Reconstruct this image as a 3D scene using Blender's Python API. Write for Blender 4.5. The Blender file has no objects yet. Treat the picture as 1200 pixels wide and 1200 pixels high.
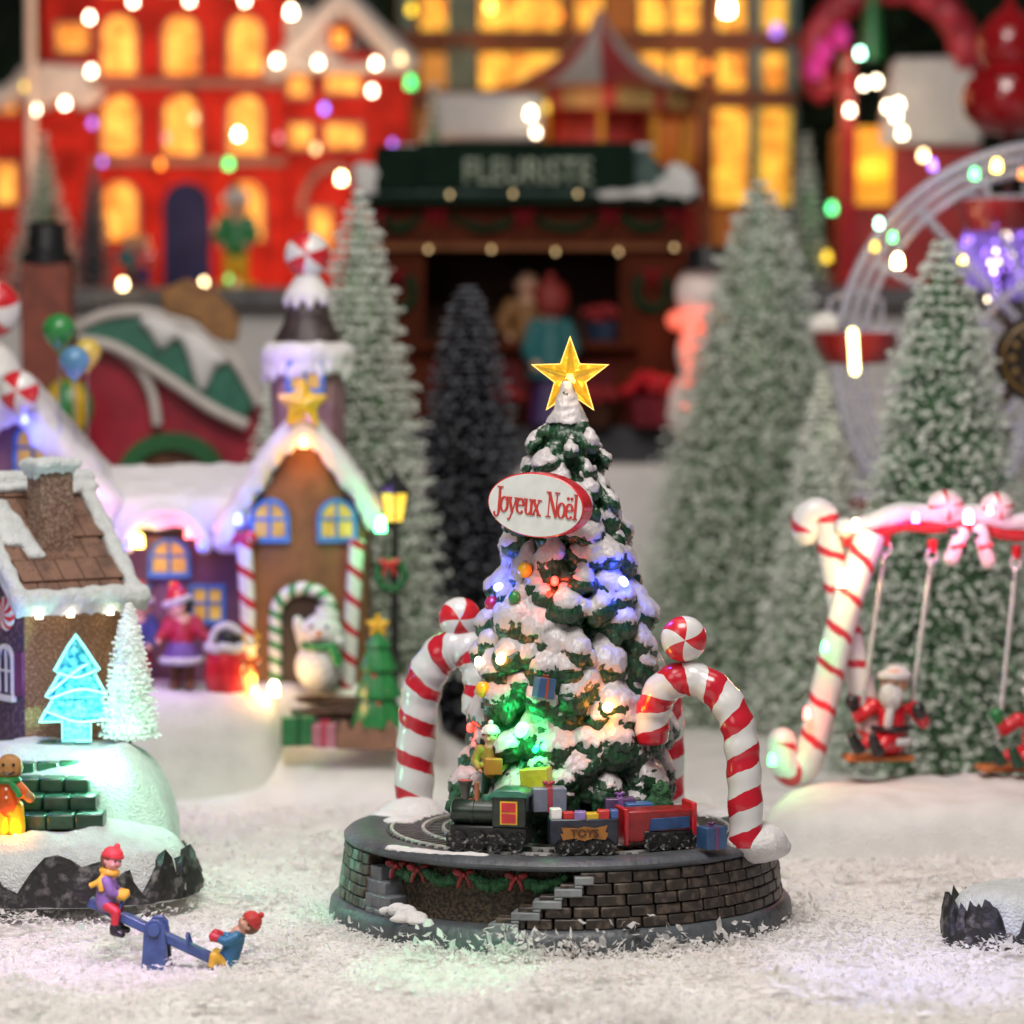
import bpy, bmesh, math, random
from mathutils import Vector, Matrix, Euler, noise
R = random.Random(7)
PI = math.pi
scene = bpy.context.scene
COL = scene.collection
# ---------------------------------------------------------------- camera geometry (1 unit = 10 cm)
F = 3600.0; CY = -9.33; CZ = 1.70; PITCH = math.atan(180/3600)
def at(px, py, Y):
    cp, sp = math.cos(PITCH), math.sin(PITCH)
    u, v = (px-600)/F, (600-py)/F
    d = Vector((u, cp+v*sp, -sp+v*cp))
    return Vector((0, CY, CZ)) + d*((Y-CY)/d.y)
def sc(Y): return (Y-CY)/F
# ---------------------------------------------------------------- materials
MATS = {}
def new_mat(name):
    m = bpy.data.materials.new(name); m.use_nodes = True
    return m, m.node_tree, m.node_tree.nodes['Principled BSDF']
def mat(name, col, rough=.5, var=.12, scale=12, bump=.0, bscale=60, spec=.5, coat=0, emit=None, es=0, metal=0, trans=0, sss=0, alpha=1, dirt=None, sample=True):
    if name in MATS: return MATS[name]
    m, nt, p = new_mat(name); N, L = nt.nodes, nt.links
    tc = N.new('ShaderNodeTexCoord'); nz = N.new('ShaderNodeTexNoise'); nz.inputs['Scale'].default_value = scale; nz.inputs['Detail'].default_value = 4
    L.new(tc.outputs['Object'], nz.inputs['Vector'])
    cr = N.new('ShaderNodeValToRGB')
    lo = tuple(max(0, c*(1-var*1.6)) for c in col); hi = tuple(min(1, c*(1+var)) for c in col)
    cr.color_ramp.elements[0].position = .3; cr.color_ramp.elements[0].color = (*(dirt or lo), 1)
    cr.color_ramp.elements[1].position = .6; cr.color_ramp.elements[1].color = (*hi, 1)
    L.new(nz.outputs['Fac'], cr.inputs['Fac']); L.new(cr.outputs['Color'], p.inputs['Base Color'])
    p.inputs['Roughness'].default_value = rough; p.inputs['Specular IOR Level'].default_value = spec
    p.inputs['Metallic'].default_value = metal; p.inputs['Coat Weight'].default_value = coat; p.inputs['Coat Roughness'].default_value = .12
    p.inputs['Transmission Weight'].default_value = trans
    if sss:
        p.inputs['Subsurface Weight'].default_value = sss; p.inputs['Subsurface Scale'].default_value = .03; p.inputs['Subsurface Radius'].default_value = (1, .9, .8)
    if bump:
        b = N.new('ShaderNodeBump'); b.inputs['Strength'].default_value = bump; b.inputs['Distance'].default_value = .02
        n2 = N.new('ShaderNodeTexNoise'); n2.inputs['Scale'].default_value = bscale; n2.inputs['Detail'].default_value = 5
        L.new(tc.outputs['Object'], n2.inputs['Vector']); L.new(n2.outputs['Fac'], b.inputs['Height']); L.new(b.outputs['Normal'], p.inputs['Normal'])
    if emit:
        p.inputs['Emission Color'].default_value = (*emit, 1); p.inputs['Emission Strength'].default_value = es
        if not sample: m.cycles.emission_sampling = 'NONE'
    MATS[name] = m
    return m
def candy(name, c1, c2, period, turns, frac, rough=.25, bump=False):
    """spiral stripes wound round a tube: u = angle, v = length in px"""
    if name in MATS: return MATS[name]
    m, nt, p = new_mat(name); N, L = nt.nodes, nt.links
    uv = N.new('ShaderNodeTexCoord'); sx = N.new('ShaderNodeSeparateXYZ'); L.new(uv.outputs['UV'], sx.inputs[0])
    a = N.new('ShaderNodeMath'); a.operation = 'MULTIPLY'; a.inputs[1].default_value = turns; L.new(sx.outputs['X'], a.inputs[0])
    b = N.new('ShaderNodeMath'); b.operation = 'MULTIPLY_ADD'; b.inputs[1].default_value = 1/period; L.new(sx.outputs['Y'], b.inputs[0]); L.new(a.outputs[0], b.inputs[2])
    nz = N.new('ShaderNodeTexNoise'); nz.inputs['Scale'].default_value = 14; L.new(uv.outputs['Object'], nz.inputs['Vector'])
    w = N.new('ShaderNodeMath'); w.operation = 'MULTIPLY_ADD'; w.inputs[1].default_value = .24; L.new(nz.outputs['Fac'], w.inputs[0]); L.new(b.outputs[0], w.inputs[2])
    fr = N.new('ShaderNodeMath'); fr.operation = 'FRACT'; L.new(w.outputs[0], fr.inputs[0])
    lt = N.new('ShaderNodeMath'); lt.operation = 'LESS_THAN'; lt.inputs[1].default_value = frac; L.new(fr.outputs[0], lt.inputs[0])
    n3 = N.new('ShaderNodeTexNoise'); n3.inputs['Scale'].default_value = 25; L.new(uv.outputs['Object'], n3.inputs['Vector'])
    mxa = N.new('ShaderNodeMix'); mxa.data_type = 'RGBA'; mxa.inputs['A'].default_value = (*c1, 1); mxa.inputs['B'].default_value = (*[c*.86 for c in c1], 1); L.new(n3.outputs['Fac'], mxa.inputs['Factor'])
    mx = N.new('ShaderNodeMix'); mx.data_type = 'RGBA'; mx.inputs['B'].default_value = (*c2, 1); L.new(mxa.outputs['Result'], mx.inputs['A']); L.new(lt.outputs[0], mx.inputs['Factor'])
    L.new(mx.outputs['Result'], p.inputs['Base Color']); p.inputs['Roughness'].default_value = rough
    p.inputs['Coat Weight'].default_value = .4; p.inputs['Coat Roughness'].default_value = .15
    if bump:
        bp = N.new('ShaderNodeBump'); bp.inputs['Strength'].default_value = .6; bp.inputs['Distance'].default_value = .012
        s2 = N.new('ShaderNodeMath'); s2.operation = 'PINGPONG'; s2.inputs[1].default_value = .5; L.new(fr.outputs[0], s2.inputs[0])
        L.new(lt.outputs[0], bp.inputs['Height']); L.new(bp.outputs['Normal'], p.inputs['Normal'])
    MATS[name] = m
    return m
def speckle(name, c1, c2, scale, thr=.5, rough=.6, bump=.4):
    if name in MATS: return MATS[name]
    m, nt, p = new_mat(name); N, L = nt.nodes, nt.links
    tc = N.new('ShaderNodeTexCoord'); nz = N.new('ShaderNodeTexNoise'); nz.inputs['Scale'].default_value = scale; nz.inputs['Detail'].default_value = 3
    L.new(tc.outputs['Object'], nz.inputs['Vector'])
    cr = N.new('ShaderNodeValToRGB'); e = cr.color_ramp.elements
    e[0].position = thr-.06; e[0].color = (*c1, 1); e[1].position = thr+.06; e[1].color = (*c2, 1)
    L.new(nz.outputs['Fac'], cr.inputs['Fac']); L.new(cr.outputs['Color'], p.inputs['Base Color']); p.inputs['Roughness'].default_value = rough
    b = N.new('ShaderNodeBump'); b.inputs['Strength'].default_value = bump; b.inputs['Distance'].default_value = .01
    L.new(nz.outputs['Fac'], b.inputs['Height']); L.new(b.outputs['Normal'], p.inputs['Normal'])
    MATS[name] = m
    return m
def glow(name, col, s, sample=False):
    if name in MATS: return MATS[name]
    m, nt, p = new_mat(name); N, L = nt.nodes, nt.links
    p.inputs['Base Color'].default_value = (*[min(1, .3+.6*c) for c in col], 1); p.inputs['Roughness'].default_value = .3
    lw = N.new('ShaderNodeTexNoise'); lw.inputs['Scale'].default_value = 30
    tc = N.new('ShaderNodeTexCoord'); L.new(tc.outputs['Object'], lw.inputs['Vector'])
    mm = N.new('ShaderNodeMath'); mm.operation = 'MULTIPLY_ADD'; mm.inputs[1].default_value = s*.4; mm.inputs[2].default_value = s*.8; L.new(lw.outputs['Fac'], mm.inputs[0])
    L.new(mm.outputs[0], p.inputs['Emission Strength']); p.inputs['Emission Color'].default_value = (*col, 1)
    if not sample: m.cycles.emission_sampling = 'NONE'
    MATS[name] = m
    return m
def litwin(name, c1, c2, s, scale=7):
    """a lit window: uneven warm glow from the lamp behind it"""
    if name in MATS: return MATS[name]
    m, nt, p = new_mat(name); N, L = nt.nodes, nt.links
    tc = N.new('ShaderNodeTexCoord'); nz = N.new('ShaderNodeTexNoise'); nz.inputs['Scale'].default_value = scale; L.new(tc.outputs['Object'], nz.inputs['Vector'])
    cr = N.new('ShaderNodeValToRGB'); e = cr.color_ramp.elements; e[0].position = .3; e[0].color = (*c1, 1); e[1].position = .7; e[1].color = (*c2, 1)
    L.new(nz.outputs['Fac'], cr.inputs['Fac']); L.new(cr.outputs['Color'], p.inputs['Emission Color']); L.new(cr.outputs['Color'], p.inputs['Base Color'])
    p.inputs['Emission Strength'].default_value = s; m.cycles.emission_sampling = 'NONE'
    MATS[name] = m
    return m
# ---------------------------------------------------------------- mesh builder (coordinates in photo pixels: x right, y away, z up)
def curve(pts, k=6):
    P = [Vector(p) for p in pts]; out = []
    for i in range(len(P)-1):
        p0 = P[max(i-1, 0)]; p1 = P[i]; p2 = P[i+1]; p3 = P[min(i+2, len(P)-1)]
        for j in range(k):
            t = j/k
            out.append(.5*((2*p1)+(p2-p0)*t+(2*p0-5*p1+4*p2-p3)*t*t+(3*p1-p0-3*p2+p3)*t**3))
    out.append(P[-1]); return out
class MB:
    def __init__(s): s.v = []; s.f = []; s.m = []; s.uv = []; s.X = Matrix.Identity(4)
    def add(s, vs, fs, mi=0, uvs=None):
        o = len(s.v); s.v += [s.X @ Vector(v) for v in vs]
        for i, f in enumerate(fs):
            s.f.append(tuple(o+k for k in f)); s.m.append(mi[i] if isinstance(mi, list) else mi); s.uv.append(uvs[i] if uvs else None)
        return s
    def box(s, c, d, mi=0, rz=0, rot=None, taper=1, ty=None):
        x, y, z = d[0]/2, d[1]/2, d[2]/2; M = rot or Matrix.Rotation(rz, 3, 'Z'); c = Vector(c); ty = taper if ty is None else ty
        vs = [c + M @ Vector((a*x*(taper if k > 0 else 1), b*y*(ty if k > 0 else 1), k*z)) for k in (-1, 1) for b in (-1, 1) for a in (-1, 1)]
        return s.add(vs, [(0, 2, 3, 1), (4, 5, 7, 6), (0, 1, 5, 4), (1, 3, 7, 5), (3, 2, 6, 7), (2, 0, 4, 6)], mi)
    def b2(s, x0, x1, y0, y1, z0, z1, mi=0): return s.box(((x0+x1)/2, (y0+y1)/2, (z0+z1)/2), (x1-x0, y1-y0, z1-z0), mi)
    def ball(s, c, r, n=16, m=10, rot=None, mi=0, axis='Z', mif=None):
        if not isinstance(r, (tuple, list)): r = (r, r, r)
        M = rot or Matrix.Identity(3); c = Vector(c); vs = []; fs = []; ms = []
        A = {'Z': lambda a, b, k: (a, b, k), 'Y': lambda a, b, k: (a, -k, b)}[axis]
        for j in range(m+1):
            th = PI*j/m
            for i in range(n):
                ph = 2*PI*i/n; p = A(math.sin(th)*math.cos(ph), math.sin(th)*math.sin(ph), math.cos(th))
                vs.append(c + M @ Vector((p[0]*r[0], p[1]*r[1], p[2]*r[2])))
        for j in range(m):
            for i in range(n):
                a, b = j*n+i, j*n+(i+1) % n
                if j == 0: fs.append((a, b+n, a+n)[::1])
                elif j == m-1: fs.append((a, b, a+n))
                else: fs.append((a, b, b+n, a+n))
                ms.append(mif(i, j) if mif else mi)
        fs = [f[::-1] for f in fs]
        return s.add(vs, fs, ms)
    def lathe(s, prof, n=32, c=(0, 0, 0), mi=0, mif=None, wob=None, a0=0, a1=2*PI):
        c = Vector(c); vs = []; fs = []; ms = []; full = abs(a1-a0-2*PI) < 1e-6; nn = n if full else n+1
        for (r, z) in prof:
            for i in range(nn):
                a = a0+(a1-a0)*i/n; k = wob(a, z) if wob else 1
                vs.append(c+Vector((r*k*math.sin(a), -r*k*math.cos(a), z)))
        for j in range(len(prof)-1):
            for i in range(n):
                b = (i+1) % nn
                fs.append((j*nn+i, j*nn+b, (j+1)*nn+b, (j+1)*nn+i)); ms.append(mif(i, j) if mif else mi)
        if full:
            if prof[0][0] > 1e-4: fs.append(tuple(range(nn))[::-1]); ms.append(mif(0, 0) if mif else mi)
            if prof[-1][0] > 1e-4: fs.append(tuple((len(prof)-1)*nn+i for i in range(nn))); ms.append(mif(0, len(prof)-2) if mif else mi)
        return s.add(vs, fs, ms)
    def tube(s, pts, r, n=12, mi=0, closed=False, cap=True, u0=0):
        P = [Vector(p) for p in pts]; K = len(P); rr = r if isinstance(r, list) else [r]*K; vs = []; fs = []; uvs = []
        T = []
        for i in range(K):
            a = P[(i-1) % K] if closed else P[max(i-1, 0)]; b = P[(i+1) % K] if closed else P[min(i+1, K-1)]
            T.append((b-a).normalized())
        up = Vector((0, -1, 0)) if abs(T[0].y) < .9 else Vector((0, 0, 1))
        nrm = (up-T[0]*up.dot(T[0])).normalized(); ln = [0.0]
        for i in range(K):
            if i: ln.append(ln[-1]+(P[i]-P[i-1]).length)
            nrm = (nrm-T[i]*nrm.dot(T[i])).normalized(); bi = T[i].cross(nrm)
            for j in range(n):
                a = 2*PI*j/n; vs.append(P[i]+(nrm*math.cos(a)+bi*math.sin(a))*rr[i])
        for i in range(K if closed else K-1):
            i2 = (i+1) % K; l2 = ln[i2] if i2 else ln[i]+(P[0]-P[i]).length
            for j in range(n):
                j2 = (j+1) % n; fs.append((i*n+j, i*n+j2, i2*n+j2, i2*n+j))
                uvs.append([(u0+j/n, ln[i]), (u0+(j+1)/n, ln[i]), (u0+(j+1)/n, l2), (u0+j/n, l2)])
        if cap and not closed:
            fs += [tuple(range(n))[::-1], tuple((K-1)*n+j for j in range(n))]; uvs += [[(.2, ln[0])]*n, [(.2, ln[-1])]*n]
        return s.add(vs, fs, mi, uvs)
    def cap(s, a, b, ra, rb, n=12, mi=0):
        """tapered capsule"""
        a, b = Vector(a), Vector(b); s.tube([a, b], [ra, rb], n, mi); s.ball(a, ra, n, 8, mi=mi); s.ball(b, rb, n, 8, mi=mi); return s
    def prism(s, pts, y0, y1, mi=0, scale1=1, side=None):
        """outline (x, z), counter-clockwise seen from the front, extruded from y0 (front) to y1"""
        n = len(pts); cx = sum(p[0] for p in pts)/n; cz = sum(p[1] for p in pts)/n
        vs = [(cx+(p[0]-cx)*scale1, y0, cz+(p[1]-cz)*scale1) for p in pts]+[(p[0], y1, p[1]) for p in pts]
        fs = [tuple(range(n)), tuple(range(n, 2*n))[::-1]]+[(i, n+i, n+(i+1) % n, (i+1) % n) for i in range(n)]
        ar = sum(pts[i][0]*pts[(i+1) % n][1]-pts[(i+1) % n][0]*pts[i][1] for i in range(n))
        if ar < 0: fs = [f[::-1] for f in fs]
        return s.add(vs, fs, [mi, mi]+[mi if side is None else side]*n)
    def plate(s, pts, z0, z1, mi=0):
        n = len(pts); vs = [(p[0], p[1], z0) for p in pts]+[(p[0], p[1], z1) for p in pts]
        return s.add(vs, [tuple(range(n))[::-1], tuple(range(n, 2*n))]+[(i, (i+1) % n, n+(i+1) % n, n+i) for i in range(n)], mi)
    def band(s, outer, inner, y0, y1, mi=0, closed=False):
        """flat frame between two outlines (x, z) of the same count"""
        n = len(outer); vs = []
        for y in (y0, y1):
            vs += [(p[0], y, p[1]) for p in outer]+[(p[0], y, p[1]) for p in inner]
        fs = []; k = 2*n
        for i in range(n if closed else n-1):
            j = (i+1) % n
            fs += [(i, n+i, n+j, j)[::-1], (k+i, k+j, k+n+j, k+n+i)[::-1], (i, j, k+j, k+i)[::-1], (n+i, k+n+i, k+n+j, n+j)[::-1]]
        if not closed:
            fs += [(0, k, k+n, n), (n-1, 2*n-1, k+2*n-1, k+n-1)]
        return s.add(vs, fs, mi)
def arch(w, h, n=10, x=0, z=0):
    """outline of a round-headed opening, bottom at z"""
    r = w/2; p = [(x+r, z)]
    for i in range(n+1):
        a = PI*i/n; p.append((x+r*math.cos(a), z+h-r+r*math.sin(a)))
    p.append((x-r, z)); return p
def starpts(R_, r_, n=5, rot=0, x=0, z=0):
    return [(x+(R_ if i % 2 == 0 else r_)*math.sin(rot+i*PI/n), z+(R_ if i % 2 == 0 else r_)*math.cos(rot+i*PI/n)) for i in range(2*n)]
def to_obj(name, mb, mats, s, smooth=40, bevel=0, seg=2):
    me = bpy.data.meshes.new(name); me.from_pydata([tuple(v*s) for v in mb.v], [], mb.f)
    mats = mats if isinstance(mats, (list, tuple)) else [mats]
    for m in mats: me.materials.append(m)
    if any(mb.m): me.polygons.foreach_set('material_index', mb.m)
    if any(u is not None for u in mb.uv):
        l = me.uv_layers.new(name='UVMap'); flat = []
        for f, u in zip(mb.f, mb.uv):
            for k in range(len(f)): flat += u[k] if u else (0, 0)
        l.data.foreach_set('uv', flat)
    me.validate(clean_customdata=False)
    bm = bmesh.new(); bm.from_mesh(me); bmesh.ops.recalc_face_normals(bm, faces=bm.faces) if len(bm.faces) < 60000 else None; bm.to_mesh(me); bm.free()
    if smooth:
        me.polygons.foreach_set('use_smooth', [True]*len(me.polygons))
        if smooth < 180: me.set_sharp_from_angle(angle=math.radians(smooth))
    o = bpy.data.objects.new(name, me); COL.objects.link(o)
    if bevel:
        b = o.modifiers.new('bevel', 'BEVEL'); b.width = bevel*s; b.segments = seg; b.limit_method = 'ANGLE'; b.angle_limit = math.radians(35)
        if smooth: b.harden_normals = False
    return o
def fuse(mb, vox, sm=4, fac=.5, jit=0):
    """one continuous skin over overlapping shapes"""
    me = bpy.data.meshes.new('t'); me.from_pydata([tuple(v) for v in mb.v], [], mb.f); o = bpy.data.objects.new('t', me); COL.objects.link(o)
    bm = bmesh.new(); bm.from_mesh(me); bmesh.ops.recalc_face_normals(bm, faces=bm.faces); bm.to_mesh(me); bm.free()
    r = o.modifiers.new('r', 'REMESH'); r.mode = 'VOXEL'; r.voxel_size = vox
    if sm: q = o.modifiers.new('s', 'SMOOTH'); q.iterations = sm; q.factor = fac
    dg = bpy.context.evaluated_depsgraph_get(); ev = o.evaluated_get(dg); m2 = ev.to_mesh()
    out = MB(); out.v = [v.co.copy() for v in m2.vertices]; out.f = [tuple(p.vertices) for p in m2.polygons]; out.m = [0]*len(out.f); out.uv = [None]*len(out.f)
    ev.to_mesh_clear(); bpy.data.objects.remove(o); bpy.data.meshes.remove(me)
    if jit:
        for v in out.v: v += noise.noise_vector(v*(1/jit[1]))*jit[0]
    return out
def tag(o, label=None, cat=None, group=None, kind=None):
    if label: o['label'] = label
    if cat: o['category'] = cat
    if group: o['group'] = group
    if kind: o['kind'] = kind
    return o
class Th:
    """a thing: an Empty at its base, parts in its own pixel frame"""
    def __init__(s, name, label, cat, px=0, py=0, Y=0, group=None, yaw=0, loc=None, roll=0, s_=None, kind=None):
        s.o = bpy.data.objects.new(name, None); COL.objects.link(s.o); s.o.empty_display_size = .05
        s.o.location = loc if loc is not None else at(px, py, Y); s.s = s_ or sc(Y); s.o.rotation_euler = (0, roll, yaw)
        tag(s.o, label, cat, group, kind)
    def p(s, name, mb, mats, parent=None, label=None, bevel=0, smooth=40, seg=2):
        q = to_obj(name, mb, mats, s.s, smooth, bevel, seg); q.parent = parent or s.o
        if label: q['label'] = label
        return q
def solo(name, label, cat, px, py, Y, mb, mats, group=None, yaw=0, bevel=0, smooth=40, loc=None, roll=0, kind=None, s_=None):
    o = to_obj(name, mb, mats, s_ or sc(Y), smooth, bevel); o.location = loc if loc is not None else at(px, py, Y); o.rotation_euler = (0, roll, yaw)
    return tag(o, label, cat, group, kind)
def lamp(loc, col, e, parent=None, rad=.012, name='lamp_glow'):
    l = bpy.data.lights.new(name, 'POINT'); l.color = col; l.energy = e; l.shadow_soft_size = rad
    o = bpy.data.objects.new(name, l); COL.objects.link(o); o.location = loc
    return o
def text_mb(txt, size, depth=1.0, width=1.0):
    cu = bpy.data.curves.new('t', 'FONT'); cu.body = txt; cu.size = size; cu.extrude = depth; cu.align_x = 'CENTER'; cu.align_y = 'CENTER'; cu.offset = size*.012
    o = bpy.data.objects.new('t', cu); COL.objects.link(o); dg = bpy.context.evaluated_depsgraph_get(); me = bpy.data.meshes.new_from_object(o.evaluated_get(dg))
    mb = MB(); mb.add([(v.co.x*width, -v.co.z, v.co.y) for v in me.vertices], [tuple(p.vertices) for p in me.polygons])
    bpy.data.objects.remove(o); bpy.data.meshes.remove(me); return mb
def candyball(mb, c, r, n=36, m=14, sect=6, swirl=.35, squash=.8, flip=0):
    n = max(n, sect*4)//sect*sect; m = 20; c = Vector(c); vs = []; fs = []; ms = []
    for j in range(m+1):
        th = PI*j/m
        for i in range(n): a = 2*PI*i/n+swirl*2.2*math.sin(th*.5)**2+.3*flip; vs.append(c+Vector((r*math.sin(th)*math.cos(a), -r*squash*math.cos(th), r*math.sin(th)*math.sin(a))))
    for j in range(m):
        for i in range(n):
            b = (i+1) % n; fs.append((j*n+i, j*n+b, (j+1)*n+b) if j == m-1 and False else ((j*n+i, (j+1)*n+b, (j+1)*n+i) if j == 0 else ((j*n+i, j*n+b, (j+1)*n+i) if j == m-1 else (j*n+i, j*n+b, (j+1)*n+b, (j+1)*n+i)))); ms.append((i*sect//n+flip) % 2)
    mb.add(vs, fs, ms)
def ledmesh(s, ln=1.5):
    mb = MB(); mb.lathe([(0, s*ln+s*.6), (s*.55, s*ln+s*.4), (s*.9, s*ln-s*.2), (s, 0), (s, -s*ln*.5), (0, -s*ln*.5)][::-1], 10); return mb
# common colours
WHITE = (.80, .79, .77)
m_snow = mat('painted_snow', (.68, .66, .65), .55, .05, 20, .35, 90, .35, sss=.15)
m_gloss_white = mat('gloss_white', (.70, .68, .66), .25, .05, 20, coat=.4)
m_red = mat('gloss_red', (.55, .015, .025), .28, .15, 25, coat=.4)
m_candy_red = mat('candy_red', (.58, .02, .03), .25, .12, 25, coat=.4)
m_green = mat('paint_green', (.02, .20, .05), .35, .2, 25, coat=.2)
m_dkgreen = mat('dark_green', (.008, .045, .02), .4, .25, 25, coat=.1)
m_gold = mat('gold_paint', (.75, .42, .02), .3, .12, 25, coat=.3)
m_brown = mat('brown_wood', (.16, .06, .025), .5, .25, 18, .3, 60)
m_dkbrown = mat('dark_brown', (.035, .018, .012), .5, .25, 18, .2, 60)
m_black = mat('black_paint', (.012, .012, .013), .35, .3, 25, coat=.1)
m_skin = mat('painted_skin', (.62, .34, .22), .45, .06, 30)
m_blue = mat('paint_blue', (.03, .12, .38), .35, .15, 25, coat=.2)
m_purple = mat('paint_purple', (.17, .10, .30), .45, .15, 25)
m_grey = mat('resin_grey', (.068, .076, .084), .42, .22, 14, .3, 50, .5)
m_silver = mat('dull_silver', (.42, .42, .42), .35, .15, 25, metal=.7)
# ================================================================ setting
def sstep(x, a, b):
    t = max(0, min(1, (x-a)/(b-a))); return t*t*(3-2*t)
def hz(x, y):
    kb = sstep(math.hypot(x-.148, y), .6, 1.5)
    n = (noise.noise(Vector((x*1.1, y*1.1, 3)))*.03+noise.noise(Vector((x*4, y*4, 9)))*.012)*(.15+.85*kb)
    h = n
    h = max(h, h+.23*sstep(y, 2.15, 2.5)*sstep(-x, .18, .5))
    h = max(h, (.80+n)*sstep(y, 4.25, 4.55)*sstep(-x, .35, .7))
    h = max(h, (1.135+n*.3)*sstep(y, 6.45, 6.8))
    h = max(h, (2.10+n*.3)*sstep(y, 8.75, 8.88))
    return h
mb = MB(); nx, ny = 150, 300
xs = [-5.5+11*i/nx for i in range(nx+1)]; ys = [-4.5+18*j/ny for j in range(ny+1)]
mb.add([(x, y, hz(x, y)) for y in ys for x in xs], [(j*(nx+1)+i, j*(nx+1)+i+1, (j+1)*(nx+1)+i+1, (j+1)*(nx+1)+i) for j in range(ny) for i in range(nx)])
m_blanket = mat('snow_blanket', (.80, .77, .74), .8, .06, 5, .5, 140, .2, sss=.1)
ground = to_obj('snow_ground', mb, m_blanket, 1, 180); tag(ground, kind='structure')
# loose plastic flakes
m, nt, p = new_mat('plastic_flake'); N, L = nt.nodes, nt.links
p.inputs['Base Color'].default_value = (.86, .84, .82, 1); p.inputs['Roughness'].default_value = .38; p.inputs['Specular IOR Level'].default_value = .5
tr = N.new('ShaderNodeBsdfTranslucent'); tr.inputs['Color'].default_value = (.88, .86, .84, 1); mx = N.new('ShaderNodeMixShader'); mx.inputs[0].default_value = .6
tcn = N.new('ShaderNodeTexCoord'); nz = N.new('ShaderNodeTexNoise'); nz.inputs['Scale'].default_value = 3; L.new(tcn.outputs['Object'], nz.inputs['Vector'])
cr = N.new('ShaderNodeValToRGB'); cr.color_ramp.elements[0].color = (.86, .84, .82, 1); cr.color_ramp.elements[1].color = (.94, .93, .92, 1); L.new(nz.outputs['Fac'], cr.inputs[0]); L.new(cr.outputs[0], p.inputs['Base Color'])
L.new(p.outputs[0], mx.inputs[1]); L.new(tr.outputs[0], mx.inputs[2]); L.new(mx.outputs[0], N['Material Output'].inputs[0]); m_flake = m
mb = MB(); OX = .148
def flake(x, y, z, s, up=.5):
    d = Vector((R.uniform(-1, 1), R.uniform(-1, 1), R.uniform(-.3, up))).normalized(); flat = up < 1
    w = d.cross(Vector((R.uniform(-1, 1)*(.5 if flat else 1), R.uniform(-1, 1)*(.5 if flat else 1), R.uniform(.7, 1.3) if flat else R.uniform(-1, 1)))).normalized(); nn = d.cross(w)
    l = s*R.uniform(.6, 1.6); b = s*R.uniform(.14, .5); c = Vector((x, y, z))
    q = [c-d*l*.5+w*b*R.uniform(-.3, .3), c-d*l*.15-w*b*R.uniform(.5, 1)+nn*b*.3, c+d*l*.25-w*b*R.uniform(.2, .9)-nn*b*.2, c+d*l*.6+w*b*R.uniform(-.4, .4)+nn*b*R.uniform(-.5, .5), c+d*l*.2+w*b*R.uniform(.3, 1)-nn*b*.2, c-d*l*.2+w*b*R.uniform(.3, 1)+nn*b*.35]
    mb.add(q, [(0, 1, 5), (1, 2, 4, 5), (2, 3, 4)])
n = 0
while n < 70000:
    y = -1.9+4.1*R.random()**1.25; D = y-CY; x = R.uniform(-.19, .19)*D*1.12
    r = math.hypot(x-OX, y)
    if r < .69: continue
    if y > 1.9 and R.random() < (y-1.9)/.5: continue
    clump = noise.noise(Vector((x*2.6, y*2.6, 1)))+.5*noise.noise(Vector((x*7, y*7, 5)))
    z = hz(x, y)+.006+max(0, clump*.10)*(.12+.88*sstep(r, .75, 1.3))+R.random()*.018
    flake(x, y, z, R.uniform(.008, .026)*(.75+1.1*max(0, clump))*(1.7 if R.random() < .08 else 1), .35); n += 1
for i in range(2200):
    a = R.uniform(-1.75, 1.75); r = R.uniform(.690, .80); flake(OX+r*math.sin(a), -r*math.cos(a), R.random()*(.05 if R.random() < .2 else .022), R.uniform(.010, .028), .9)
for (cx, cy, k) in ((-.24, -.735, 120), (.02, -.76, 260), (.20, -.74, 120), (.42, -.68, 160), (.63, -.6, 90), (-.05, -.73, 60)):
    for i in range(k*2//3): flake(cx+R.gauss(0, .05), cy+R.gauss(0, .012), .01+abs(R.gauss(0, .036)), R.uniform(.012, .036), 2 if i % 4 == 0 else .9)
fl = to_obj('snow_flakes', mb, m_flake, 1, 0); tag(fl, kind='stuff')
# street slabs on the upper terrace
mb = MB()
for (x0, x1) in ((-3.2, -1.3), (-1.28, .2), (.22, 1.5), (1.52, 3.4)):
    mb.b2(x0, x1, 8.72, 9.25, 2.0, 2.118)
m_street = mat('street_stone', (.13, .125, .13), .7, .2, 6, .3, 20)
o = to_obj('street_pavement', mb, m_street, 1, 30, .015); tag(o, kind='structure')
# dark evergreen mass behind the whole display
mb = MB(); mb.b2(-7, 7, 15.5, 15.7, -1, 9)
o = to_obj('backdrop', mb, mat('backdrop_dark', (.012, .022, .012), .9, .5, 2), 1, 0); tag(o, kind='structure')
mb = MB()
for i in range(9000):
    x = R.uniform(-4.6, 4.6); y = R.uniform(13.6, 15.3); z = R.uniform(1.5, 5.5)
    if noise.noise(Vector((x*1.2, y, z*1.2))) < -.05: continue
    d = Vector((R.uniform(-1, 1), R.uniform(-1, .2), R.uniform(-.9, .3))).normalized()*R.uniform(.12, .3); w = d.cross(Vector((R.random(), R.random(), R.random()))).normalized()*.02
    c = Vector((x, y, z)); mb.add([c-w, c+w, c+d*.6+w*.8, c+d, c+d*.6-w*.8], [(0, 1, 2, 3, 4)])
o = to_obj('fir_foliage', mb, mat('fir_needles', (.02, .055, .02), .6, .5, 4), 1, 0); tag(o, kind='stuff')

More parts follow.
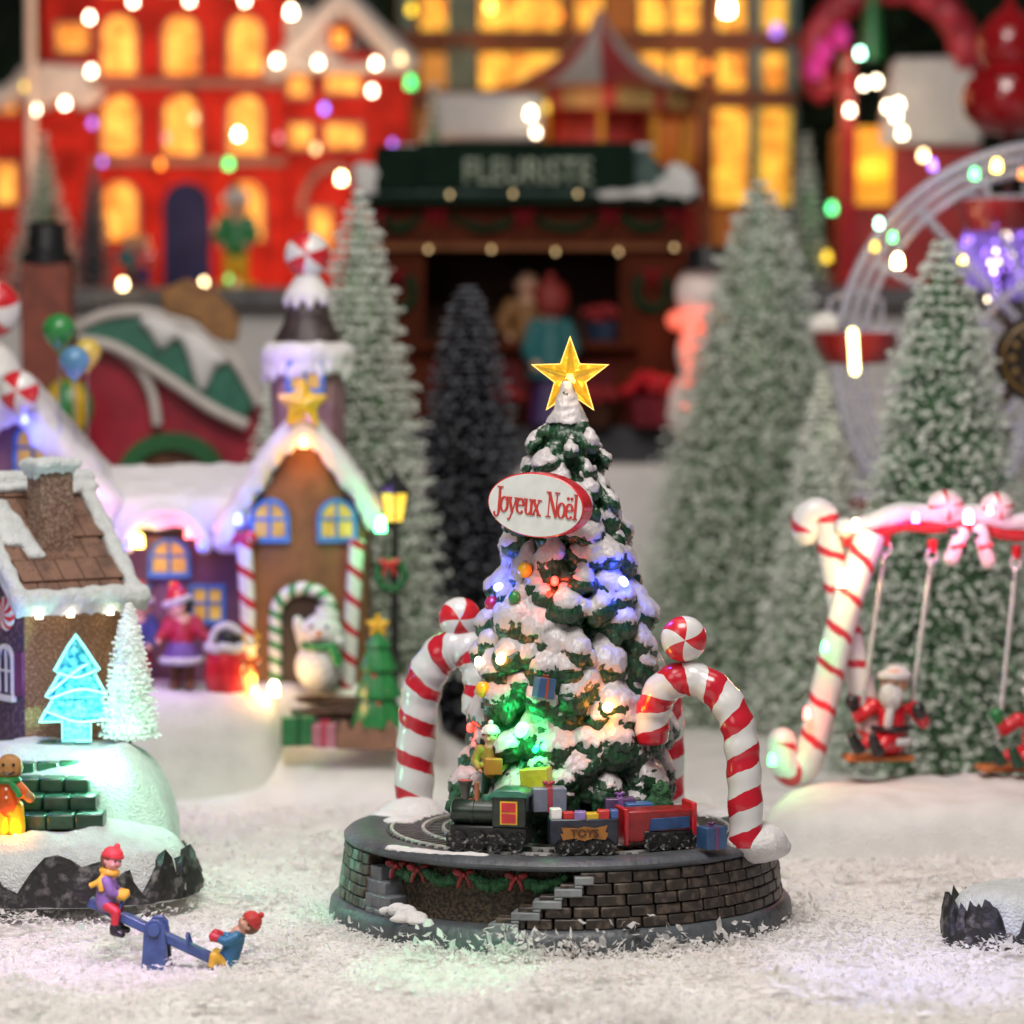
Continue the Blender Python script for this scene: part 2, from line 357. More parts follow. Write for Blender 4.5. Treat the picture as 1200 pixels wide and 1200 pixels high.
# ================================================================ bottle-brush trees
def brush_mats(key, g0, g1, flock):
    return [mat(key+'_bristle', g0, .8, .35, 9, dirt=g1), mat(key+'_flock', flock, .85, .1, 9), mat(key+'_wire', (.1, .08, .06), .6)]
def brush(name, label, px, py, Y, H, Rm, mats, lev=7.0, dens=1.0, flock=.8, droop=.12, w=1.7, seed=1, base='wood', group='bottle-brush trees in the snow', fl=(2.2, 4.6), prof=.92, core=.45):
    rr = random.Random(seed); t = Th(name, label, 'tree', px, py, Y, group); mb = MB()
    z = H*.05; lv = 0
    while z < H*.995:
        f = z/H; r = Rm*((1-f)**prof)*(1-.0*f); r *= min(1, .75+f*4) ; r = max(r, 3)
        r *= (1.06 if lv % 2 else .92)+.03*math.sin(lv*1.9)
        nb = int((8+r*.95)*dens); ph = rr.random()*6
        for i in range(nb):
            a = ph+2*PI*i/nb+rr.uniform(-.04, .04)*3; zz = z+rr.uniform(-.22, .22)*lev; q = r*rr.uniform(.84, 1.07)
            dz = -droop*q*rr.uniform(.6, 1.5)+q*.04; ca, sa = math.cos(a), math.sin(a)
            p0 = Vector((ca*q*.08, sa*q*.08, zz)); p1 = Vector((ca*q*.6, sa*q*.6, zz+dz*.35)); p2 = Vector((ca*q, sa*q, zz+dz))
            k = Vector((-sa, ca, rr.uniform(-1, 1))).normalized()*w*rr.uniform(.7, 1.3)
            mb.add([p0-k, p0+k, p1+k, p1-k, p2], [(0, 1, 2, 3), (3, 2, 4)], 0)
            nfl = 1 if rr.random() < flock else 0
            if rr.random() < flock-1: nfl = 2
            for c_ in range(nfl):
                tt = rr.uniform(.72, 1.02); c = p0.lerp(p2, tt); e = rr.uniform(*fl); mb.add([c+Vector((e, 0, 0)), c+Vector((-e, 0, 0)), c+Vector((0, e, 0)), c+Vector((0, -e, 0)), c+Vector((0, 0, e*.8)), c+Vector((0, 0, -e*.8))],
                    [(0, 2, 4), (2, 1, 4), (1, 3, 4), (3, 0, 4), (2, 0, 5), (1, 2, 5), (3, 1, 5), (0, 3, 5)], 1)
        z += lev; lv += 1
    if core: mb.lathe([(max(1, core*Rm*((1-f_/12)**prof)*min(1, .75+f_/3)), H*(.05+.93*f_/12)) for f_ in range(13)], 16)
    t.p('crown', mb, mats[:2], smooth=0)
    t.p('trunk', MB().tube([(0, 0, 0), (0, 0, H*.5), (0, 0, H*.97)], [Rm*.06, Rm*.04, 1.2], 8), mats[2])
    if base: t.p('tree_stand', MB().lathe([(Rm*.34, 0), (Rm*.34, H*.03), (Rm*.30, H*.05), (0, H*.05)], 24), m_brown)
    return t
sage = brush_mats('sage', (.30, .40, .27), (.10, .17, .09), (.82, .84, .78))
sage2 = brush_mats('green_sage', (.16, .29, .16), (.04, .10, .05), (.78, .80, .73))
dark = brush_mats('navy', (.016, .02, .03), (.008, .01, .015), (.17, .175, .20))
frost = brush_mats('frost', (.55, .62, .56), (.45, .55, .48), (.72, .76, .72))
def gz(px, Y, dz=0): # photo row of the blanket at this column and depth
    x = (px-600)/F*(Y-CY); z = hz(x, Y)+dz
    lo, hi = 0, 1300
    for _ in range(40):
        mid = (lo+hi)/2
        if at(px, mid, Y).z > z: lo = mid
        else: hi = mid
    return lo
def brush_top(name, label, px, ytop, Y, Rm, mats, **k):
    b = gz(px, Y); return brush(name, label, px, b, Y, b-ytop, Rm, mats, **k)
brush_top('bottle_brush_tree', 'frosted pale green brush tree behind the gingerbread house tower', 422, 222, 4.0, 118, sage, seed=3, flock=.75, fl=(1.5, 3.6), w=.85, lev=11, prof=.62, dens=2.8)
brush_top('bottle_brush_tree', 'tall frosted pale green brush tree between the kiosk and the wheel', 889, 208, 5.2, 182, sage, seed=5, flock=.75, fl=(1.6, 3.8), w=.85, lev=11, prof=.64, droop=.25, dens=2.6)
brush_top('bottle_brush_tree', 'wide snow flecked green brush tree right behind the candy cane swing', 1102, 268, 3.3, 152, sage2, seed=8, flock=.6, prof=.62, droop=.25, fl=(1.8, 4.6), dens=2.4, w=.9, lev=12)
brush_top('bottle_brush_tree', 'slim black brush tree standing in front of the florist kiosk', 549, 330, 4.3, 100, dark, seed=11, flock=.5, prof=.5, fl=(1.6, 3.4), dens=1.9, w=2.2)
brush_top('bottle_brush_tree', 'low frosted green brush tree half hidden beside the tall pale one', 962, 430, 4.6, 100, sage, seed=13, flock=1.1, prof=.8, droop=.3)
brush_top('bottle_brush_tree', 'grey green brush tree seen between the red dome and the tower', 318, 440, 4.9, 48, sage, seed=14, flock=.9)
brush('bottle_brush_tree', 'small grey brush tree in front of the red hotel, behind the brick chimney', 52, 338, 9.1, 178, 52, sage2, seed=17, lev=8, flock=.7)
brush('bottle_brush_tree', 'thin dark brush tree beside the hotel, hung with pale baubles', 110, 338, 9.15, 142, 30, dark, seed=19, lev=8, flock=.8)
brush('bottle_brush_tree', 'grey blue brush tree standing above the florist kiosk roof', 508, 340, 9.0, 240, 45, sage2, seed=23, lev=9, flock=.7)
brush('bottle_brush_tree', 'small teal brush tree behind the tall pale tree, below amber windows', 945, 340, 9.0, 190, 30, sage2, seed=29, lev=9, flock=.6)
# ================================================================ the lit tree ornament
S0 = sc(0); rad = math.radians
def O(x, y, z): return Vector((OX+x*S0, y*S0, z*S0))
def pol(r, a, z=0): a = rad(a); return Vector((r*math.sin(a), -r*math.cos(a), z))
B = Th('figurine_base', 'round grey stone plinth with dark brickwork and a railway on top', 'base', loc=(OX, 0, 0), s_=S0)
B.p('plinth_ring', MB().lathe([(240, -14), (272, -14), (273, 8), (271, 22), (266, 28), (262, 29.5), (244, 29.5)], 128), m_grey)
m_brick = speckle('dark_brick', (.030, .023, .018), (.095, .07, .052), 34, .55, .45, .35)
m_moss = speckle('mossy_stone', (.075, .10, .09), (.15, .19, .17), 30, .5, .45, .5)
m_mortar = mat('dark_mortar', (.012, .012, .012), .6, .3, 30)
m_plaster = speckle('speckled_plaster', (.025, .018, .011), (.085, .06, .036), 90, .5, .75, .8)
mb = MB(); mb.lathe([(252, 28), (242, 92), (236, 93)], 128, mi=0, a0=rad(5), a1=rad(298))
mb.lathe([(226, 28), (226, 93)], 40, a0=rad(-66), a1=rad(8))
for (aa, rr_) in ((-63, 0), (4.5, 0)):
    for z0, z1 in ((28, 100),):
        mb.add([pol(222, aa, 28), pol(252, aa, 28), pol(242, aa, 93), pol(222, aa, 93)], [(0, 1, 2, 3)])
B.p('wall_core', mb, m_mortar)
B.p('plaster_wall', MB().lathe([(236, 28), (231, 60), (231, 92)], 48, a0=rad(-62), a1=rad(4)), m_plaster, label='speckled brown plaster wall in the recess between the stairs')
def brickrow(mb, z0, z1, a0, a1, w, out=0, mi=0):
    a = a0; g = .26
    while a < a1-1:
        b = min(a+w*R.uniform(.9, 1.1), a1); r0 = 262-(z0-28)*.14+out; r1 = 262-(z1-28)*.14+out; d = R.uniform(-1, 1.2)
        vs = [pol(r0-22, a+g, z0), pol(r0-22, b-g, z0), pol(r0+d, b-g, z0), pol(r0+d, a+g, z0), pol(r1-22, a+g, z1), pol(r1-22, b-g, z1), pol(r1+d, b-g, z1), pol(r1+d, a+g, z1)]
        mb.add(vs, [(0, 1, 2, 3), (4, 7, 6, 5), (0, 4, 5, 1), (3, 2, 6, 7), (1, 5, 6, 2), (0, 3, 7, 4)], mi); a = b
mb = MB(); ml = MB()
for k, st in enumerate((-17.2, -11.6, -6.4, -1.2, 3.8)):
    z0 = 30+k*12.6; brickrow(mb, z0, z0+11.7, st, 300, 7.2, (-2 if st == 0 else 0))
    brickrow(ml, z0, z0+11.7, -128, -59-k*1.9, 6.4)
B.p('brick_wall', mb, m_brick, bevel=1.6, smooth=40)
B.p('stone_wall', ml, m_moss, bevel=1.6, label='grey green mossy stone blocks beside the stair')
def wobl(a, z): return 1+.004*noise.noise(Vector((math.sin(a)*6, math.cos(a)*6, z*.05)))
B.p('ledge', MB().lathe([(205, 92), (252, 93), (255, 96), (255, 99), (251, 103), (240, 105), (212, 104), (206, 101)], 128, wob=wobl), m_grey)
mb = MB()
for k in range(4):
    zt = 80-k*15; a0, a1 = -63+k*1.6, -55+k*3.1
    for j in range(3):
        b0 = a0+(a1-a0)*j/3; b1 = a0+(a1-a0)*(j+1)/3; ro = 252+k*4.0
        mb.add([pol(226, b0, 28), pol(226, b1, 28), pol(ro, b1, 28), pol(ro, b0, 28), pol(226, b0, zt), pol(226, b1, zt), pol(ro, b1, zt), pol(ro, b0, zt)], [(0, 1, 2, 3), (4, 7, 6, 5), (0, 4, 5, 1), (3, 2, 6, 7), (1, 5, 6, 2), (0, 3, 7, 4)])
B.p('stair', mb, mat('stair_grey', (.13, .135, .15), .35, .2, 14, .2, 50), bevel=1.8)
mb = MB()
zz = [94, 82, 69, 56, 43, 30]; aa = [5.5, 2.6, -2.4, -7.6, -12.8, -18.4]
def seg(a0, a1, z0, z1, r0, r1):
    n = 1
    for j in range(n):
        b0 = a0+(a1-a0)*j/n; b1 = a0+(a1-a0)*(j+1)/n
        mb.add([pol(r0, b0, z0), pol(r0, b1, z0), pol(r1, b1, z0), pol(r1, b0, z0), pol(r0, b0, z1), pol(r0, b1, z1), pol(r1, b1, z1), pol(r1, b0, z1)], [(0, 1, 2, 3), (4, 7, 6, 5), (0, 4, 5, 1), (3, 2, 6, 7), (1, 5, 6, 2), (0, 3, 7, 4)])
for k in range(5):
    z = zz[k+1]; seg(aa[k+1], aa[k]+.02*k+1.8, z-3, z+6, 234, 266-(z-28)*.12)      # tread
    if k < 5: seg(aa[k+1]-.0, aa[k+1]+2.0, (zz[k+2] if k < 4 else 29)+6.02, z-3.02, 234, 265.5-(z-28)*.12)  # riser
B.p('stepped_coping', mb, mat('coping_grey', (.19, .205, .21), .4, .2, 14, .2, 50), bevel=1.4)
m_garland = mat('garland_green', (.02, .10, .035), .6, .35, 60, .6, 200)
def garland(mb, p0, p1, sag, r, n=26, out=3):
    """lumpy swag between two points"""
    p0, p1 = Vector(p0), Vector(p1)
    for i in range(n):
        t = i/(n-1); p = p0.lerp(p1, t)-Vector((0, 0, sag*4*t*(1-t))); mb.ball(p+Vector((R.gauss(0, .8), R.gauss(0, .8), R.gauss(0, .8))), r*R.uniform(.6, 1.1)*(.6+1.6*t*(1-t)), 7, 5)
        for q in range(3):
            d = Vector((R.gauss(0, 1), -abs(R.gauss(0, 1)), R.gauss(0, 1))).normalized(); w = d.cross(Vector((.3, .2, .9))).normalized()*r*.18
            mb.add([p-w, p+w, p+d*r*1.7], [(0, 1, 2)])
def bow(mb, c, s, mi=0):
    c = Vector(c)
    for k in (-1, 1):
        mb.ball(c+Vector((k*s*.55, 0, s*.15)), (s*.6, s*.28, s*.38), 10, 7, Matrix.Rotation(-k*.35, 3, 'Y'), mi)
        mb.tube([c+Vector((k*s*.1, -s*.1, 0)), c+Vector((k*s*.45, -s*.1, -s*.6)), c+Vector((k*s*.6, 0, -s*1.25))], [s*.18, s*.22, s*.16], 8, mi)
    mb.ball(c+Vector((0, -s*.2, 0)), s*.28, 8, 6, mi=mi)
ang = [-52, -42, -27, -12.5, .0]
for k in range(4):
    mb = MB(); garland(mb, pol(239, ang[k], 88), pol(239, ang[k+1], 88-(4 if k == 3 else 0)), 15 if k < 3 else 12, 7.5); B.p('garland', mb, m_garland, smooth=60)
for k in range(4):
    mb = MB(); bow(mb, pol(243, (ang[k]+(1.5 if k == 0 else 0)), 84), 11.5); B.p('bow', mb, mat('bow_wine', (.20, .008, .012), .45, .25, 30))
# rails
B.p('track_bed', MB().lathe([(120, 91), (206, 91), (206, 99.5), (203, 100.5), (120, 100.5)], 96), mat('track_black', (.018, .018, .02), .4, .3, 30, .2))
m_rail = mat('rail_grey', (.55, .53, .50), .3, .2, 40, metal=.3)
mb = MB()
for r_ in (199, 162, 138): mb.lathe([(r_-2.6, 100), (r_-1.8, 105.5), (r_+1.8, 105.5), (r_+2.6, 100)], 120)
B.p('rail', mb, m_rail)
mb = MB()
for k in range(84):
    a = k*360/84; M = Matrix.Rotation(rad(a), 3, 'Z'); mb.box(pol(180, a, 102), (5.4, 50, 4), rot=M)
    if k % 2 == 0: mb.box(pol(150, a, 101.5), (4.5, 20, 3), rot=M)
B.p('sleepers', mb, mat('sleeper_dark', (.075, .07, .065), .5, .25, 40), bevel=.6)
# snow heaped on the base
def lump(pts, vox=3.0, sm=5, jit=(1.2, 14)):
    q = MB()
    for c, r_ in pts: q.ball(c, r_, 18, 12)
    return fuse(q, vox, sm, .5, jit)
mb = lump([(pol(196, -a, 103), (22, 18, 8+4*math.sin(a))) for a in range(104, 160, 7)]+[((-178, 128, 103), (42, 36, 18)), ((-205, 100, 101), (25, 22, 9)), ((-150, 150, 103), (34, 25, 12))])
B.p('snow_patch', mb, m_snow, label='white snow round the foot of the cane')
B.p('snow_patch', lump([((222, -126, 106), (35, 34, 24)), ((230, -122, 100), (32, 30, 16)), ((206, -138, 106), (20, 20, 11))]), m_snow)
B.p('snow_patch', lump([((120, 165, 103), (50, 34, 12)), ((165, 140, 103), (34, 34, 9)), ((85, 190, 103), (40, 26, 11)), ((190, 105, 102), (26, 30, 7))]), m_snow)
B.p('snow_patch', lump([(pol(244-2*abs(k), -51+k*3.4, 103), (12, 11, 4.5)) for k in range(9)]), m_snow, label='thin white snow strip along the ledge rim')
B.p('snow_patch', lump([(pol(258, -49+k*3.2, 38-abs(k-1)*3), (14, 5, 12-3*abs(k-2))) for k in range(4)]+[(pol(262, -42, 30), (20, 8, 5)), (pol(262, -38, 29), (14, 7, 4))], 2.2, 8, (.6, 20)), m_snow, label='white snow drift at the stair foot')
B.p('snow_bed', lump([((8, 0, 98), (132, 126, 14))], 5), m_snow)
# ---- tree
TX = 8
def trad(z): # branch radius at height z
    P = [(112, 112), (130, 124), (160, 122), (226, 113), (316, 104), (376, 93), (440, 76), (500, 62), (536, 47), (562, 46), (585, 32), (602, 18), (622, 8)]
    for (a, b), (c, d) in zip(P, P[1:]):
        if z <= c: return b+(d-b)*(z-a)/(c-a) if z > a else b
    return 6
rr = random.Random(42); core = MB(); tips = []
core.lathe([(trad(z)*.50, z) for z in range(98, 560, 12)]+[(26, 566), (18, 590), (11, 610), (7, 624), (0, 628)], 28, c=(TX, 0, 0))
zl = 128.0; ga = 0.0; cap_ = MB()
while zl < 566:
    r = trad(zl+8); ga += 2.39996+rr.uniform(-.22, .22); d = Vector((math.sin(ga), -math.cos(ga), 0)); big = rr.uniform(.72, 1.3)
    wv = max(9.0, (r*.22+4)*big); q = r*rr.uniform(.84, 1.05); zz = zl+rr.uniform(-6, 6); s_ = d.cross(Vector((0, 0, 1))); up = Vector((0, 0, 1))
    tip = d*q+Vector((TX, 0, zz-wv*rr.uniform(.2, .8))); mid = d*q*.55+Vector((TX, 0, zz+wv*.7))
    M = (tip-mid).to_track_quat('X', 'Z').to_matrix(); n_ = M@Vector((0, 0, 1))
    core.ball(tip-d*wv*.45, (wv*1.05, wv*.95, wv*.7), 14, 10, M); core.ball(mid, (q*.42, wv*.7, wv*.6), 14, 10, M)
    for k in range(rr.randint(1, 3)):
        e_ = wv*rr.uniform(.28, .45); core.ball(tip+s_*wv*rr.uniform(-.8, .8)-d*wv*rr.uniform(0, .6)-up*wv*rr.uniform(.3, .7), (e_, e_, e_*1.2), 10, 8)
    k1 = rr.uniform(.66, 1.0)
    cap_.ball(tip-d*wv*.40+n_*wv*.34, (wv*1.0*k1, wv*.92*k1, wv*.52), 16, 10, M); cap_.ball(tip.lerp(mid, .45)+n_*wv*.38, (q*.24, wv*.5*k1, wv*.30), 14, 10, M)
    for k in range(rr.randint(1, 3)): # drips and lobes of snow over the branch tip
        o_ = rr.uniform(-.75, .75); cap_.ball(tip+s_*wv*o_-d*wv*.12-up*wv*rr.uniform(.0, .34), (wv*.34, wv*.34, wv*rr.uniform(.34, .5)), 10, 8)
    if rr.random() < .55:
        o_ = rr.choice((-.85, .85)); core.ball(tip+s_*wv*o_-d*wv*.5, (wv*.55, wv*.55, wv*.42), 12, 8, M); cap_.ball(tip+s_*wv*o_-d*wv*.42+up*wv*.24, (wv*.52, wv*.5, wv*.34), 12, 8, M)
    tips.append((tip, d, wv)); zl += 27.0/(r*.16+1.5)*rr.uniform(.8, 1.2)*1.12
cap_.lathe([(0, 634), (5, 630), (10, 616), (17, 598), (25, 582), (24, 578), (10, 590), (0, 600)], 20, c=(TX, 0, 0))
crown = fuse(core, 2.3, 2, .5); snow_ = fuse(cap_, 2.1, 3, .5)
for v in crown.v:
    if v.z < 600: v += noise.noise_vector(v*.07)*2.2+noise.noise_vector(v*.25)*1.4
for v in snow_.v: v += noise.noise_vector(v*.055)*2.4+noise.noise_vector(v*.14)*1.5+noise.noise_vector(v*.4)*.6
m, nt, p = new_mat('snowy_branch'); N, L = nt.nodes, nt.links
tc = N.new('ShaderNodeTexCoord'); ge = N.new('ShaderNodeNewGeometry'); sx = N.new('ShaderNodeSeparateXYZ'); L.new(ge.outputs['Normal'], sx.inputs[0])
mp = N.new('ShaderNodeMapping'); mp.inputs['Scale'].default_value = (1, 1, .3); L.new(tc.outputs['Object'], mp.inputs['Vector'])
def nnoise(scale, vec, det=3):
    q = N.new('ShaderNodeTexNoise'); q.inputs['Scale'].default_value = scale; q.inputs['Detail'].default_value = det; L.new(vec, q.inputs['Vector']); return q.outputs['Fac']
def mth(op, a, b, c=None):
    q = N.new('ShaderNodeMath'); q.operation = op
    for i, x in enumerate((a, b, c)):
        if x is None: continue
        if isinstance(x, (int, float)): q.inputs[i].default_value = x
        else: L.new(x, q.inputs[i])
    return q.outputs[0]
streak = nnoise(42, mp.outputs[0]); low = nnoise(7, tc.outputs['Object']); fine = nnoise(120, mp.outputs[0])
cz = N.new('ShaderNodeSeparateXYZ'); L.new(tc.outputs['Object'], cz.inputs[0])
v = mth('MULTIPLY_ADD', sx.outputs['Z'], .95, mth('MULTIPLY_ADD', streak, 1.15, mth('MULTIPLY_ADD', low, 1.45, -1.62)))
v = mth('MULTIPLY_ADD', fine, .5, mth('ADD', v, -.25))
v = mth('MULTIPLY_ADD', ge.outputs['Pointiness'], 3.2, mth('ADD', v, -1.6))
av = N.new('ShaderNodeAttribute'); av.attribute_name = 'bulge'; v = mth('MULTIPLY_ADD', av.outputs['Fac'], .62, mth('ADD', v, -.06))
v = mth('ADD', v, mth('MULTIPLY_ADD', cz.outputs['Z'], .34, -.36))
ramp = N.new('ShaderNodeValToRGB'); e = ramp.color_ramp.elements; e[0].position = .02; e[0].color = (0, 0, 0, 1); e[1].position = .09; e[1].color = (1, 1, 1, 1); L.new(v, ramp.inputs[0])
gr = N.new('ShaderNodeValToRGB'); e = gr.color_ramp.elements; e[0].position = .3; e[0].color = (.004, .018, .008, 1); e[1].position = .7; e[1].color = (.02, .085, .035, 1); L.new(fine, gr.inputs[0])
sn = N.new('ShaderNodeMix'); sn.data_type = 'RGBA'; sn.inputs['A'].default_value = (.45, .415, .42, 1); sn.inputs['B'].default_value = (.55, .515, .52, 1); L.new(low, sn.inputs['Factor'])
mx = N.new('ShaderNodeMix'); mx.data_type = 'RGBA'; L.new(ramp.outputs[0], mx.inputs['Factor']); L.new(gr.outputs[0], mx.inputs['A']); L.new(sn.outputs['Result'], mx.inputs['B']); L.new(mx.outputs['Result'], p.inputs['Base Color'])
p.inputs['Roughness'].default_value = .38; p.inputs['Coat Weight'].default_value = .15; p.inputs['Coat Roughness'].default_value = .25
bp = N.new('ShaderNodeBump'); bp.inputs['Strength'].default_value = .55; bp.inputs['Distance'].default_value = .012
L.new(mth('ADD', mth('MULTIPLY', ramp.outputs[0], 1.0), mth('MULTIPLY', fine, .5)), bp.inputs['Height']); L.new(bp.outputs[0], p.inputs['Normal'])
m_branch = m
T = Th('christmas_tree', 'snow laden sculpted evergreen with coloured lights on the round plinth', 'christmas tree', loc=(OX, 0, 0), s_=S0)
cr_o = T.p('crown', crown, m_branch, smooth=180); sn_o = T.p('snow', snow_, m_branch, smooth=180)
for o_, src, val in ((cr_o, crown, lambda v: -.72 if v.z > 300 else -.72+.5*(300-v.z)/190), (sn_o, snow_, lambda v: 1.15 if v.z > 260 else 1.15-.95*(260-v.z)/150)):
    at_ = o_.data.attributes.new('bulge', 'FLOAT', 'POINT'); at_.data.foreach_set('value', [val(v) for v in src.v])
mb = MB()
for tip, d, wv in tips:
    for i in range(13):
        s_ = d.cross(Vector((0, 0, 1))); o_ = tip+s_*rr.uniform(-1, 1)*wv*.85-d*wv*rr.uniform(.1, 1.1)-Vector((0, 0, wv*rr.uniform(.25, .75)))
        dd = (d*rr.uniform(.1, .8)+s_*rr.uniform(-.6, .6)-Vector((0, 0, 1))).normalized(); ln = rr.uniform(4, 10); w = rr.uniform(.7, 1.4)
        mb.tube([o_-dd*3, o_+dd*ln*.5, o_+dd*ln], [w, w*.8, .15], 5, cap=False)
T.p('needle_fringe', mb, mat('needle_green', (.012, .06, .024), .4, .4, 40, coat=.15))
T.p('trunk', MB().lathe([(30, 88), (26, 118), (20, 130)], 16, c=(TX, 0, 0)), m_dkbrown)
# where things hung on the branches touch the tree
from mathutils.bvhtree import BVHTree
bv_ = BVHTree.FromPolygons([O(*v) for v in crown.v]+[O(*v) for v in snow_.v], [tuple(f) for f in crown.f]+[tuple(k+len(crown.v) for k in f) for f in snow_.f])
def on_tree(px, py, out=3):
    """point on the branch surface there, out px proud of it, and the outward normal"""
    o_ = Vector((0, CY, CZ)); d = (at(px, py, 0)-o_).normalized(); h = bv_.ray_cast(o_, d)
    if h[0] is None: return None, None
    n = h[1] if h[1].dot(d) < 0 else -h[1]
    return h[0]+n*out*S0, n
# ---- star
m_amber, nt, p = new_mat('amber_acrylic'); N, L = nt.nodes, nt.links
p.inputs['Base Color'].default_value = (1, .62, .06, 1); p.inputs['Roughness'].default_value = .08; p.inputs['Transmission Weight'].default_value = .9; p.inputs['IOR'].default_value = 1.45
tc = N.new('ShaderNodeTexCoord'); nz = N.new('ShaderNodeTexNoise'); nz.inputs['Scale'].default_value = 16; L.new(tc.outputs['Object'], nz.inputs['Vector'])
mm = N.new('ShaderNodeMath'); mm.operation = 'MULTIPLY_ADD'; mm.inputs[1].default_value = .55; mm.inputs[2].default_value = -.08; L.new(nz.outputs['Fac'], mm.inputs[0]); L.new(mm.outputs[0], p.inputs['Emission Strength'])
p.inputs['Emission Color'].default_value = (1, .55, .04, 1); m_amber.cycles.emission_sampling = 'NONE'
def facet_star(Ro, Ri, d):
    q = MB(); o_ = starpts(Ro, Ri); vs = [(x, 0, z) for x, z in o_]+[(0, -d, 0), (0, d, 0)]
    fs = []
    for i in range(10): j = (i+1) % 10; fs += [(i, 10, j), (j, 11, i)]
    return q.add(vs, fs)
st = Th('tree_topper', 'glowing amber acrylic star on the tip of the snowy tree', 'star', loc=O(11, 6, 634), s_=S0*1.0, yaw=rad(-6))
st.p('star', facet_star(47, 19, 13), m_amber, smooth=0, bevel=.8)
st.p('edge', MB().band([(x*1.0, z*1.0) for x, z in starpts(48.2, 19.6)], [(x, z) for x, z in starpts(45.6, 18.4)], -1.6, 1.6, closed=True), glow('star_edge', (1, .55, .05), 1.6), smooth=0)
st.p('bulb', MB().ball((0, 0, -4), (4, 4, 7), 12, 8), glow('star_bulb', (1, .72, .25), 9))
lamp(O(11, -16, 634), (1, .6, .15), .10)
# ---- sign
sg = Th('sign', 'oval white sign with red greeting lettering on the snowy tree', 'sign', 628, 592, -.26, yaw=rad(-24), roll=rad(5)); s1 = sg.s
el = [(62*math.cos(2*PI*i/64), 38*math.sin(2*PI*i/64)) for i in range(64)]
sg.p('rim', MB().prism(el, -1, 26), m_candy_red, bevel=1.5)
sg.p('face', MB().prism([(x*.965, z*.96) for x, z in el], -2.4, 2), mat('sign_white', (.66, .69, .66), .45, .05, 20))
lt = MB()
def stroke(pts, ws, k=[0]):
    k[0] += 1; y = -3.6-.012*(k[0] % 20)
    for (x0, z0), (x1, z1), w0, w1 in zip(pts, pts[1:], ws, ws[1:]):
        d = Vector((x1-x0, z1-z0)).normalized(); nx_, nz_ = -d.y, d.x; e = .25
        x0 -= d.x*e; z0 -= d.y*e; x1 += d.x*e; z1 += d.y*e; k[0] += 1; y = -3.6-.011*(k[0] % 37)
        lt.prism([(x0+nx_*w0/2, z0+nz_*w0/2), (x1+nx_*w1/2, z1+nz_*w1/2), (x1-nx_*w1/2, z1-nz_*w1/2), (x0-nx_*w0/2, z0-nz_*w0/2)], y, -2.0)
def arc(cx, cz, rx, rz, a0, a1, wt, wn, n=14):
    pts = []; ws = []
    for i in range(n+1):
        a = rad(a0+(a1-a0)*i/n); pts.append((cx+rx*math.cos(a), cz+rz*math.sin(a))); ws.append(wn+(wt-wn)*abs(math.cos(a)))
    stroke(pts, ws)
TK, TN = 3.0, 1.2; XH = 17; CH = 28
def serif(x, z, w=5.2): stroke([(x-w/2, z), (x+w/2, z)], [TN, TN])
def stem(x, z0, z1): stroke([(x, z0), (x, z1)], [TK, TK])
X = -51
stem(X+5, -1, CH); serif(X+5, CH, 7.5); arc(X+2, -1, 3, 5, 0, -150, 2.2, 1.2); stroke([(X-.9, -3.2), (X-.4, -1.4)], [2.4, 2.0])   # J
X = -39.5; arc(X, XH/2, 4.4, XH/2, 0, 360, TK, TN, 24)                                                          # o
X = -29; stroke([(X-4, XH), (X+.6, 0)], [TK, TK]); stroke([(X+5, XH), (X+.4, 0), (X-2, -7), (X-4.6, -8.4)], [TN, TN, 1.6, 2.4]); serif(X-4, XH, 6); serif(X+5, XH, 5)   # y
X = -18.5; arc(X, XH/2, 4.4, XH/2, 10, 318, TK, TN, 22); stroke([(X-4, XH*.55), (X+4.4, XH*.55)], [TN, TN])     # e
X = -8; stem(X-3, 4, XH); serif(X-4, XH, 4.5); arc(X, 4.4, 3, 4.4, 180, 330, TK*.8, TN); stem(X+4, 0, XH); serif(X+3, XH, 4.5); serif(X+5, 0, 4)   # u
X = 2.5; stroke([(X-4, XH), (X+4, 0)], [TK, TK]); stroke([(X+4, XH), (X-4, 0)], [TN, TN]); serif(X-4, XH); serif(X+4, XH); serif(X-4, 0); serif(X+4, 0)   # x
X = 23.5; stroke([(X-5, 0), (X-5, CH)], [TN, TN]); stroke([(X-5.4, CH), (X+5, 0)], [TK+.4, TK+.4]); stroke([(X+5, 0), (X+5, CH)], [TN, TN]); serif(X-6, CH, 5.5); serif(X+5, CH, 6); serif(X-5, 0, 6)   # N
X = 35; arc(X, XH/2, 4.3, XH/2, 0, 360, TK, TN, 24)
X = 45.2; arc(X, XH/2, 4.2, XH/2, 10, 318, TK, TN, 22); stroke([(X-4, XH*.55), (X+4.2, XH*.55)], [TN, TN])
for q in (-2.3, 2.3): arc(X+q, XH+6, .9, .9, 0, 360, 1.8, 1.8, 8)
X = 53; stem(X, 0, CH); serif(X-1, CH, 4); serif(X, 0, 5.4)
for i, v_ in enumerate(lt.v): v_.z = (v_.z-11)*1.02; v_.x = v_.x*.985-.5
sg.p('lettering', lt, mat('letter_red', (.52, .035, .03), .5, .1, 30), smooth=0)
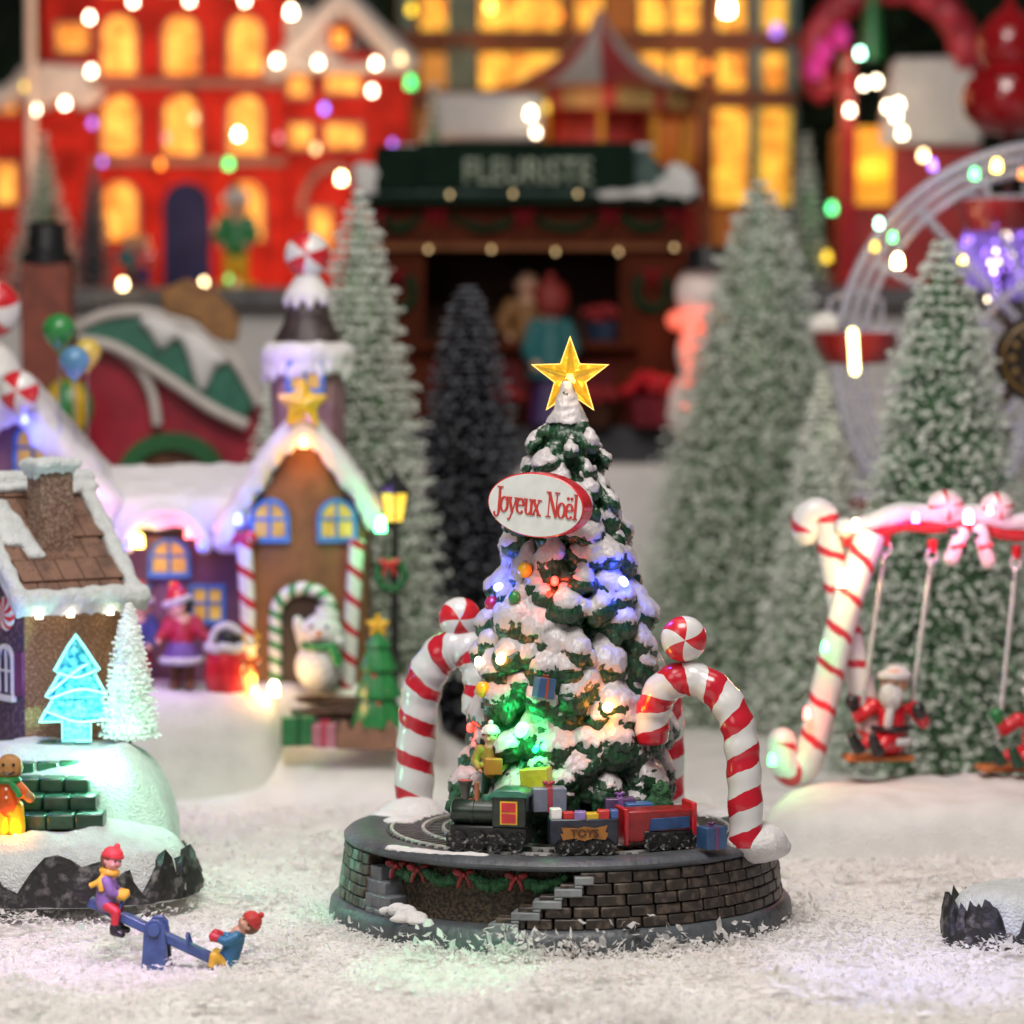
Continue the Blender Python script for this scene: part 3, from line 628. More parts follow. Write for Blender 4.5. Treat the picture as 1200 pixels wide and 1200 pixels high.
# ---- candy cane arches
m_cane = candy('cane_stripe', (.70, .69, .68), (.50, .015, .03), 45, 1, .36, .22, True); m_cane2 = candy('cane_stripe_counter', (.70, .69, .68), (.50, .015, .03), 46, -1, .46, .22, True)
m_ball = [m_candy_red, m_gloss_white]
def caneblob(t, path, r, u0=0, m_=None):
    mb = MB(); C_ = curve(path, 10); rl = [r*(1.0+.045*math.sin(i*.95)) for i in range(len(C_))]
    rl[-1] *= .75; rl[-2] *= .95
    mb.tube(C_, rl, 28, u0=u0); t.p('cane', mb, m_ or m_cane, smooth=70)
def ballpart(t, c, r, **k):
    mb = MB(); candyball(mb, c, r, **k); t.p('candy_ball', mb, m_ball)
Yl = .40
t = Th('candy_cane_arch', 'red and white candy cane arch with its snowy foot behind the locomotive', 'candy cane', 487, 945, Yl, group='candy canes on the plinth')
caneblob(t, [(-2, 0, -10), (-1, 0, 40), (3, -2, 100), (10, -6, 145), (28, -12, 178), (52, -20, 190), (72, -28, 178), (80, -36, 148), (76, -44, 112)], 23, .62)
ballpart(t, (53, -20, 224), 25, flip=0)
Yr = -.36
t = Th('candy_cane_arch', 'red and white candy cane arch footed in the round snow blob', 'candy cane', 873, 992, Yr, group='candy canes on the plinth')
caneblob(t, [(2, 0, 0), (0, 2, 60), (-3, 6, 110), (-11, 12, 150), (-33, 22, 182), (-66, 34, 196), (-95, 44, 182), (-107, 52, 150), (-107, 56, 116)], 20.5, .1, m_cane2)
ballpart(t, (-71, 30, 243), 27.5, flip=1)
t = Th('candy_cane_arch', 'red and white candy cane whose leg stands in the snow behind the other arch', 'candy cane', 783, 936, .42, group='candy canes on the plinth')
caneblob(t, [(2, 0, -8), (2, 0, 60), (-1, -4, 110), (-12, -10, 140), (-34, -20, 156), (-58, -32, 146), (-66, -42, 120)], 17, .3, m_cane2)
# ---- little train
def place(r, a, z): return O(*pol(r, a, z))
def wheels(t, xs, y, r, n=14, m=None):
    for x in xs:
        mb = MB(); mb.X = Matrix.Translation((x, y, r))@Matrix.Rotation(PI/2, 4, 'X'); mb.lathe([(r*.3, 4), (r*.5, 3), (r*.8, 3), (r, 4), (r, -4), (0, -4)][::-1], n)
        for k in range(6): a = k*PI/3; mb.box((r*.4*math.cos(a), r*.4*math.sin(a), 2.6), (r*.8, 1.4, 1.8), rz=a)
        t.p('wheel', mb, m_wheel, smooth=30)
m_wheel = speckle('worn_wheel', (.012, .012, .013), (.30, .29, .27), 70, .62, .35, .4)
m_loco = mat('loco_green', (.010, .022, .013), .32, .3, 25, coat=.3)
lo = Th('toy_locomotive', 'dark green steam locomotive with red cab window on the plinth track', 'toy train', loc=place(188, -25, 105), s_=S0*.94, yaw=rad(-12))
lo.p('chassis', MB().b2(-48, 46, -17, 17, 8, 30).b2(-53, -45, -18, 18, 4, 20), m_black, bevel=2)
mb = MB(); mb.X = Matrix.Translation((-46, 0, 45))@Matrix.Rotation(PI/2, 4, 'Y'); mb.lathe([(0, -4), (9, -3.5), (14, -1), (15.5, 2), (15.5, 22), (16.6, 22.5), (16.6, 26), (15.5, 26.5), (15.5, 54)], 24)
lo.p('boiler', mb, m_loco)
lo.p('cab', MB().b2(4, 45, -19, 19, 29, 66), m_loco, bevel=1.5)
mb = MB(); mb.prism([(1, 65), (48, 65), (47, 70), (38, 74.5), (11, 74.5), (2, 70)], -22, 22); lo.p('cab_roof', mb, mat('roof_green', (.03, .17, .11), .3, .2, 25, coat=.3), bevel=1.5)
w = lo.p('cab_window', MB().b2(14, 35, -20.4, -18.5, 33, 61), m_gold, label='gold framed red cab window')
lo.p('pane', MB().b2(16, 33, -21, -20, 35, 46).b2(16, 33, -21, -20, 48, 59), m_red, parent=w)
lo.p('funnel', MB().lathe([(5, 56), (5, 66), (6.5, 74), (9.5, 80), (9, 82), (6, 82)], 16, c=(-33, 0, 0)), mat('funnel_grey', (.06, .055, .05), .4, .4, 40))
lo.p('dome', MB().lathe([(6.5, 56), (6.5, 62), (5, 65), (0, 66.5)], 16, c=(-6, 0, 0)), mat('dome_green', (.03, .14, .09), .35, .2, 25))
lo.p('bell', MB().lathe([(3.4, 58), (3, 70), (3.2, 80), (0, 82)], 10, c=(-18, -4, 0)), mat('copper', (.35, .12, .06), .4, .2, 25))
wheels(lo, (-37, -14, 8, 32), -19, 12)
lo.p('side_rod', MB().b2(-40, 36, -25, -23, 10, 13.5), m_wheel)
wa = Th('toy_wagon', 'navy toy wagon with an orange plaque and small parcels, behind the locomotive', 'toy train', loc=place(194, 6.5, 105), s_=S0, yaw=rad(4))
wa.p('body', MB().box((0, 0, 25), (76, 36, 30), taper=1.02), mat('wagon_navy', (.014, .018, .035), .4, .3, 25, coat=.2), bevel=2)
q = [(-28, 17), (-31, 24), (-27, 24), (-30, 31), (-8, 30), (0, 32), (14, 30), (30, 33), (27, 26), (31, 24), (27, 17), (12, 19), (0, 16), (-14, 19)]
pl = wa.p('plaque', MB().prism([(x*.86, z) for x, z in q], -21, -17.5), mat('plaque_orange', (.30, .12, .025), .5, .2, 30)); mt_ = text_mb('TOYS', 11, .5, 1.15); mt_.v = [v+Vector((0, -21.4, 24.6)) for v in mt_.v]
wa.p('lettering', mt_, mat('letter_brown', (.10, .035, .015), .5, .1), parent=pl, smooth=0)
wheels(wa, (-24, -8, 9, 25), -17, 9)
for x, c, w_, h_ in ((-31, WHITE, 12, 12), (-17, (.5, .02, .02), 13, 8), (-4, (.25, .18, .45), 13, 9), (9, (.62, .42, .02), 14, 7), (22, (.5, .02, .02), 14, 10), (34, (.05, .12, .35), 9, 10)):
    wa.p('parcel', MB().box((x, -8+R.uniform(-3, 3), 40+h_/2-1), (w_, 15, h_), rz=R.uniform(-.2, .2)), mat('parcel_%d%d' % (x, h_), c, .4, .1, 25, coat=.2), bevel=1)
wb = Th('toy_wagon', 'bright red toy wagon with a blue plaque, last in the little train', 'toy train', loc=place(190, 33.5, 105), s_=S0, yaw=rad(16))
wb.p('body', MB().box((0, 0, 27), (82, 36, 36), taper=1.03), mat('wagon_red', (.26, .008, .01), .35, .2, 25, coat=.2), bevel=2.5)
wb.p('end_board', MB().b2(-43, -37, -19, 19, 6, 48), m_red, bevel=1.5); wb.p('end_board', MB().b2(37, 43, -19, 19, 6, 52), m_red, bevel=1.5)
wb.p('plaque', MB().prism([(-14, 22), (34, 24), (33, 37), (-12, 36)], -20.5, -17), mat('plaque_blue', (.02, .06, .17), .45, .25, 25), bevel=.6)
wheels(wb, (-12, 4, 20, 33), -17, 9.5)
wb.p('undercarriage', MB().b2(-20, 38, -19, -15, 6, 22), m_black, bevel=1.5)
# ---- presents, baubles, bulbs, little figure
def gift(label, px, py, Y, d, c, rib=None, yaw=.2, group=None, roll=0, name='gift_box'):
    t = Th(name, label, 'gift', px, py, Y, group, yaw, roll=roll); x, y, z = d; k = 'gift_%03d%03d%03d' % tuple(int(v*99) for v in c)
    t.p('box', MB().box((0, 0, z/2), d), mat(k, c, .4, .12, 22, .1, 60, coat=.2), bevel=1.2)
    if rib:
        kk = 'rib_%03d%03d%03d' % tuple(int(v*99) for v in rib); mm_ = mat(kk, rib, .35, .1, 25, coat=.2); w_ = x*.16
        mb = MB(); mb.b2(-w_/2, w_/2, -y/2-.7, y/2+.7, -.2, z+.7); t.p('ribbon', mb, mm_, bevel=.4)
        mb = MB(); bow(mb, (0, 0, z+x*.10), x*.17); t.p('bow', mb, mm_)
    return t
gift('grey blue gift box with red side ribbon beneath the tree', 643, 950, -.40, (40, 28, 28), (.20, .22, .30), (.40, .05, .08), .1)
gift('lime yellow gift box lying on top of the grey blue one', 630, 925, -.36, (34, 24, 25), (.55, .60, .03), None, -.3, roll=-.1)
gift('purple gift box in the snow above the navy wagon', 726, 962, -.30, (36, 26, 28), (.13, .07, .18), (.25, .12, .35), .1)
gift('flat blue gift box peeking over the red wagon', 748, 958, -.33, (32, 24, 18), (.05, .15, .36), None, .2)
gift('blue gift box with purple ribbon standing on the rails by the round snow blob', 834, 994, -.48, (28, 24, 26), (.025, .07, .17), (.12, .03, .12), .5)
gift('small blue and red gift box hung on the snowy tree', 636, 818, -.30, (22, 18, 24), (.03, .10, .24), (.3, .06, .03), .4, roll=.15)
mb = lump([((0, 0, 14), (17, 14, 16)), ((2, 0, 30), (12, 10, 14)), ((-8, -6, 8), (10, 9, 9)), ((10, -4, 9), (9, 9, 9))], 1.6, 2, (2.4, 6))
solo('fir_sprig', 'little dark green bush at the tree foot above the red wagon', 'bush', 772, 958, -.30, mb, m_garland, smooth=60)
mb = lump([((0, 0, 10), (16, 13, 14)), ((3, 0, 26), (13, 11, 13)), ((-9, -6, 8), (10, 9, 9)), ((12, -4, 20), (9, 9, 12))], 1.6, 2, (2.4, 6))
solo('fir_sprig', 'little dark green bush tucked behind the locomotive funnel', 'bush', 540, 952, -.14, mb, m_garland, smooth=60)
def bauble(label, px, py, Y, r, m_): 
    q, _ = on_tree(px, py, r*.7)
    if q: Y = q.y
    t = Th('bauble', label, 'bauble', px, py, Y, 'baubles on the snowy tree'); t.p('ball', MB().ball((0, 0, 0), (r*.92, r*.92, r), 18, 12), m_); t.p('cap', MB().lathe([(r*.3, r*.9), (r*.28, r*1.2), (0, r*1.22)], 10), m_silver)
bauble('gold bauble high on the tree beside the blue bulb', 615, 668, -.24, 9.5, m_gold)
bauble('gold bauble at the tree edge beside the candy cane hook', 566, 808, -.2, 10, m_gold)
bauble('green bauble on the branch next to the gold one', 603, 700, -.27, 8, m_green)
bauble('red and white striped bauble under the blue bulb', 577, 708, -.10, 10, candy('baublestripe', (.7, .7, .72), (.45, .02, .04), 8, 1, .5))
PWR = 17.0
COLS = {'blue': (.04, .07, 1), 'red': (1, .04, .02), 'green': (.0, 1, .20), 'amber': (1, .26, .0), 'warm': (1, .70, .30), 'white': (1, .80, .50), 'purple': (.35, .15, 1), 'pink': (1, .25, .35), 'yellow': (1, .66, .02), 'mint': (.35, 1, .65), 'rose': (1, .35, .7)}
def bulb(label, px, py, Y, c, size=5, e=8, pw=0, group='light bulbs', off=(0, -8, 0), tilt=(0, 0), base=True, s_=None):
    col = COLS[c]; k = s_ or sc(Y)
    if c in ('blue', 'red', 'green', 'purple', 'pink', 'rose') and e > 5: e *= .38
    mb = ledmesh(size); Mx = Euler((tilt[0], tilt[1], 0)).to_matrix(); mb.v = [Mx@v for v in mb.v]
    q = n_ = None
    if 'snowy tree' in group:
        q, n_ = on_tree(px, py, size*.6)
        if q: Y = q.y
    o = solo('light_bulb', label, 'light bulb', px, py, Y, mb, glow('bulb_%s_%d' % (c, int(e*10)), tuple(.10*e_+.90*x for e_, x in zip((1, 1, 1), col)) if e > 4 else col, e), group=group, s_=k)
    if pw: lamp(o.location+(n_*12*k+Vector((0, -4*k, 0)) if q else Vector(off)*k*1.25), col, pw*(8 if 'snowy tree' in group else PWR), rad=.02)
    return o
G = 'light bulbs on the snowy tree'
bulb('blue light bulb below the sign on the snowy tree', 584, 688, -.285, 'blue', 5.5, 14, .11, G, (2, -10, 2), (1.2, .9))
bulb('red light bulb in the middle of the snowy tree', 650, 681, -.335, 'red', 5, 8, .08, G, (0, -10, -8), (1.2, 0))
bulb('blue light bulb among snow at the far side from the sign', 731, 682, -.27, 'blue', 5.5, 16, .20, G, (6, -12, -8), (1, -.6))
bulb('warm yellow light bulb beside the candy cane hook', 587, 772, -.33, 'amber', 6, 14, .045, G, (-4, -10, 0), (1, .2))
bulb('pale yellow light bulb peeping out at the tree edge', 561, 776, -.17, 'warm', 5, 8, .01, G, (-3, -8, 0), (1, 0))
bulb('green light bulb low on the tree above the lime gift', 611, 856, -.40, 'green', 7.5, 16, .17, G, (2, -12, -4), (.9, .4))
bulb('small green light bulb under the larger green one', 628, 878, -.40, 'green', 4, 9, .04, G, (2, -8, -4), (.9, .4))
bulb('round amber light bulb beside the hooked candy cane arch', 712, 829, -.37, 'amber', 6.5, 18, .075, G, (0, -12, 0), (1.5, 0))
bulb('red light bulb beside the little figure with gifts', 551, 853, -.18, 'red', 4.5, 6, .03, G, (-4, -8, 0), (1, 0))
# ================================================================ figurine people
def figure(t, J, hr, cols, hat=None, hair=None, face=(0, -1, 0), vox=None, scarf=None, mitts=None, boots=None, skirt=None, eyes=True):
    """J: joints in px. One continuous body, clothing as parts over it. face = direction the face looks"""
    J = {k: Vector(v) for k, v in J.items()}; f = Vector(face).normalized(); vox = vox or hr*.13
    up = (J['head']-J['neck']).normalized(); f = (f-up*f.dot(up)).normalized(); sd = f.cross(up); Mh = Matrix((sd, -f, up)).transposed()
    h = J['head']; b = MB()
    b.ball(h, (hr*.88, hr*.92, hr), 20, 14, Mh); b.ball(h-up*hr*.45+f*hr*.25, (hr*.62, hr*.6, hr*.5), 14, 10, Mh); b.ball(h+f*hr*.92-up*hr*.12, (hr*.14, hr*.18, hr*.17), 8, 6, Mh)
    for k in (-1, 1): b.ball(h+sd*k*hr*.88-up*hr*.05, (hr*.12, hr*.2, hr*.25), 8, 6, Mh); b.ball(h+sd*k*hr*.42+f*hr*.66-up*hr*.28, hr*.26, 8, 6)
    b.cap(J['neck']+up*hr*.2, h-up*hr*.5, hr*.42, hr*.42)
    a, c = hr*.5, hr*.34
    b.cap(J['neck']-up*hr*.2, J['hip'], hr*.75, hr*.85)
    for k in 'LR':
        b.cap(J['sh'+k], J['el'+k], a*.8, a*.62); b.cap(J['el'+k], J['ha'+k], a*.62, a*.45); hd = (J['ha'+k]-J['el'+k]).normalized()
        b.ball(J['ha'+k]+hd*a*.3, (a*.55, a*.4, a*.55)); q = hd.orthogonal().normalized(); q2 = hd.cross(q)
        for i in range(4): b.cap(J['ha'+k]+hd*a*.5+q*a*(i-1.5)*.28, J['ha'+k]+hd*a*(1.0+.12*(i in (1, 2)))+q*a*(i-1.5)*.26+q2*a*.35, a*.15, a*.12, 6)
        b.cap(J['ha'+k]+q*a*.4, J['ha'+k]+q*a*.7+hd*a*.5+q2*a*.3, a*.16, a*.12, 6)
        b.cap(J['hi'+k], J['kn'+k], a*.95, a*.75); b.cap(J['kn'+k], J['fo'+k], a*.75, a*.5)
    t.p('body', fuse(b, vox*.7, 2, .4), m_skin, smooth=180)
    c_ = MB(); c_.cap(J['neck']-up*hr*.15, J['neck'].lerp(J['hip'], .5), hr*.72, hr*.98); c_.cap(J['neck'].lerp(J['hip'], .5), J['hip'], hr*.98, hr*1.05)
    for k in 'LR': c_.cap(J['sh'+k], J['el'+k], a*1.08, a*.92); c_.cap(J['el'+k], J['ha'+k].lerp(J['el'+k], .12), a*.92, a*.78)
    t.p('jacket', fuse(c_, vox, 3, .5, (hr*.05, hr*.5)), cols['jacket'], smooth=180)
    l_ = MB()
    for k in 'LR': l_.cap(J['hip'].lerp(J['hi'+k], .8), J['kn'+k], a*1.25, a*1.0); l_.cap(J['kn'+k], J['fo'+k].lerp(J['kn'+k], .15), a*1.0, a*.78)
    t.p('trousers', fuse(l_, vox, 3, .5), cols['trousers'], smooth=180)
    if skirt: t.p('skirt', MB().lathe([(skirt[0], skirt[1]), (skirt[0]*.97, skirt[1]+2), (skirt[0]*.5, J['hip'].z+hr*.6), (0, J['hip'].z+hr*.8)], 24, c=(J['hip'].x, J['hip'].y, 0), wob=lambda a, z: 1+.05*math.sin(a*9)), cols['skirt'])
    for k in 'LR':
        d = Vector(J.get('to'+k, J['fo'+k]+Vector((f.x, f.y, 0)).normalized()*hr)); o_ = MB(); o_.cap(J['fo'+k], d, a*.85, a*.72); o_.cap(J['fo'+k], J['fo'+k].lerp(J['kn'+k], .25), a*.85, a*.95)
        t.p('boot', fuse(o_, vox, 2), boots or m_black, smooth=180)
        if mitts:
            hd = (J['ha'+k]-J['el'+k]).normalized(); o_ = MB(); o_.ball(J['ha'+k]+hd*a*.5, a*1.0); o_.cap(J['ha'+k], J['ha'+k]-hd*a*.4, a*.95, a*.9); o_.ball(J['ha'+k]+hd*a*.5+hd.orthogonal().normalized()*a*.8, a*.45)
            t.p('mitten', fuse(o_, vox*.8, 2), mitts, smooth=180)
    if eyes:
        for k in (-1, 1): t.p('eye', MB().ball(h+sd*k*hr*.34+f*hr*.85+up*hr*.12, hr*.1, 8, 6), m_black)
        t.p('mouth', MB().tube([h+sd*x*hr*.3+f*hr*(.86-abs(x)*.06)-up*hr*(.5-.1*abs(x)) for x in (-1, -.5, 0, .5, 1)], hr*.05, 6), mat('lip', (.4, .05, .04), .4))
    if hair: t.p('hair', MB().ball(h-f*hr*.22+up*hr*.1, (hr*1.0, hr*.98, hr*1.02), 18, 12, Mh), hair)
    if hat:
        q = MB(); q.X = Matrix.Translation(h)@Mh.to_4x4()
        if hat[0] == 'beanie': q.lathe([(hr*1.02, hr*.3), (hr*1.1, hr*.36), (hr*1.1, hr*.62), (hr*1.0, hr*.66), (hr*.92, hr*.95), (hr*.6, hr*1.25), (0, hr*1.38)], 22); q2 = t.p('hat', q, hat[1]); z = MB(); z.X = q.X; z.ball(Vector(hat[3])*hr if len(hat) > 3 else (0, 0, hr*1.5), hr*.32, 12, 8); t.p('pompom', z, hat[2], parent=q2)
        elif hat[0] == 'santa':
            q.tube(curve([(0, 0, hr*.4), (0, hr*.1, hr*1.0), (hr*.5*hat[3], hr*.25, hr*1.55), (hr*1.2*hat[3], hr*.4, hr*1.3)], 5), [hr*(1.0-.8*i/15) for i in range(16)], 16); q2 = t.p('hat', q, hat[1])
            z = MB(); z.X = q.X; z.tube([(hr*1.0*math.cos(i*PI/8), hr*1.0*math.sin(i*PI/8), hr*.45) for i in range(16)], hr*.26, 8, closed=True); z.ball((hr*1.25*hat[3], hr*.4, hr*1.2), hr*.34, 10, 8); t.p('fur_trim', z, hat[2], parent=q2)
    if scarf:
        q = MB(); q.tube([J['neck']+up*hr*.12+(sd*math.cos(i*PI/8)+f*math.sin(i*PI/8))*hr*.72 for i in range(16)], hr*.34, 10, closed=True)
        for d in scarf[1]: q.tube(curve([J['neck']+Vector(d[0]), J['neck']+Vector(d[1]), J['neck']+Vector(d[2])], 4), [hr*.3]*8+[hr*.34], 8)
        t.p('scarf', fuse(q, vox*.8, 2), scarf[0], smooth=180)
    return t
def standing(h, lean=0):
    """joints of an upright figure h px tall, facing the viewer"""
    u = h/100
    J = dict(head=(lean*6, 0, 86), neck=(lean*4, 0, 74), hip=(0, 0, 44), shL=(-13+lean*4, 0, 70), shR=(13+lean*4, 0, 70), elL=(-20, -2, 56), elR=(20, -2, 56), haL=(-14, -12, 46), haR=(14, -12, 46), hiL=(-7, 0, 42), hiR=(7, 0, 42), knL=(-7, -2, 23), knR=(7, -2, 23), foL=(-7, 0, 4), foR=(7, 0, 4), toL=(-8, -8, 3), toR=(8, -8, 3))
    return {k: Vector(v)*u for k, v in J.items()}
# ================================================================ seesaw and children
Ys = -.82
m_sblue = mat('seesaw_blue', (.035, .075, .16), .42, .2, 25, .1, 60, coat=.15)
ss = Th('seesaw', 'dark blue toy seesaw tilted between two children in the loose snow', 'seesaw', 184, 1142, Ys, yaw=rad(-4))
def inc(x): return 49-(x)*.455
mb = MB(); M = Matrix.Rotation(math.atan(.455), 3, 'Y'); mb.box((-2, 0, inc(-2)+1), (172, 17, 11), rot=M); ss.p('plank', mb, m_sblue, bevel=1.6)
for y in (-13, 13): ss.p('post', MB().prism([(-17, -8), (17, -8), (13, 48), (11, 62), (5, 68), (-5, 68), (-11, 62), (-13, 48)], y-4, y+4), m_sblue, bevel=1.2)
mb = MB(); mb.X = Matrix.Translation((0, 0, 56))@Matrix.Rotation(PI/2, 4, 'X'); mb.lathe([(0, -21), (7, -21), (8, -19), (8, 19), (7, 21), (0, 21)], 20); ss.p('pivot', mb, m_sblue)
for x in (-44, 40): ss.p('handle', MB().tube(curve([(x, -8, inc(x)+5), (x+3*(1 if x < 0 else -1), -6, inc(x)+17), (x+3*(1 if x < 0 else -1), 6, inc(x)+17), (x, 8, inc(x)+5)], 5), 1.8, 8), m_sblue)
yel = mat('kid_yellow', (.62, .38, .03), .5, .12, 25); lil = mat('kid_lilac', (.17, .11, .24), .55, .15, 25); kred = mat('kid_red', (.45, .025, .03), .5, .15, 25); teal = mat('kid_teal', (.025, .15, .26), .45, .15, 25); hatred = mat('hat_red', (.55, .04, .035), .55, .15, 40, .3, 120)
k1 = Th('person', 'child in lilac jacket, yellow scarf and red trousers, high on the seesaw', 'person', 128, 1142, Ys)
figure(k1, dict(head=(4, 0, 136), neck=(1, 0, 121), hip=(-4, 0, 86), shL=(-2, -10, 113), shR=(-1, 11, 113), elL=(4, -13, 100), elR=(6, 13, 100), haL=(15, -8, 96), haR=(16, 7, 96), hiL=(-2, -7, 84), hiR=(-2, 8, 84), knL=(10, -10, 76), knR=(11, 10, 76), foL=(7, -11, 53), foR=(10, 11, 54), toL=(17, -12, 50), toR=(20, 12, 51)), 12.2, dict(jacket=lil, trousers=kred),
       hat=('beanie', hatred, hatred, (-.45, .1, 1.35)), hair=m_brown, face=(.75, -.62, -.05), scarf=(yel, [((-6, -8, -2), (-12, -10, -9), (-22, -9, -14)), ((-4, -9, -4), (-8, -12, -12), (-8, -12, -20))]), mitts=yel)
k2 = Th('person', 'child in teal coat and red bobble hat leaning back at the seesaw low end', 'person', 262, 1142, Ys)
figure(k2, dict(head=(30, -3, 61), neck=(20, -2, 52), hip=(5, 0, 18), shL=(16, -12, 47), shR=(18, 11, 47), elL=(4, -15, 42), elR=(5, 14, 42), haL=(-8, -10, 46), haR=(-7, 10, 46), hiL=(0, -8, 15), hiR=(0, 8, 15), knL=(-10, -11, 24), knR=(-9, 11, 24), foL=(-14, -12, 4), foR=(-13, 11, 4), toL=(-22, -13, 0), toR=(-21, 12, 0)), 12, dict(jacket=teal, trousers=yel),
       hat=('beanie', hatred, hatred, (0, .2, 1.5)), hair=m_brown, face=(-.7, -.35, .7), mitts=kred)
# ================================================================ snowy house on its rock (near, at the side)
Yh = .55
m_ginger = speckle('sugared_wall', (.20, .095, .04), (.42, .25, .13), 120, .56, .7, .6)
m_tile = mat('roof_tile_brown', (.165, .085, .055), .6, .25, 16, .35, 70)
m_glit = mat('glitter_snow', (.70, .73, .72), .6, .06, 30, .9, 130, .6, sss=.15)
m_rock = speckle('rock_black', (.018, .017, .016), (.13, .12, .115), 24, .60, .5, 1.0)
def polar_mound(pts, h, cx, cy, e=4, rings=22, jit=2.5, under=0, wav=0):
    """soft snow slab over an outline (x, y)"""
    n = len(pts); q = MB(); vs = []; fs = []
    for j in range(rings+1):
        p_ = j/rings; 
        for i in range(n):
            x, y = pts[i]; z = h*(1-p_**e)**(1/2.2)
            v = Vector((cx+(x-cx)*p_, cy+(y-cy)*p_, z)); v.z += noise.noise(v*.02)*jit*2*(1-p_**6)+noise.noise(v*.09)*jit*.4; vs.append(v)
    for j in range(rings):
        for i in range(n): fs.append((j*n+i, (j+1)*n+i, (j+1)*n+(i+1) % n, j*n+(i+1) % n))
    q.add(vs, fs); q.plate(pts, -6, .5); return q
def closed(pts, k=8):
    P = [Vector((*p, 0)) for p in pts]; m_ = len(P); out = []
    for i in range(m_):
        p0, p1, p2, p3 = P[i-1], P[i], P[(i+1) % m_], P[(i+2) % m_]
        for j in range(k):
            t = j/k; v = .5*((2*p1)+(p2-p0)*t+(2*p0-5*p1+4*p2-p3)*t*t+(3*p1-p0-3*p2+p3)*t**3); out.append((v.x, v.y))
    return out
nb = Th('figurine_base', 'snow covered rock slab under the little snowy house, black stone round its edge', 'base', 60, 1046, .02); s2 = nb.s
foot = closed([(-190, -70), (-60, -78), (60, -70), (128, -40), (162, 10), (160, 90), (120, 190), (0, 260), (-190, 240)], 8)
nb.p('snow_cap', polar_mound(foot, 72, -20, 90, 5, 40, 5), m_glit, smooth=180)
nb.p('snow_bank', polar_mound(closed([(-190, 130), (20, 100), (95, 92), (128, 120), (128, 180), (100, 240), (-190, 250)], 8), 158, 0, 180, 4, 40, 5), m_glit, smooth=180)
mb = MB(); rk = random.Random(5)
vs = []; fs = []; n_ = len(foot); top = []
for i in range(n_):
    q = i/n_; hh = 36+38*noise.noise(Vector((q*31, .3, 0)))+26*noise.noise(Vector((q*77, 4, 0)))+14*noise.noise(Vector((q*190, 2, 0))); top.append(max(9, hh))
for lv in range(7):
    for i in range(n_):
        x, y = foot[i]; d = Vector((x+20, y-90)).normalized(); z = top[i]*lv/6; bump_ = 6+7*noise.noise(Vector((x*.05, y*.05, z*.05)))+8*noise.noise(Vector((i*.55, lv*.22, 1)))+4*noise.noise(Vector((i*1.3, lv*.5, 5)))-(lv/6)**2*7
        vs.append((x+d.x*bump_, y+d.y*bump_, z-4))
for lv in range(6):
    for i in range(n_): j = (i+1) % n_; fs.append((lv*n_+i, lv*n_+j, (lv+1)*n_+j, (lv+1)*n_+i))
for i in range(n_): # fold the rock tops back into the snow
    x, y = foot[i]; d = Vector((x+20, y-90)).normalized(); vs.append((x-d.x*14, y-d.y*14, top[i]*.8))
for i in range(n_): j = (i+1) % n_; fs.append((6*n_+i, 6*n_+j, 7*n_+j, 7*n_+i))
mb.add(vs, fs); nb.p('rock_edge', mb, m_rock, smooth=55)
m_stepg = mat('step_green', (.015, .06, .035), .3, .25, 20, .15, 60, coat=.3)
mb = MB()
for k in range(5):
    w_ = 62+k*15; z = 96-k*19; n2 = 6
    for i in range(n2):
        x1 = 6+k*13-i*(26+k*2); x0 = x1-(26+k*2)+1.0
        mb.box(((x0+x1)/2, 176-k*33, 148-k*17+R.uniform(-.8, .8)), (x1-x0, 42, 18), rz=R.uniform(-.02, .02))
nb.p('stair', mb, m_stepg, bevel=2.4, label='dark green brick steps running down the snow')
yw = rad(38); hs = Th('snowy_house', 'brown sugared toy house with snow laden roof and a brick chimney', 'house', 30, 868, Yh, yaw=yw)
Lx, Ly, He, Hr = 134, 250, 182, 300
mb = MB(); mb.b2(0, Lx, 0, Ly, -45, He); hs.p('wall', mb, m_ginger)
mb = MB(); mb.X = Matrix.Rotation(PI/2, 4, 'Z'); mb.prism([(1, -44), (Ly-1, -44), (Ly-1, He-2), (Ly/2, Hr-8), (1, He-2)], -Lx+1, 1.2); hs.p('gable_wall', mb, speckle('gable_violet_light', (.07, .045, .075), (.17, .10, .13), 60, .55, .7, .6))  # violet light on this side is put into the gable colour
def slope(x0, x1, y0, z0, y1, z1, th):  # roof plane between eave line and ridge line
    d = Vector((0, y1-y0, z1-z0)).normalized(); n = Vector((0, -d.z, d.y)) if y1 > y0 else Vector((0, d.z, -d.y))
    q = []
    for k in (0, th):
        for (x, y, z) in ((x0, y0, z0), (x1, y0, z0), (x1, y1, z1), (x0, y1, z1)): q.append(Vector((x, y, z))+n*k)
    return q, [(0, 1, 2, 3), (7, 6, 5, 4), (0, 4, 5, 1), (1, 5, 6, 2), (2, 6, 7, 3), (3, 7, 4, 0)]
roof = MB(); roof.add(*slope(-12, Lx+12, -16, He-26, Ly/2, Hr, 7)); roof.add(*slope(-12, Lx+12, Ly+16, He-26, Ly/2, Hr, 7)); rf = hs.p('roof', roof, m_tile)
tl = MB(); sl = Vector((0, Ly/2+16, Hr-He+26)); L_ = sl.length; sl.normalize(); sn_ = Vector((0, -sl.z, sl.y))
for k in range(6):
    for i in range(6):
        x0 = -12+i*28+(k % 2)*9; c = Vector((x0+13.5, -16, He-26))+sl*(L_*(k+.5)/6)+sn_*(9+1.2*(k % 2)); M = Matrix((Vector((1, 0, 0)), sl, sn_)).transposed()
        if x0+27 < Lx+14: tl.box(c, (26.6, L_/6+2.5, 3), rot=M@Matrix.Rotation(-.06, 3, 'X'))
dots = MB()
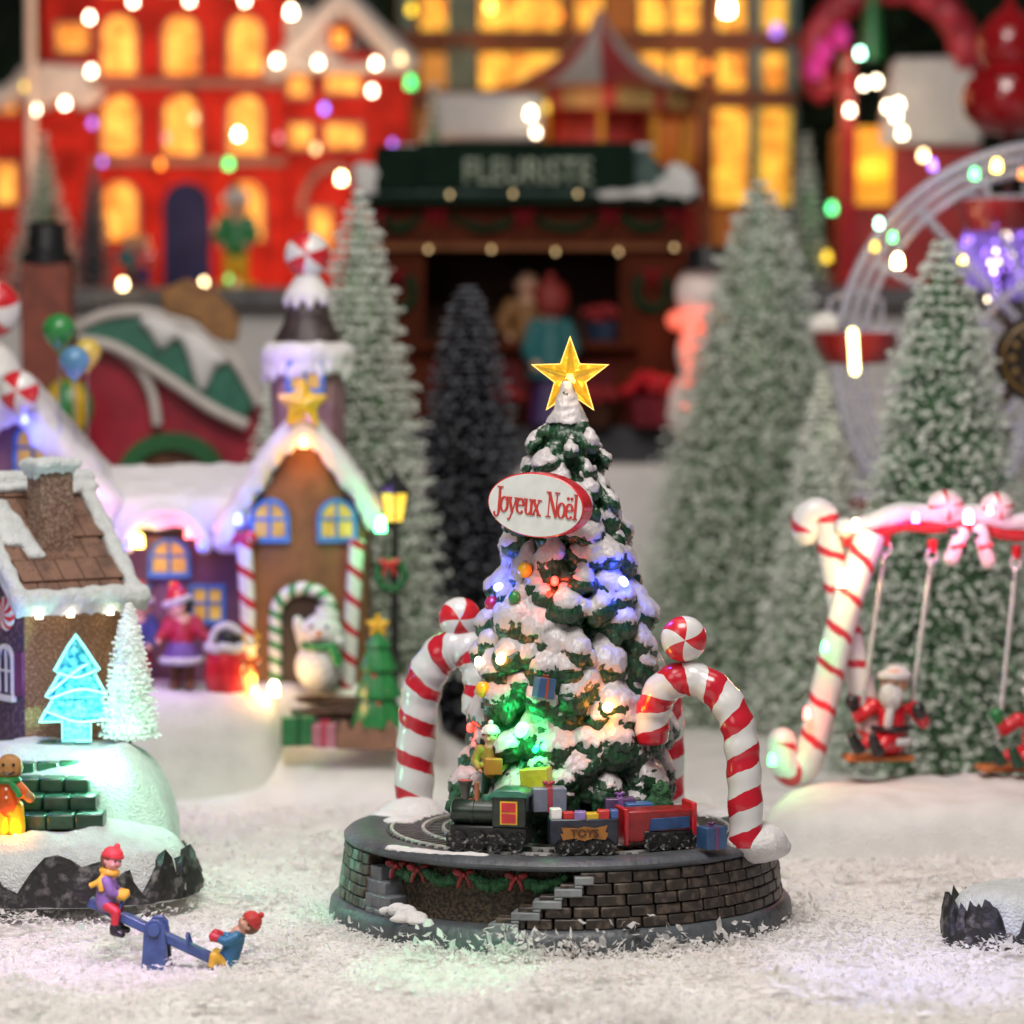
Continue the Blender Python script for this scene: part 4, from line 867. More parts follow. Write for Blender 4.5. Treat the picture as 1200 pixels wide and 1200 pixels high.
for k in range(11):
    for i in range(28):
        if R.random() < .75: dots.ball(Vector((-10+i*5.4+R.uniform(-1, 1), -16, He-26))+sl*(L_*(k+.8)/11.2+R.uniform(-2, 2))+sn_*11.6, R.uniform(.6, 1.3), 5, 4)
tl.add(dots.v, dots.f, 1); hs.p('tiles', tl, [m_tile, m_dkbrown], parent=rf, bevel=.5)
def E(x, v, h=0): return Vector((x, -16, He-26))+sl*v+sn_*h
q = MB()
for i in range(22): # eave snow
    x = -18+i*(Lx+36)/21; q.ball(E(x, 5, 8), (8, 11+3*noise.noise(Vector((x*.05, 0, 0))), 10), 12, 8); q.ball(E(x, 14+8*noise.noise(Vector((x*.04, 3, 0))), 10), (8, 14, 6), 12, 8); q.ball(E(x, -3, 0), (5, 5, 8+5*noise.noise(Vector((x*.11, 7, 0)))), 10, 8)
for i in range(26):
    v = i*L_/25
    q.ball(E(-14, v, 9), (10+4*noise.noise(Vector((v*.05, 1, 0))), 9, 9), 12, 8); q.ball(E(Lx+9, v, 9), (12+6*noise.noise(Vector((v*.045, 4, 0))), 9, 8), 12, 8)
    q.ball(E(-17, v, -2), (5, 7, 10+4*noise.noise(Vector((v*.09, 9, 0)))), 10, 8)
for i in range(22): x = -18+i*(Lx+36)/21; q.ball(E(x, L_-2, 8), (10, 16, 10), 12, 8); q.ball(E(x, L_-18-14*max(0, noise.noise(Vector((x*.03, 11, 0)))), 8), (10, 15, 6), 12, 8)
for v in range(0, 70, 7): q.ball(E(32-v*.12, 74+v, 9), (15-v*.08, 9, 5.5), 12, 8); q.ball(E(12, 96+v, 9), (18, 9, 6), 12, 8)
hs.p('snow', fuse(q, 2.6, 6, .5, (1.0, 12)), m_glit, smooth=180)
cy0 = 30
ch = hs.p('chimney', MB().b2(40, 84, cy0, cy0+34, 190, 322), speckle('chimney_brick', (.13, .065, .04), (.34, .23, .17), 150, .54, .7, .6), bevel=1)
q = MB()
for i in range(8):
    for j in range(5): q.ball((38+i*7, cy0-2+j*9.5, 324+R.uniform(-2, 2)), (8, 8, 7), 10, 7)
for i in range(7): q.ball((40+i*7, cy0-2, 319-abs(R.gauss(0, 3))), (4, 3.5, 6), 8, 6); q.ball((39, cy0+i*6, 319-abs(R.gauss(0, 4))), (3.5, 4, 7), 8, 6)
hs.p('snow_cap', fuse(q, 2, 3, .5, (.8, 9)), m_glit, parent=ch, smooth=180)
# gable face details: x' = 0 plane, looking along -x'
def gface(mb_): mb_.X = Matrix.Rotation(PI/2, 4, 'Z')@Matrix.Scale(-1, 4, (1, 0, 0))@Matrix.Identity(4); return mb_
def G2(pts): return [(-x, z) for x, z in pts]
gx = Matrix.Rotation(-PI/2, 4, 'Z')   # local front (-y) -> -x ; local x -> -y
for yy in (42, 125, 208):
    mb = MB(); mb.X = gx; mb.band([(x-yy, z) for x, z in arch(40, 62, 10, 0, 50)], [(x-yy, z) for x, z in arch(30, 52, 10, 0, 54)], -5, 2); mb.b2(-yy-24, -yy+24, -8, 2, 44, 51); mb.b2(-yy-1.5, -yy+1.5, -3.5, 1, 54, 106); mb.b2(-yy-15, -yy+15, -3.4, 1, 78, 81)
    w = hs.p('window', mb, m_gloss_white, bevel=.6)
    mb = MB(); mb.X = gx; mb.prism([(x-yy, z) for x, z in arch(31, 52.5, 10, 0, 53.5)], -1.2, 1); hs.p('pane', mb, mat('cool_pane', (.15, .22, .30), .1, .15, 20), parent=w)
    mb = MB(); mb.X = gx; mb.b2(-yy+22, -yy+42, -4, 1, 52, 104) if yy < 100 else mb.b2(-yy-42, -yy-22, -4, 1, 52, 104); hs.p('shutter', mb, mat('plum_shutter', (.14, .03, .10), .45, .15, 20), bevel=1)
mb = MB(); mb.X = gx; candyball(mb, (-40, -3, 148), 21, sect=16, swirl=.5, squash=.25); hs.p('candy_rosette', mb, m_ball)
for pts in ((-14, 146), (-66, 150)): pass
GE = 'light bulbs under the eaves of the snowy house'
for i, (x, v) in enumerate(((8, 0), (50, 0), (104, 0), (-12, 22))):
    lw = hs.o.matrix_basis if False else (Matrix.Translation(hs.o.location)@Matrix.Rotation(yw, 4, 'Z'))
    pos = lw@(E(x, v-4, -2)*hs.s+Vector((0, -.008, -.01)))
    o = solo('light_bulb', ('warm white light bulb under the snowy eave, nearest the house corner', 'warm white light bulb midway along the snowy eave', 'warm white light bulb near the far end of the snowy eave', 'bluish light bulb under the gable edge of the snowy house')[i], 'light bulb', 0, 0, 0, ledmesh(4), glow('bulb_eave', (1, .88, .6), 14), loc=pos, s_=hs.s, group=GE)
    lamp(pos+Vector((0, -.025, -.02)), (1, .82, .5) if i < 3 else (.5, .6, 1), .045 if i < 3 else .06)
lamp(at(5, 800, .25), (.15, .22, 1), 3.0); lamp(at(-20, 690, .3), (.35, .3, 1), .3)
# glitter tree cut-out, gingerbread figure, little frosted tree, floor light
m_gt, nt, p = new_mat('glitter_acrylic'); N, L = nt.nodes, nt.links
tc = N.new('ShaderNodeTexCoord'); nz = N.new('ShaderNodeTexNoise'); nz.inputs['Scale'].default_value = 60; nz.inputs['Detail'].default_value = 6; L.new(tc.outputs['Object'], nz.inputs['Vector'])
cr = N.new('ShaderNodeValToRGB'); e = cr.color_ramp.elements; e[0].position = .38; e[0].color = (.0, .16, .30, 1); e[1].position = .72; e[1].color = (.25, .95, .8, 1); L.new(nz.outputs['Fac'], cr.inputs[0])
L.new(cr.outputs[0], p.inputs['Base Color']); L.new(cr.outputs[0], p.inputs['Emission Color']); p.inputs['Emission Strength'].default_value = .28; p.inputs['Roughness'].default_value = .2
b = N.new('ShaderNodeBump'); b.inputs['Strength'].default_value = .8; b.inputs['Distance'].default_value = .006; L.new(nz.outputs['Fac'], b.inputs['Height']); L.new(b.outputs[0], p.inputs['Normal'])
gt = Th('glitter_tree', 'flat glowing turquoise glitter tree standing against the snowy house', 'ornament tree', 89, 868, .50, yaw=rad(14))
H_ = [(-17, 0), (17, 0), (17, 24), (42, 24), (40, 31), (30, 50), (36, 54), (22, 80), (28, 84), (10, 112), (0, 126), (-10, 112), (-26, 84), (-20, 80), (-36, 54), (-28, 50), (-40, 31), (-43, 24), (-17, 24)]
gt.p('tree_panel', MB().prism(H_, -7, 7), m_gt, bevel=1.5, smooth=0)
for tr_ in ([(-24, 78), (24, 78), (8, 108), (0, 118), (-8, 108)], [(-32, 50), (32, 50), (20, 78), (-20, 78)], [(-38, 27), (38, 27), (27, 50), (-27, 50)]): gt.p('tier', MB().prism(tr_, -11, -6.5, scale1=.86), m_gt, bevel=1.2, smooth=0)
n_ = len(H_); cen = (0, 52)
gt.p('rim', MB().band([(cen[0]+(x-cen[0])*1.03, cen[1]+(z-cen[1])*1.025) for x, z in H_], [(cen[0]+(x-cen[0])*.93, cen[1]+(z-cen[1])*.95) for x, z in H_], -8.5, -6, closed=True), glow('teal_rim', (.2, .9, .8), .6), smooth=0)
mb = MB()
for pts in ([(-22, 82), (0, 76), (24, 84)], [(-30, 52), (4, 62), (34, 56)], [(-38, 38), (0, 24), (36, 26)], [(-30, 60), (0, 84), (14, 92)]): mb.tube(curve([(x, -11, z) for x, z in pts], 5), 1.5, 6)
gt.p('garland', mb, glow('teal_rim2', (.3, .9, .85), .6))
lamp(at(95, 840, .36), (.1, 1, .7), .18)
fm = brush_mats('white', (.80, .84, .80), (.76, .82, .77), (.86, .88, .86))
brush('bottle_brush_tree', 'small white bottle-brush tree beside the turquoise glitter tree', 152, 872, .50, 166, 36, fm, seed=31, lev=3.2, flock=1.0, w=1.3, dens=1.5, fl=(1.2, 2.4), prof=.55, base='', droop=.05, core=.7)
lamp(at(185, 790, .2), (.3, 1, .55), .28)
gm = Th('gingerbread_man', 'gingerbread figure in orange jacket and green scarf by the green steps', 'figurine', 10, 978, .03)
m_gb = mat('gingerbread', (.36, .17, .05), .55, .2, 25, .2, 60); q = MB()
q.ball((2, 0, 80), (16, 10, 16), 20, 14); q.cap((0, 0, 66), (0, 0, 34), 9, 14); 
for k in (-1, 1): q.cap((k*10, 0, 58), (k*26, -2, 44), 6.5, 6.5); q.cap((k*8, 0, 32), (k*10, -1, 5), 9.5, 9.5)
gm.p('body', fuse(q, 1.8, 4), m_gb, smooth=180)
q = MB(); q.cap((0, 0, 62), (0, 0, 34), 10.5, 15); 
for k in (-1, 1): q.cap((k*10, 0, 58), (k*19, -1.5, 50), 7.8, 7.4)
gm.p('jacket', fuse(q, 1.8, 3), mat('orange_jacket', (.60, .10, .015), .4, .15, 25), smooth=180)
q = MB()
for k in (-1, 1): q.cap((k*8, 0, 32), (k*10, -1, 6), 10.8, 10.6)
gm.p('trousers', fuse(q, 1.8, 3), m_gold, smooth=180)
gm.p('scarf', MB().tube([(12*math.cos(i*PI/8), 11*math.sin(i*PI/8), 65) for i in range(16)], 4, 8, closed=True).tube([(4, -11, 64), (12, -13, 54), (16, -13, 46)], 3.6, 8), m_green)
for x in (-4, 8): gm.p('eye', MB().ball((x, -9.3, 84), 2, 8, 6), m_black)
gm.p('mouth', MB().tube(curve([(-5, -9.4, 76), (2, -10, 72), (9, -9.2, 76)], 4), 1, 6), m_black)
for z in (56, 46): gm.p('button', MB().ball((0, -14.5, z), 1.8, 8, 6), m_gloss_white)
bulb('white green floodlight bulb set in the snow below the turquoise tree', 112, 906, .318, 'mint', 9, 22, .5, 'light bulbs in the snow', (0, -12, 14), (1.2, 0))
bulb('small golden bulb in the snow by the gingerbread figure', 18, 985, .0, 'amber', 4, 6, .05, 'light bulbs in the snow', (0, -4, 12))
# ================================================================ rock islet at the bottom corner
ri = Th('figurine_base', 'small snow topped slab with jagged black rock teeth at the frame corner', 'base', 1230, 1100, -.45)
foot = closed([(-118, -8), (-90, -45), (0, -78), (120, -70), (150, 20), (90, 90), (-40, 100), (-105, 60)], 18)
ri.p('snow_cap', polar_mound(foot, 62, 10, 10, 7, 18, 2), m_glit, smooth=180)
mb = MB(); n_ = len(foot); vs = []; fs = []
for i in range(n_):
    x, y = foot[i]; d = Vector((x-10, y-10)).normalized(); hh = 12+40*sstep(noise.noise(Vector((i*.21, 3, 0))), -.25, .12)+12*noise.noise(Vector((i*.33, 7, 0)))
    for (o_, z) in ((7, -4), (8, hh*.3), (6, hh*.65), (1, hh), (-8, hh*.7)): vs.append((x+d.x*(o_+4*noise.noise(Vector((i*.5, z*.06, 0)))), y+d.y*o_, z))
for i in range(n_):
    j = (i+1) % n_
    for k in range(4): fs.append((i*5+k, j*5+k, j*5+k+1, i*5+k+1))
mb.add(vs, fs); ri.p('rock_edge', mb, m_rock, smooth=55)
lamp(at(1150, 1035, -.75), (.35, .35, 1), .2)

# little figure with parcels at the foot of the snowy tree
fg = Th('person', 'small figure in yellow jacket holding an orange parcel at the snowy tree foot', 'person', 575, 944, -.22)
J = standing(96); figure(fg, J, 10.5, dict(jacket=mat('mustard', (.30, .20, .03), .5, .15, 25), trousers=m_dkgreen), ('beanie', m_gloss_white, m_gloss_white), m_brown, (.2, -1, -.1), 2.0, boots=m_black)
pr = Th('gift_box', 'orange parcel held by the small figure in the yellow jacket', 'gift', 578, 898, -.27); pr.p('box', MB().box((0, 0, 0), (20, 16, 19), rz=.15), mat('parcel_orange', (.50, .17, .03), .45, .12, 22, .1, 60), bevel=1)
# ================================================================ gingerbread house with tower
Yg = 2.67; g = Th('gingerbread_house', 'purple lit brown gingerbread house with striped candy pillars and a bell roofed tower', 'house', 356, 806, Yg); sg_ = g.s
m_gw = mat('ginger_plaster', (.22, .085, .03), .5, .15, 10, .1, 60); m_lav = mat('violet_lit_plaster', (.18, .075, .12), .5, .15, 10)  # purple light on wing and side gable is put into their plaster colour
m_roofsnow = mat('roof_snow', (.70, .68, .66), .6, .05, 10, .25, 60, sss=.15)
# photo coordinates -> local
def gx_(px): return px-356
def gzz(py): return 806-py
def poly(pts): return [(gx_(a), gzz(b)) for a, b in pts]
g.p('wall', MB().prism(poly([(284, 810), (428, 810), (430, 620), (356, 505), (282, 620)]), 0, 130), m_gw, bevel=1.5)
g.p('wall', MB().prism(poly([(90, 812), (284, 812), (284, 630), (90, 630)]), 38, 140), m_lav, label='purple lit wall of the low wing')
g.p('wall', MB().prism(poly([(-70, 812), (112, 812), (112, 600), (18, 470), (-70, 590)]), 12, 150), m_lav, label='purple lit wall of the side gable')
def snowband(path, r, ry, vox=3.2, drip=0, seed=1, y=0):
    q = MB(); rs = random.Random(seed); C_ = curve([(gx_(a), y, gzz(b)) for a, b in path], 7)
    for i, p_ in enumerate(C_):
        q.ball(p_+Vector((0, 0, rs.uniform(-2, 2))), (r*rs.uniform(.9, 1.15), ry, r*rs.uniform(.9, 1.15)), 12, 8)
        if drip and rs.random() < .7: q.ball(p_+Vector((rs.uniform(-4, 4), -ry*.55, -r*.8-rs.uniform(0, drip))), (r*.4, r*.5, r*.6+drip*.5), 10, 8)
    return q
q = snowband([(356, 490), (325, 525), (292, 572), (264, 618)], 13, 22, drip=5, seed=3, y=-8); q2 = snowband([(356, 490), (386, 522), (416, 562), (440, 600)], 13, 22, drip=4, seed=4, y=-8); q.add(q2.v, q2.f)
g.p('roof_snow', fuse(q, 3, 5, .5, (1, 14)), m_roofsnow, smooth=180)
for k in (-1, 1):
    q = MB(); n_ = Vector((k*118, 0, 76)).normalized(); q.add([Vector((0, 0, 312)), Vector((0, 132, 312)), Vector((k*88, 132, 196)), Vector((k*88, 0, 196)), Vector((0, 0, 322)), Vector((0, 132, 322)), Vector((k*94, 132, 204)), Vector((k*94, 0, 204))], [(0, 1, 2, 3), (4, 5, 6, 7), (0, 4, 7, 3), (1, 5, 6, 2), (2, 3, 7, 6), (0, 1, 5, 4)])
    g.p('roof', q, m_roofsnow)
q = MB()
for i in range(16):
    for j in range(6): q.ball((gx_(118+i*11.4), 10+j*24, gzz(598-j*6)+R.uniform(-2, 2)), (15, 20, 22), 10, 7)
for i in range(18): q.ball((gx_(115+i*10), -2, gzz((606 if 3 <= i <= 13 else 632)+R.uniform(-5, 7))), (8, 9, 15), 10, 7)
q.b2(gx_(112), gx_(286), 20, 140, gzz(612), gzz(585))
g.p('roof_snow', fuse(q, 4, 8, .6, (1.5, 22)), m_roofsnow, smooth=180, label='broad flat snow covered roof of the wing')
q = snowband([(18, 452), (50, 492), (92, 545), (128, 588)], 19, 30, drip=9, seed=6, y=2); q2 = snowband([(18, 452), (-20, 500), (-60, 560)], 19, 30, drip=9, seed=7, y=2); q.add(q2.v, q2.f)
for k in (-1, 1): q.add([Vector((gx_(18), 8, gzz(452))), Vector((gx_(18), 150, gzz(452))), Vector((gx_(18)+k*110, 150, gzz(590))), Vector((gx_(18)+k*110, 8, gzz(590))), Vector((gx_(18), 8, gzz(440))), Vector((gx_(18), 150, gzz(440))), Vector((gx_(18)+k*118, 150, gzz(578))), Vector((gx_(18)+k*118, 8, gzz(578)))], [(0, 1, 2, 3), (4, 5, 6, 7), (0, 4, 7, 3), (1, 5, 6, 2), (2, 3, 7, 6), (0, 1, 5, 4)])
g.p('roof_snow', fuse(q, 4, 5, .5, (1.5, 20)), m_roofsnow, smooth=180, label='steep snow covered roof of the side gable')
# tower
g.p('tower', MB().lathe([(44, 200), (43, 300), (46, 388), (40, 392)], 8, c=(2, 62, 0)), mat('tower_wall', (.28, .15, .17), .5, .15, 10), smooth=20)
q = MB()
for i in range(26): a = 2*PI*i/26; q.ball((2+46*math.cos(a), 62+46*math.sin(a), 392+R.uniform(-3, 3)), (12, 12, 14), 10, 8); q.ball((2+51*math.cos(a), 62+51*math.sin(a), 380-R.uniform(0, 14)), (6, 6, 12), 8, 6)
q.lathe([(48, 386), (46, 404), (30, 410)], 24, c=(2, 62, 0)); g.p('snow_collar', fuse(q, 3, 4, .5, (1, 12)), m_roofsnow, smooth=180)
g.p('tower_roof', MB().lathe([(42, 402), (38, 412), (30, 428), (26, 436), (27, 440), (22, 448), (20, 462), (12, 470)], 32, c=(2, 62, 0), wob=lambda a, z: 1+.03*math.sin(a*12+z*.2)), mat('choc_roof', (.05, .035, .03), .4, .3, 20, .4, 50))
q = MB(); q.lathe([(0, 450), (27, 456), (28, 464), (20, 476), (10, 492), (0, 498)], 24, c=(2, 62, 0)); 
for i in range(9): a = 2*PI*i/9; q.ball((2+25*math.cos(a), 62+25*math.sin(a), 456-R.uniform(0, 6)), (6, 6, 8), 8, 6)
g.p('snow_cone', fuse(q, 2.4, 3), m_roofsnow, smooth=180)
mb = MB(); candyball(mb, (2, 58, 510), 27, flip=1, swirl=.1); g.p('candy_ball', mb, m_ball)
st_ = facet_star(38, 18, 13); st_.v = [v+Vector((2, -34, 334)) for v in st_.v]; g.p('star', st_, mat('star_yellow', (.72, .45, .02), .35, .1, 25, coat=.2), smooth=0, bevel=3)
# windows
m_wf = mat('window_blue', (.06, .18, .48), .35, .15, 20, coat=.2); m_wp = litwin('window_amber', (.42, .22, .04), (.62, .40, .08), .42, 14)
def archwin(px, py, w, h, y, par=g, mf=m_wf, mp=None, square=False):
    x, z = gx_(px), gzz(py); A = (lambda w_, h_, z_: arch(w_, h_, 9, x, z_)) if not square else (lambda w_, h_, z_: [(x+w_/2, z_)]+[(x+w_/2-w_*i/9, z_+h_) for i in range(10)]+[(x-w_/2, z_)])
    mb = MB(); mb.band(A(w, h, z), A(w-12, h-10, z+4), y-6, y+2); mb.b2(x-w/2, x+w/2, y-8, y+2, z-3, z+4); mb.b2(x-2.2, x+2.2, y-5, y+1, z+4, z+h-5); mb.b2(x-w/2+5, x+w/2-5, y-4.8, y+1, z+h*.46, z+h*.46+4)
    f_ = par.p('window', mb, mf, bevel=.8); par.p('pane', MB().prism(A(w-11, h-9, z+3.5), y-2.5, y+1), mp or m_wp, parent=f_)
archwin(317, 632, 48, 50, 0); archwin(396, 632, 48, 50, 0)
archwin(195, 676, 52, 46, 36); archwin(240, 732, 44, 46, 36, square=True); archwin(150, 732, 44, 46, 36, square=True); archwin(38, 552, 48, 58, 12); archwin(358, 458, 46, 48, 17)
# dormer hood
q = MB()
for i in range(20): a = PI*i/19; q.ball((gx_(194)+46*math.cos(a), -2, gzz(640)+44*math.sin(a)), (10, 16, 9), 10, 7)
g.p('dormer_hood', fuse(q, 3, 3), m_roofsnow, smooth=180)
# door, candy arch, pillars, porch
g.p('door', MB().prism(arch(66, 106, 12, 1, 8), -3, 1), m_dkbrown, bevel=1)
ring = [(1+34*math.cos(PI*i/24), -8, 84+34*math.sin(PI*i/24)) for i in range(25)]; pth = [(35, -8, 6), (35, -8, 45)]+ring+[(-33, -8, 45), (-33, -8, 6)]
g.p('candy_arch', MB().tube(pth, 8, 14), candy('green_candy', (.74, .72, .66), (.02, .22, .05), 18, 1, .42))
m_pil = candy('pillar_candy', (.76, .74, .70), (.5, .02, .03), 34, 1, .3)
for x, dx in ((-60, -8), (52, 12)):
    g.p('pillar', MB().tube([(x-8 if x < 0 else x, -16, 2), (x+(-4 if x < 0 else 6), -16, 90), (x-8 if x < 0 else x+12, -16, 176)], 9.5, 18), m_pil)
mb = MB(); mb.ball((-80, -16, 178), (10, 6, 8), 12, 8); mb.ball((-62, -16, 178), (10, 6, 8), 12, 8); mb.ball((-71, -18, 178), 6, 10, 7); g.p('bow', mb, m_red)
# snow pedestal under the house
gb = Th('figurine_base', 'white snow pedestal under the gingerbread house', 'base', 170, 945, 2.25)
ft = closed([(-330, -4), (-100, -12), (60, -6), (140, 10), (172, 60), (210, 90), (320, 100), (340, 200), (320, 330), (0, 380), (-330, 380)], 8)
gb.p('snow_cap', polar_mound(ft, 132, 0, 180, 14, 26, 3), mat('pedestal_snow', (.66, .63, .59), .75, .06, 8, .4, 100), smooth=180)
sp = Th('porch_steps', 'dark brown plank steps leading down from the gingerbread house door', 'steps', 370, 872, 2.42)
for k, (w_, z, y) in enumerate(((112, 44, 40), (116, 31, 24), (124, 18, 10))):
    mb = MB()
    for i in range(2): mb.b2(-w_/2-2, w_/2, y+i*9-2, y+i*9+6.5, z, z+8)
    sp.p('step', mb, mat('plank_dark', (.075, .04, .03), .5, .3, 20, .4, 40), bevel=1.2)
sp.p('stringer', MB().b2(-58, -48, 12, 60, -2, 40).b2(46, 56, 12, 60, -2, 40).b2(-56, 54, 40, 60, -2, 40), m_dkbrown)
gift('green gift box in front of the dark porch steps', 349, 873, 2.32, (38, 26, 34), (.025, .16, .05), (.01, .09, .03), .15)
gift('pink gift box beside the green one at the porch steps', 381, 875, 2.30, (28, 22, 27), (.42, .16, .20), (.45, .02, .06), -.1)
fe = Th('picket_planter', 'low brown zigzag fence planter around the little green tree', 'planter', 430, 878, 2.28)
pts = [(-36, 0)]+[(x, 0) for x in (36,)]+[(36, 22), (27, 36), (18, 22), (9, 36), (0, 22), (-9, 36), (-18, 22), (-27, 36), (-36, 22)]
fe.p('front_fence', MB().prism(pts, -3, 3), mat('fence_brown', (.24, .12, .075), .6, .15, 20), bevel=1); fe.p('soil_bed', MB().b2(-34, 34, 3, 30, 0, 14), m_dkbrown, bevel=1)
gtree = Th('toy_tree', 'small moulded green tree with golden star beside the porch', 'christmas tree', 443, 862, 2.36)
gtree.p('crown', MB().lathe([(0, 8), (30, 12), (31, 17), (20, 44), (26, 46), (26, 50), (16, 76), (21, 78), (21, 82), (12, 104), (15, 106), (14, 110), (0, 124)], 28, wob=lambda a, z: 1+.08*math.sin(a*9)), m_green)
gtree.p('trunk', MB().lathe([(9, -4), (9, 12)], 12), m_brown)
for i in range(10): a = i*2.4; gtree.p('bauble', MB().ball((22*math.cos(a)*(1-i*.06), -abs(22*math.sin(a))*(1-i*.06)-2, 24+i*8), 3, 8, 6), (m_red, m_gold)[i % 2])
q = facet_star(19, 9, 6); q.v = [v+Vector((0, 0, 130)) for v in q.v]; gtree.p('star', q, m_gold, smooth=0, bevel=1.5)
sm = Th('snowman', 'white snowman with green scarf and raised arms before the door', 'snowman', 374, 808, 2.54, yaw=rad(-6)); q = MB()
q.ball((0, 0, 28), (29, 26, 30), 20, 14); q.ball((4, -3, 68), (25, 23, 22), 18, 12); q.cap((-18, -4, 52), (-23, -8, 76), 6, 7); q.ball((-24, -9, 82), 6, 10, 8); q.cap((22, -6, 50), (27, -14, 58), 7, 6)
sm.p('body', fuse(q, 2, 3), m_snow, smooth=180)
sm.p('scarf', MB().tube([(4+22*math.cos(i*PI/10), -2+21*math.sin(i*PI/10), 53) for i in range(20)], 4.5, 10, closed=True).tube([(16, -22, 52), (24, -24, 42), (26, -22, 32)], [5, 6, 6.5], 10), m_green)
sm.p('nose', MB().tube([(4, -25, 68), (4, -34, 67)], [4, 1.5], 10), mat('carrot', (.7, .2, .05), .4, .1))
for x in (-5, 13): sm.p('eye', MB().ball((x, -23, 76), 2.4, 8, 6), m_black)
sm.p('mouth', MB().tube(curve([(-6, -23, 63), (4, -26, 59), (14, -23, 63)], 4), 1.2, 6), m_black)
sm.p('hat', MB().lathe([(16, 84), (17, 88), (12, 90), (11, 98), (0, 100)], 18, c=(8, 0, 0)), m_gloss_white)
lamp(at(350, 800, 2.38), (1, .62, .15), .06)
lp = Th('street_lamp', 'black lantern post with amber glass and a small wreath', 'street lamp', 463, 872, 2.62)
lp.p('pole', MB().lathe([(13, 0), (12, 10), (7, 16), (5, 30), (4.5, 255), (7, 258), (4, 262)], 18), m_black)
lp.p('lantern_tray', MB().lathe([(3, 256), (12, 260), (10, 263), (0, 263)], 6), m_black, smooth=20); lp.p('lantern_roof', MB().lathe([(22, 296), (20, 300), (9, 312), (3, 318), (2.5, 324), (0, 326)], 6), m_black, smooth=20)
lp.p('lamp_glass', MB().lathe([(11, 263), (18, 296), (0, 296)], 6), litwin('lantern_glass', (.85, .40, .03), (1, .62, .10), 1.1, 20), smooth=20)
mb = MB()
for k in range(6): a = k*PI/3; mb.tube([(11.6*math.sin(a), -11.6*math.cos(a), 262), (18.6*math.sin(a), -18.6*math.cos(a), 297)], 1.3, 6)
lp.p('lantern_bar', mb, m_black)
mb = MB()
for i in range(22): a = 2*PI*i/22; mb.ball((-4+16*math.cos(a), -8, 200+16*math.sin(a)), 5*R.uniform(.8, 1.2), 8, 6)
lp.p('wreath', mb, m_garland); mb = MB(); bow(mb, (-6, -14, 214), 11); lp.p('bow', mb, m_red)
# figures beside the house
navy = mat('navy_cloth', (.03, .035, .16), .6, .15, 25); furw = mat('white_fur', (.68, .66, .66), .85, .08, 60, .8, 120); dred = mat('coat_red', (.36, .012, .03), .55, .15, 25); skintan = mat('cloth_violet', (.13, .06, .22), .6, .15, 25)
pA = Th('person', 'red coated girl figurine with santa hat and violet skirt facing the other child', 'person', 214, 806, 2.50)
J = standing(112); J['head'] += Vector((-4, 0, 0)); J['haR'] = Vector((36, -8, 56)); J['elR'] = Vector((26, -4, 62)); J['haL'] = Vector((-26, -10, 58))
figure(pA, J, 15, dict(jacket=dred, trousers=m_brown, skirt=skintan), ('santa', m_red, furw, 1), m_black, (-.85, -.5, 0), 2.2, skirt=(27, 28), boots=m_brown, eyes=True)
pA.p('fur_trim', MB().tube([(24*math.cos(i*PI/9), 24*math.sin(i*PI/9), 33) for i in range(18)], 4.5, 8, closed=True), furw)
pB = Th('person', 'child figurine in navy coat and red santa hat by the purple lit wall', 'person', 163, 806, 2.56)
figure(pB, standing(112), 15, dict(jacket=navy, trousers=dred), ('santa', m_red, furw, -1), m_black, (.8, -.5, 0), 2.2)
sk = Th('gift_sack', 'red sack with white fur rim and dark bundle inside', 'sack', 266, 812, 2.42)
sk.p('bag', MB().lathe([(0, 0), (23, 2), (27, 18), (24, 40), (20, 52)], 22, wob=lambda a, z: 1+.05*math.sin(a*7+z*.1)), m_red)
sk.p('fur_rim', MB().tube([(22*math.cos(i*PI/9), 20*math.sin(i*PI/9), 54+2*math.sin(i*2)) for i in range(18)], 6, 10, closed=True), furw)
q = MB(); q.ball((2, 0, 64), (17, 14, 14), 14, 10); sk.p('bundle', fuse(q, 2, 2, .5, (2, 8)), m_black, smooth=180); sk.p('fur_hood', MB().tube(curve([(-18, -4, 58), (-12, -6, 74), (2, -8, 80), (16, -6, 72)], 5), 5, 10), furw)
rd = Th('reindeer', 'little glowing golden reindeer figurine with orange bow', 'reindeer', 291, 814, 2.36, yaw=rad(20)); q = MB()
q.cap((0, -8, 28), (0, 10, 28), 8, 8.5); q.cap((0, -10, 32), (0, -15, 50), 5, 4.5); q.cap((0, -15, 52), (0, -25, 49), 6, 3.8)
for x in (-5, 5):
    q.cap((x, -9, 26), (x, -9, 13), 3.2, 2.4); q.cap((x, -9, 13), (x, -8, 2), 2.4, 2.2); q.cap((x, 11, 27), (x, 13, 14), 4, 2.6); q.cap((x, 13, 14), (x, 11, 2), 2.6, 2.2); q.cap((x, -13, 56), (x*1.9, -12, 60), 2, 1.2)
q.cap((0, 17, 31), (0, 20, 36), 2.5, 1.5)
rd.p('body', fuse(q, 1.5, 3), glow('gold_lit', (1, .55, .06), .8), smooth=180)
for k in (-1, 1): rd.p('antler', MB().tube(curve([(k*3, -13, 57), (k*7, -11, 66), (k*6, -9, 76)], 4), 1.4, 6).tube([(k*6.6, -11, 65), (k*12, -12, 72)], 1.2, 6), m_gold)
mb = MB(); bow(mb, (-2, -17, 40), 12); rd.p('bow', mb, mat('orange_bow', (.65, .10, .02), .4, .1))
G = 'light bulbs on the gingerbread house'
bulb('blue white bulb at the top of the side gable', 30, 492, 2.60, 'blue', 5, 18, .04, G, (6, -14, -14)); bulb('pinkish white bulb at the low corner of the side gable roof', 108, 577, 2.52, 'rose', 6, 14, .03, G, (0, -14, -6))
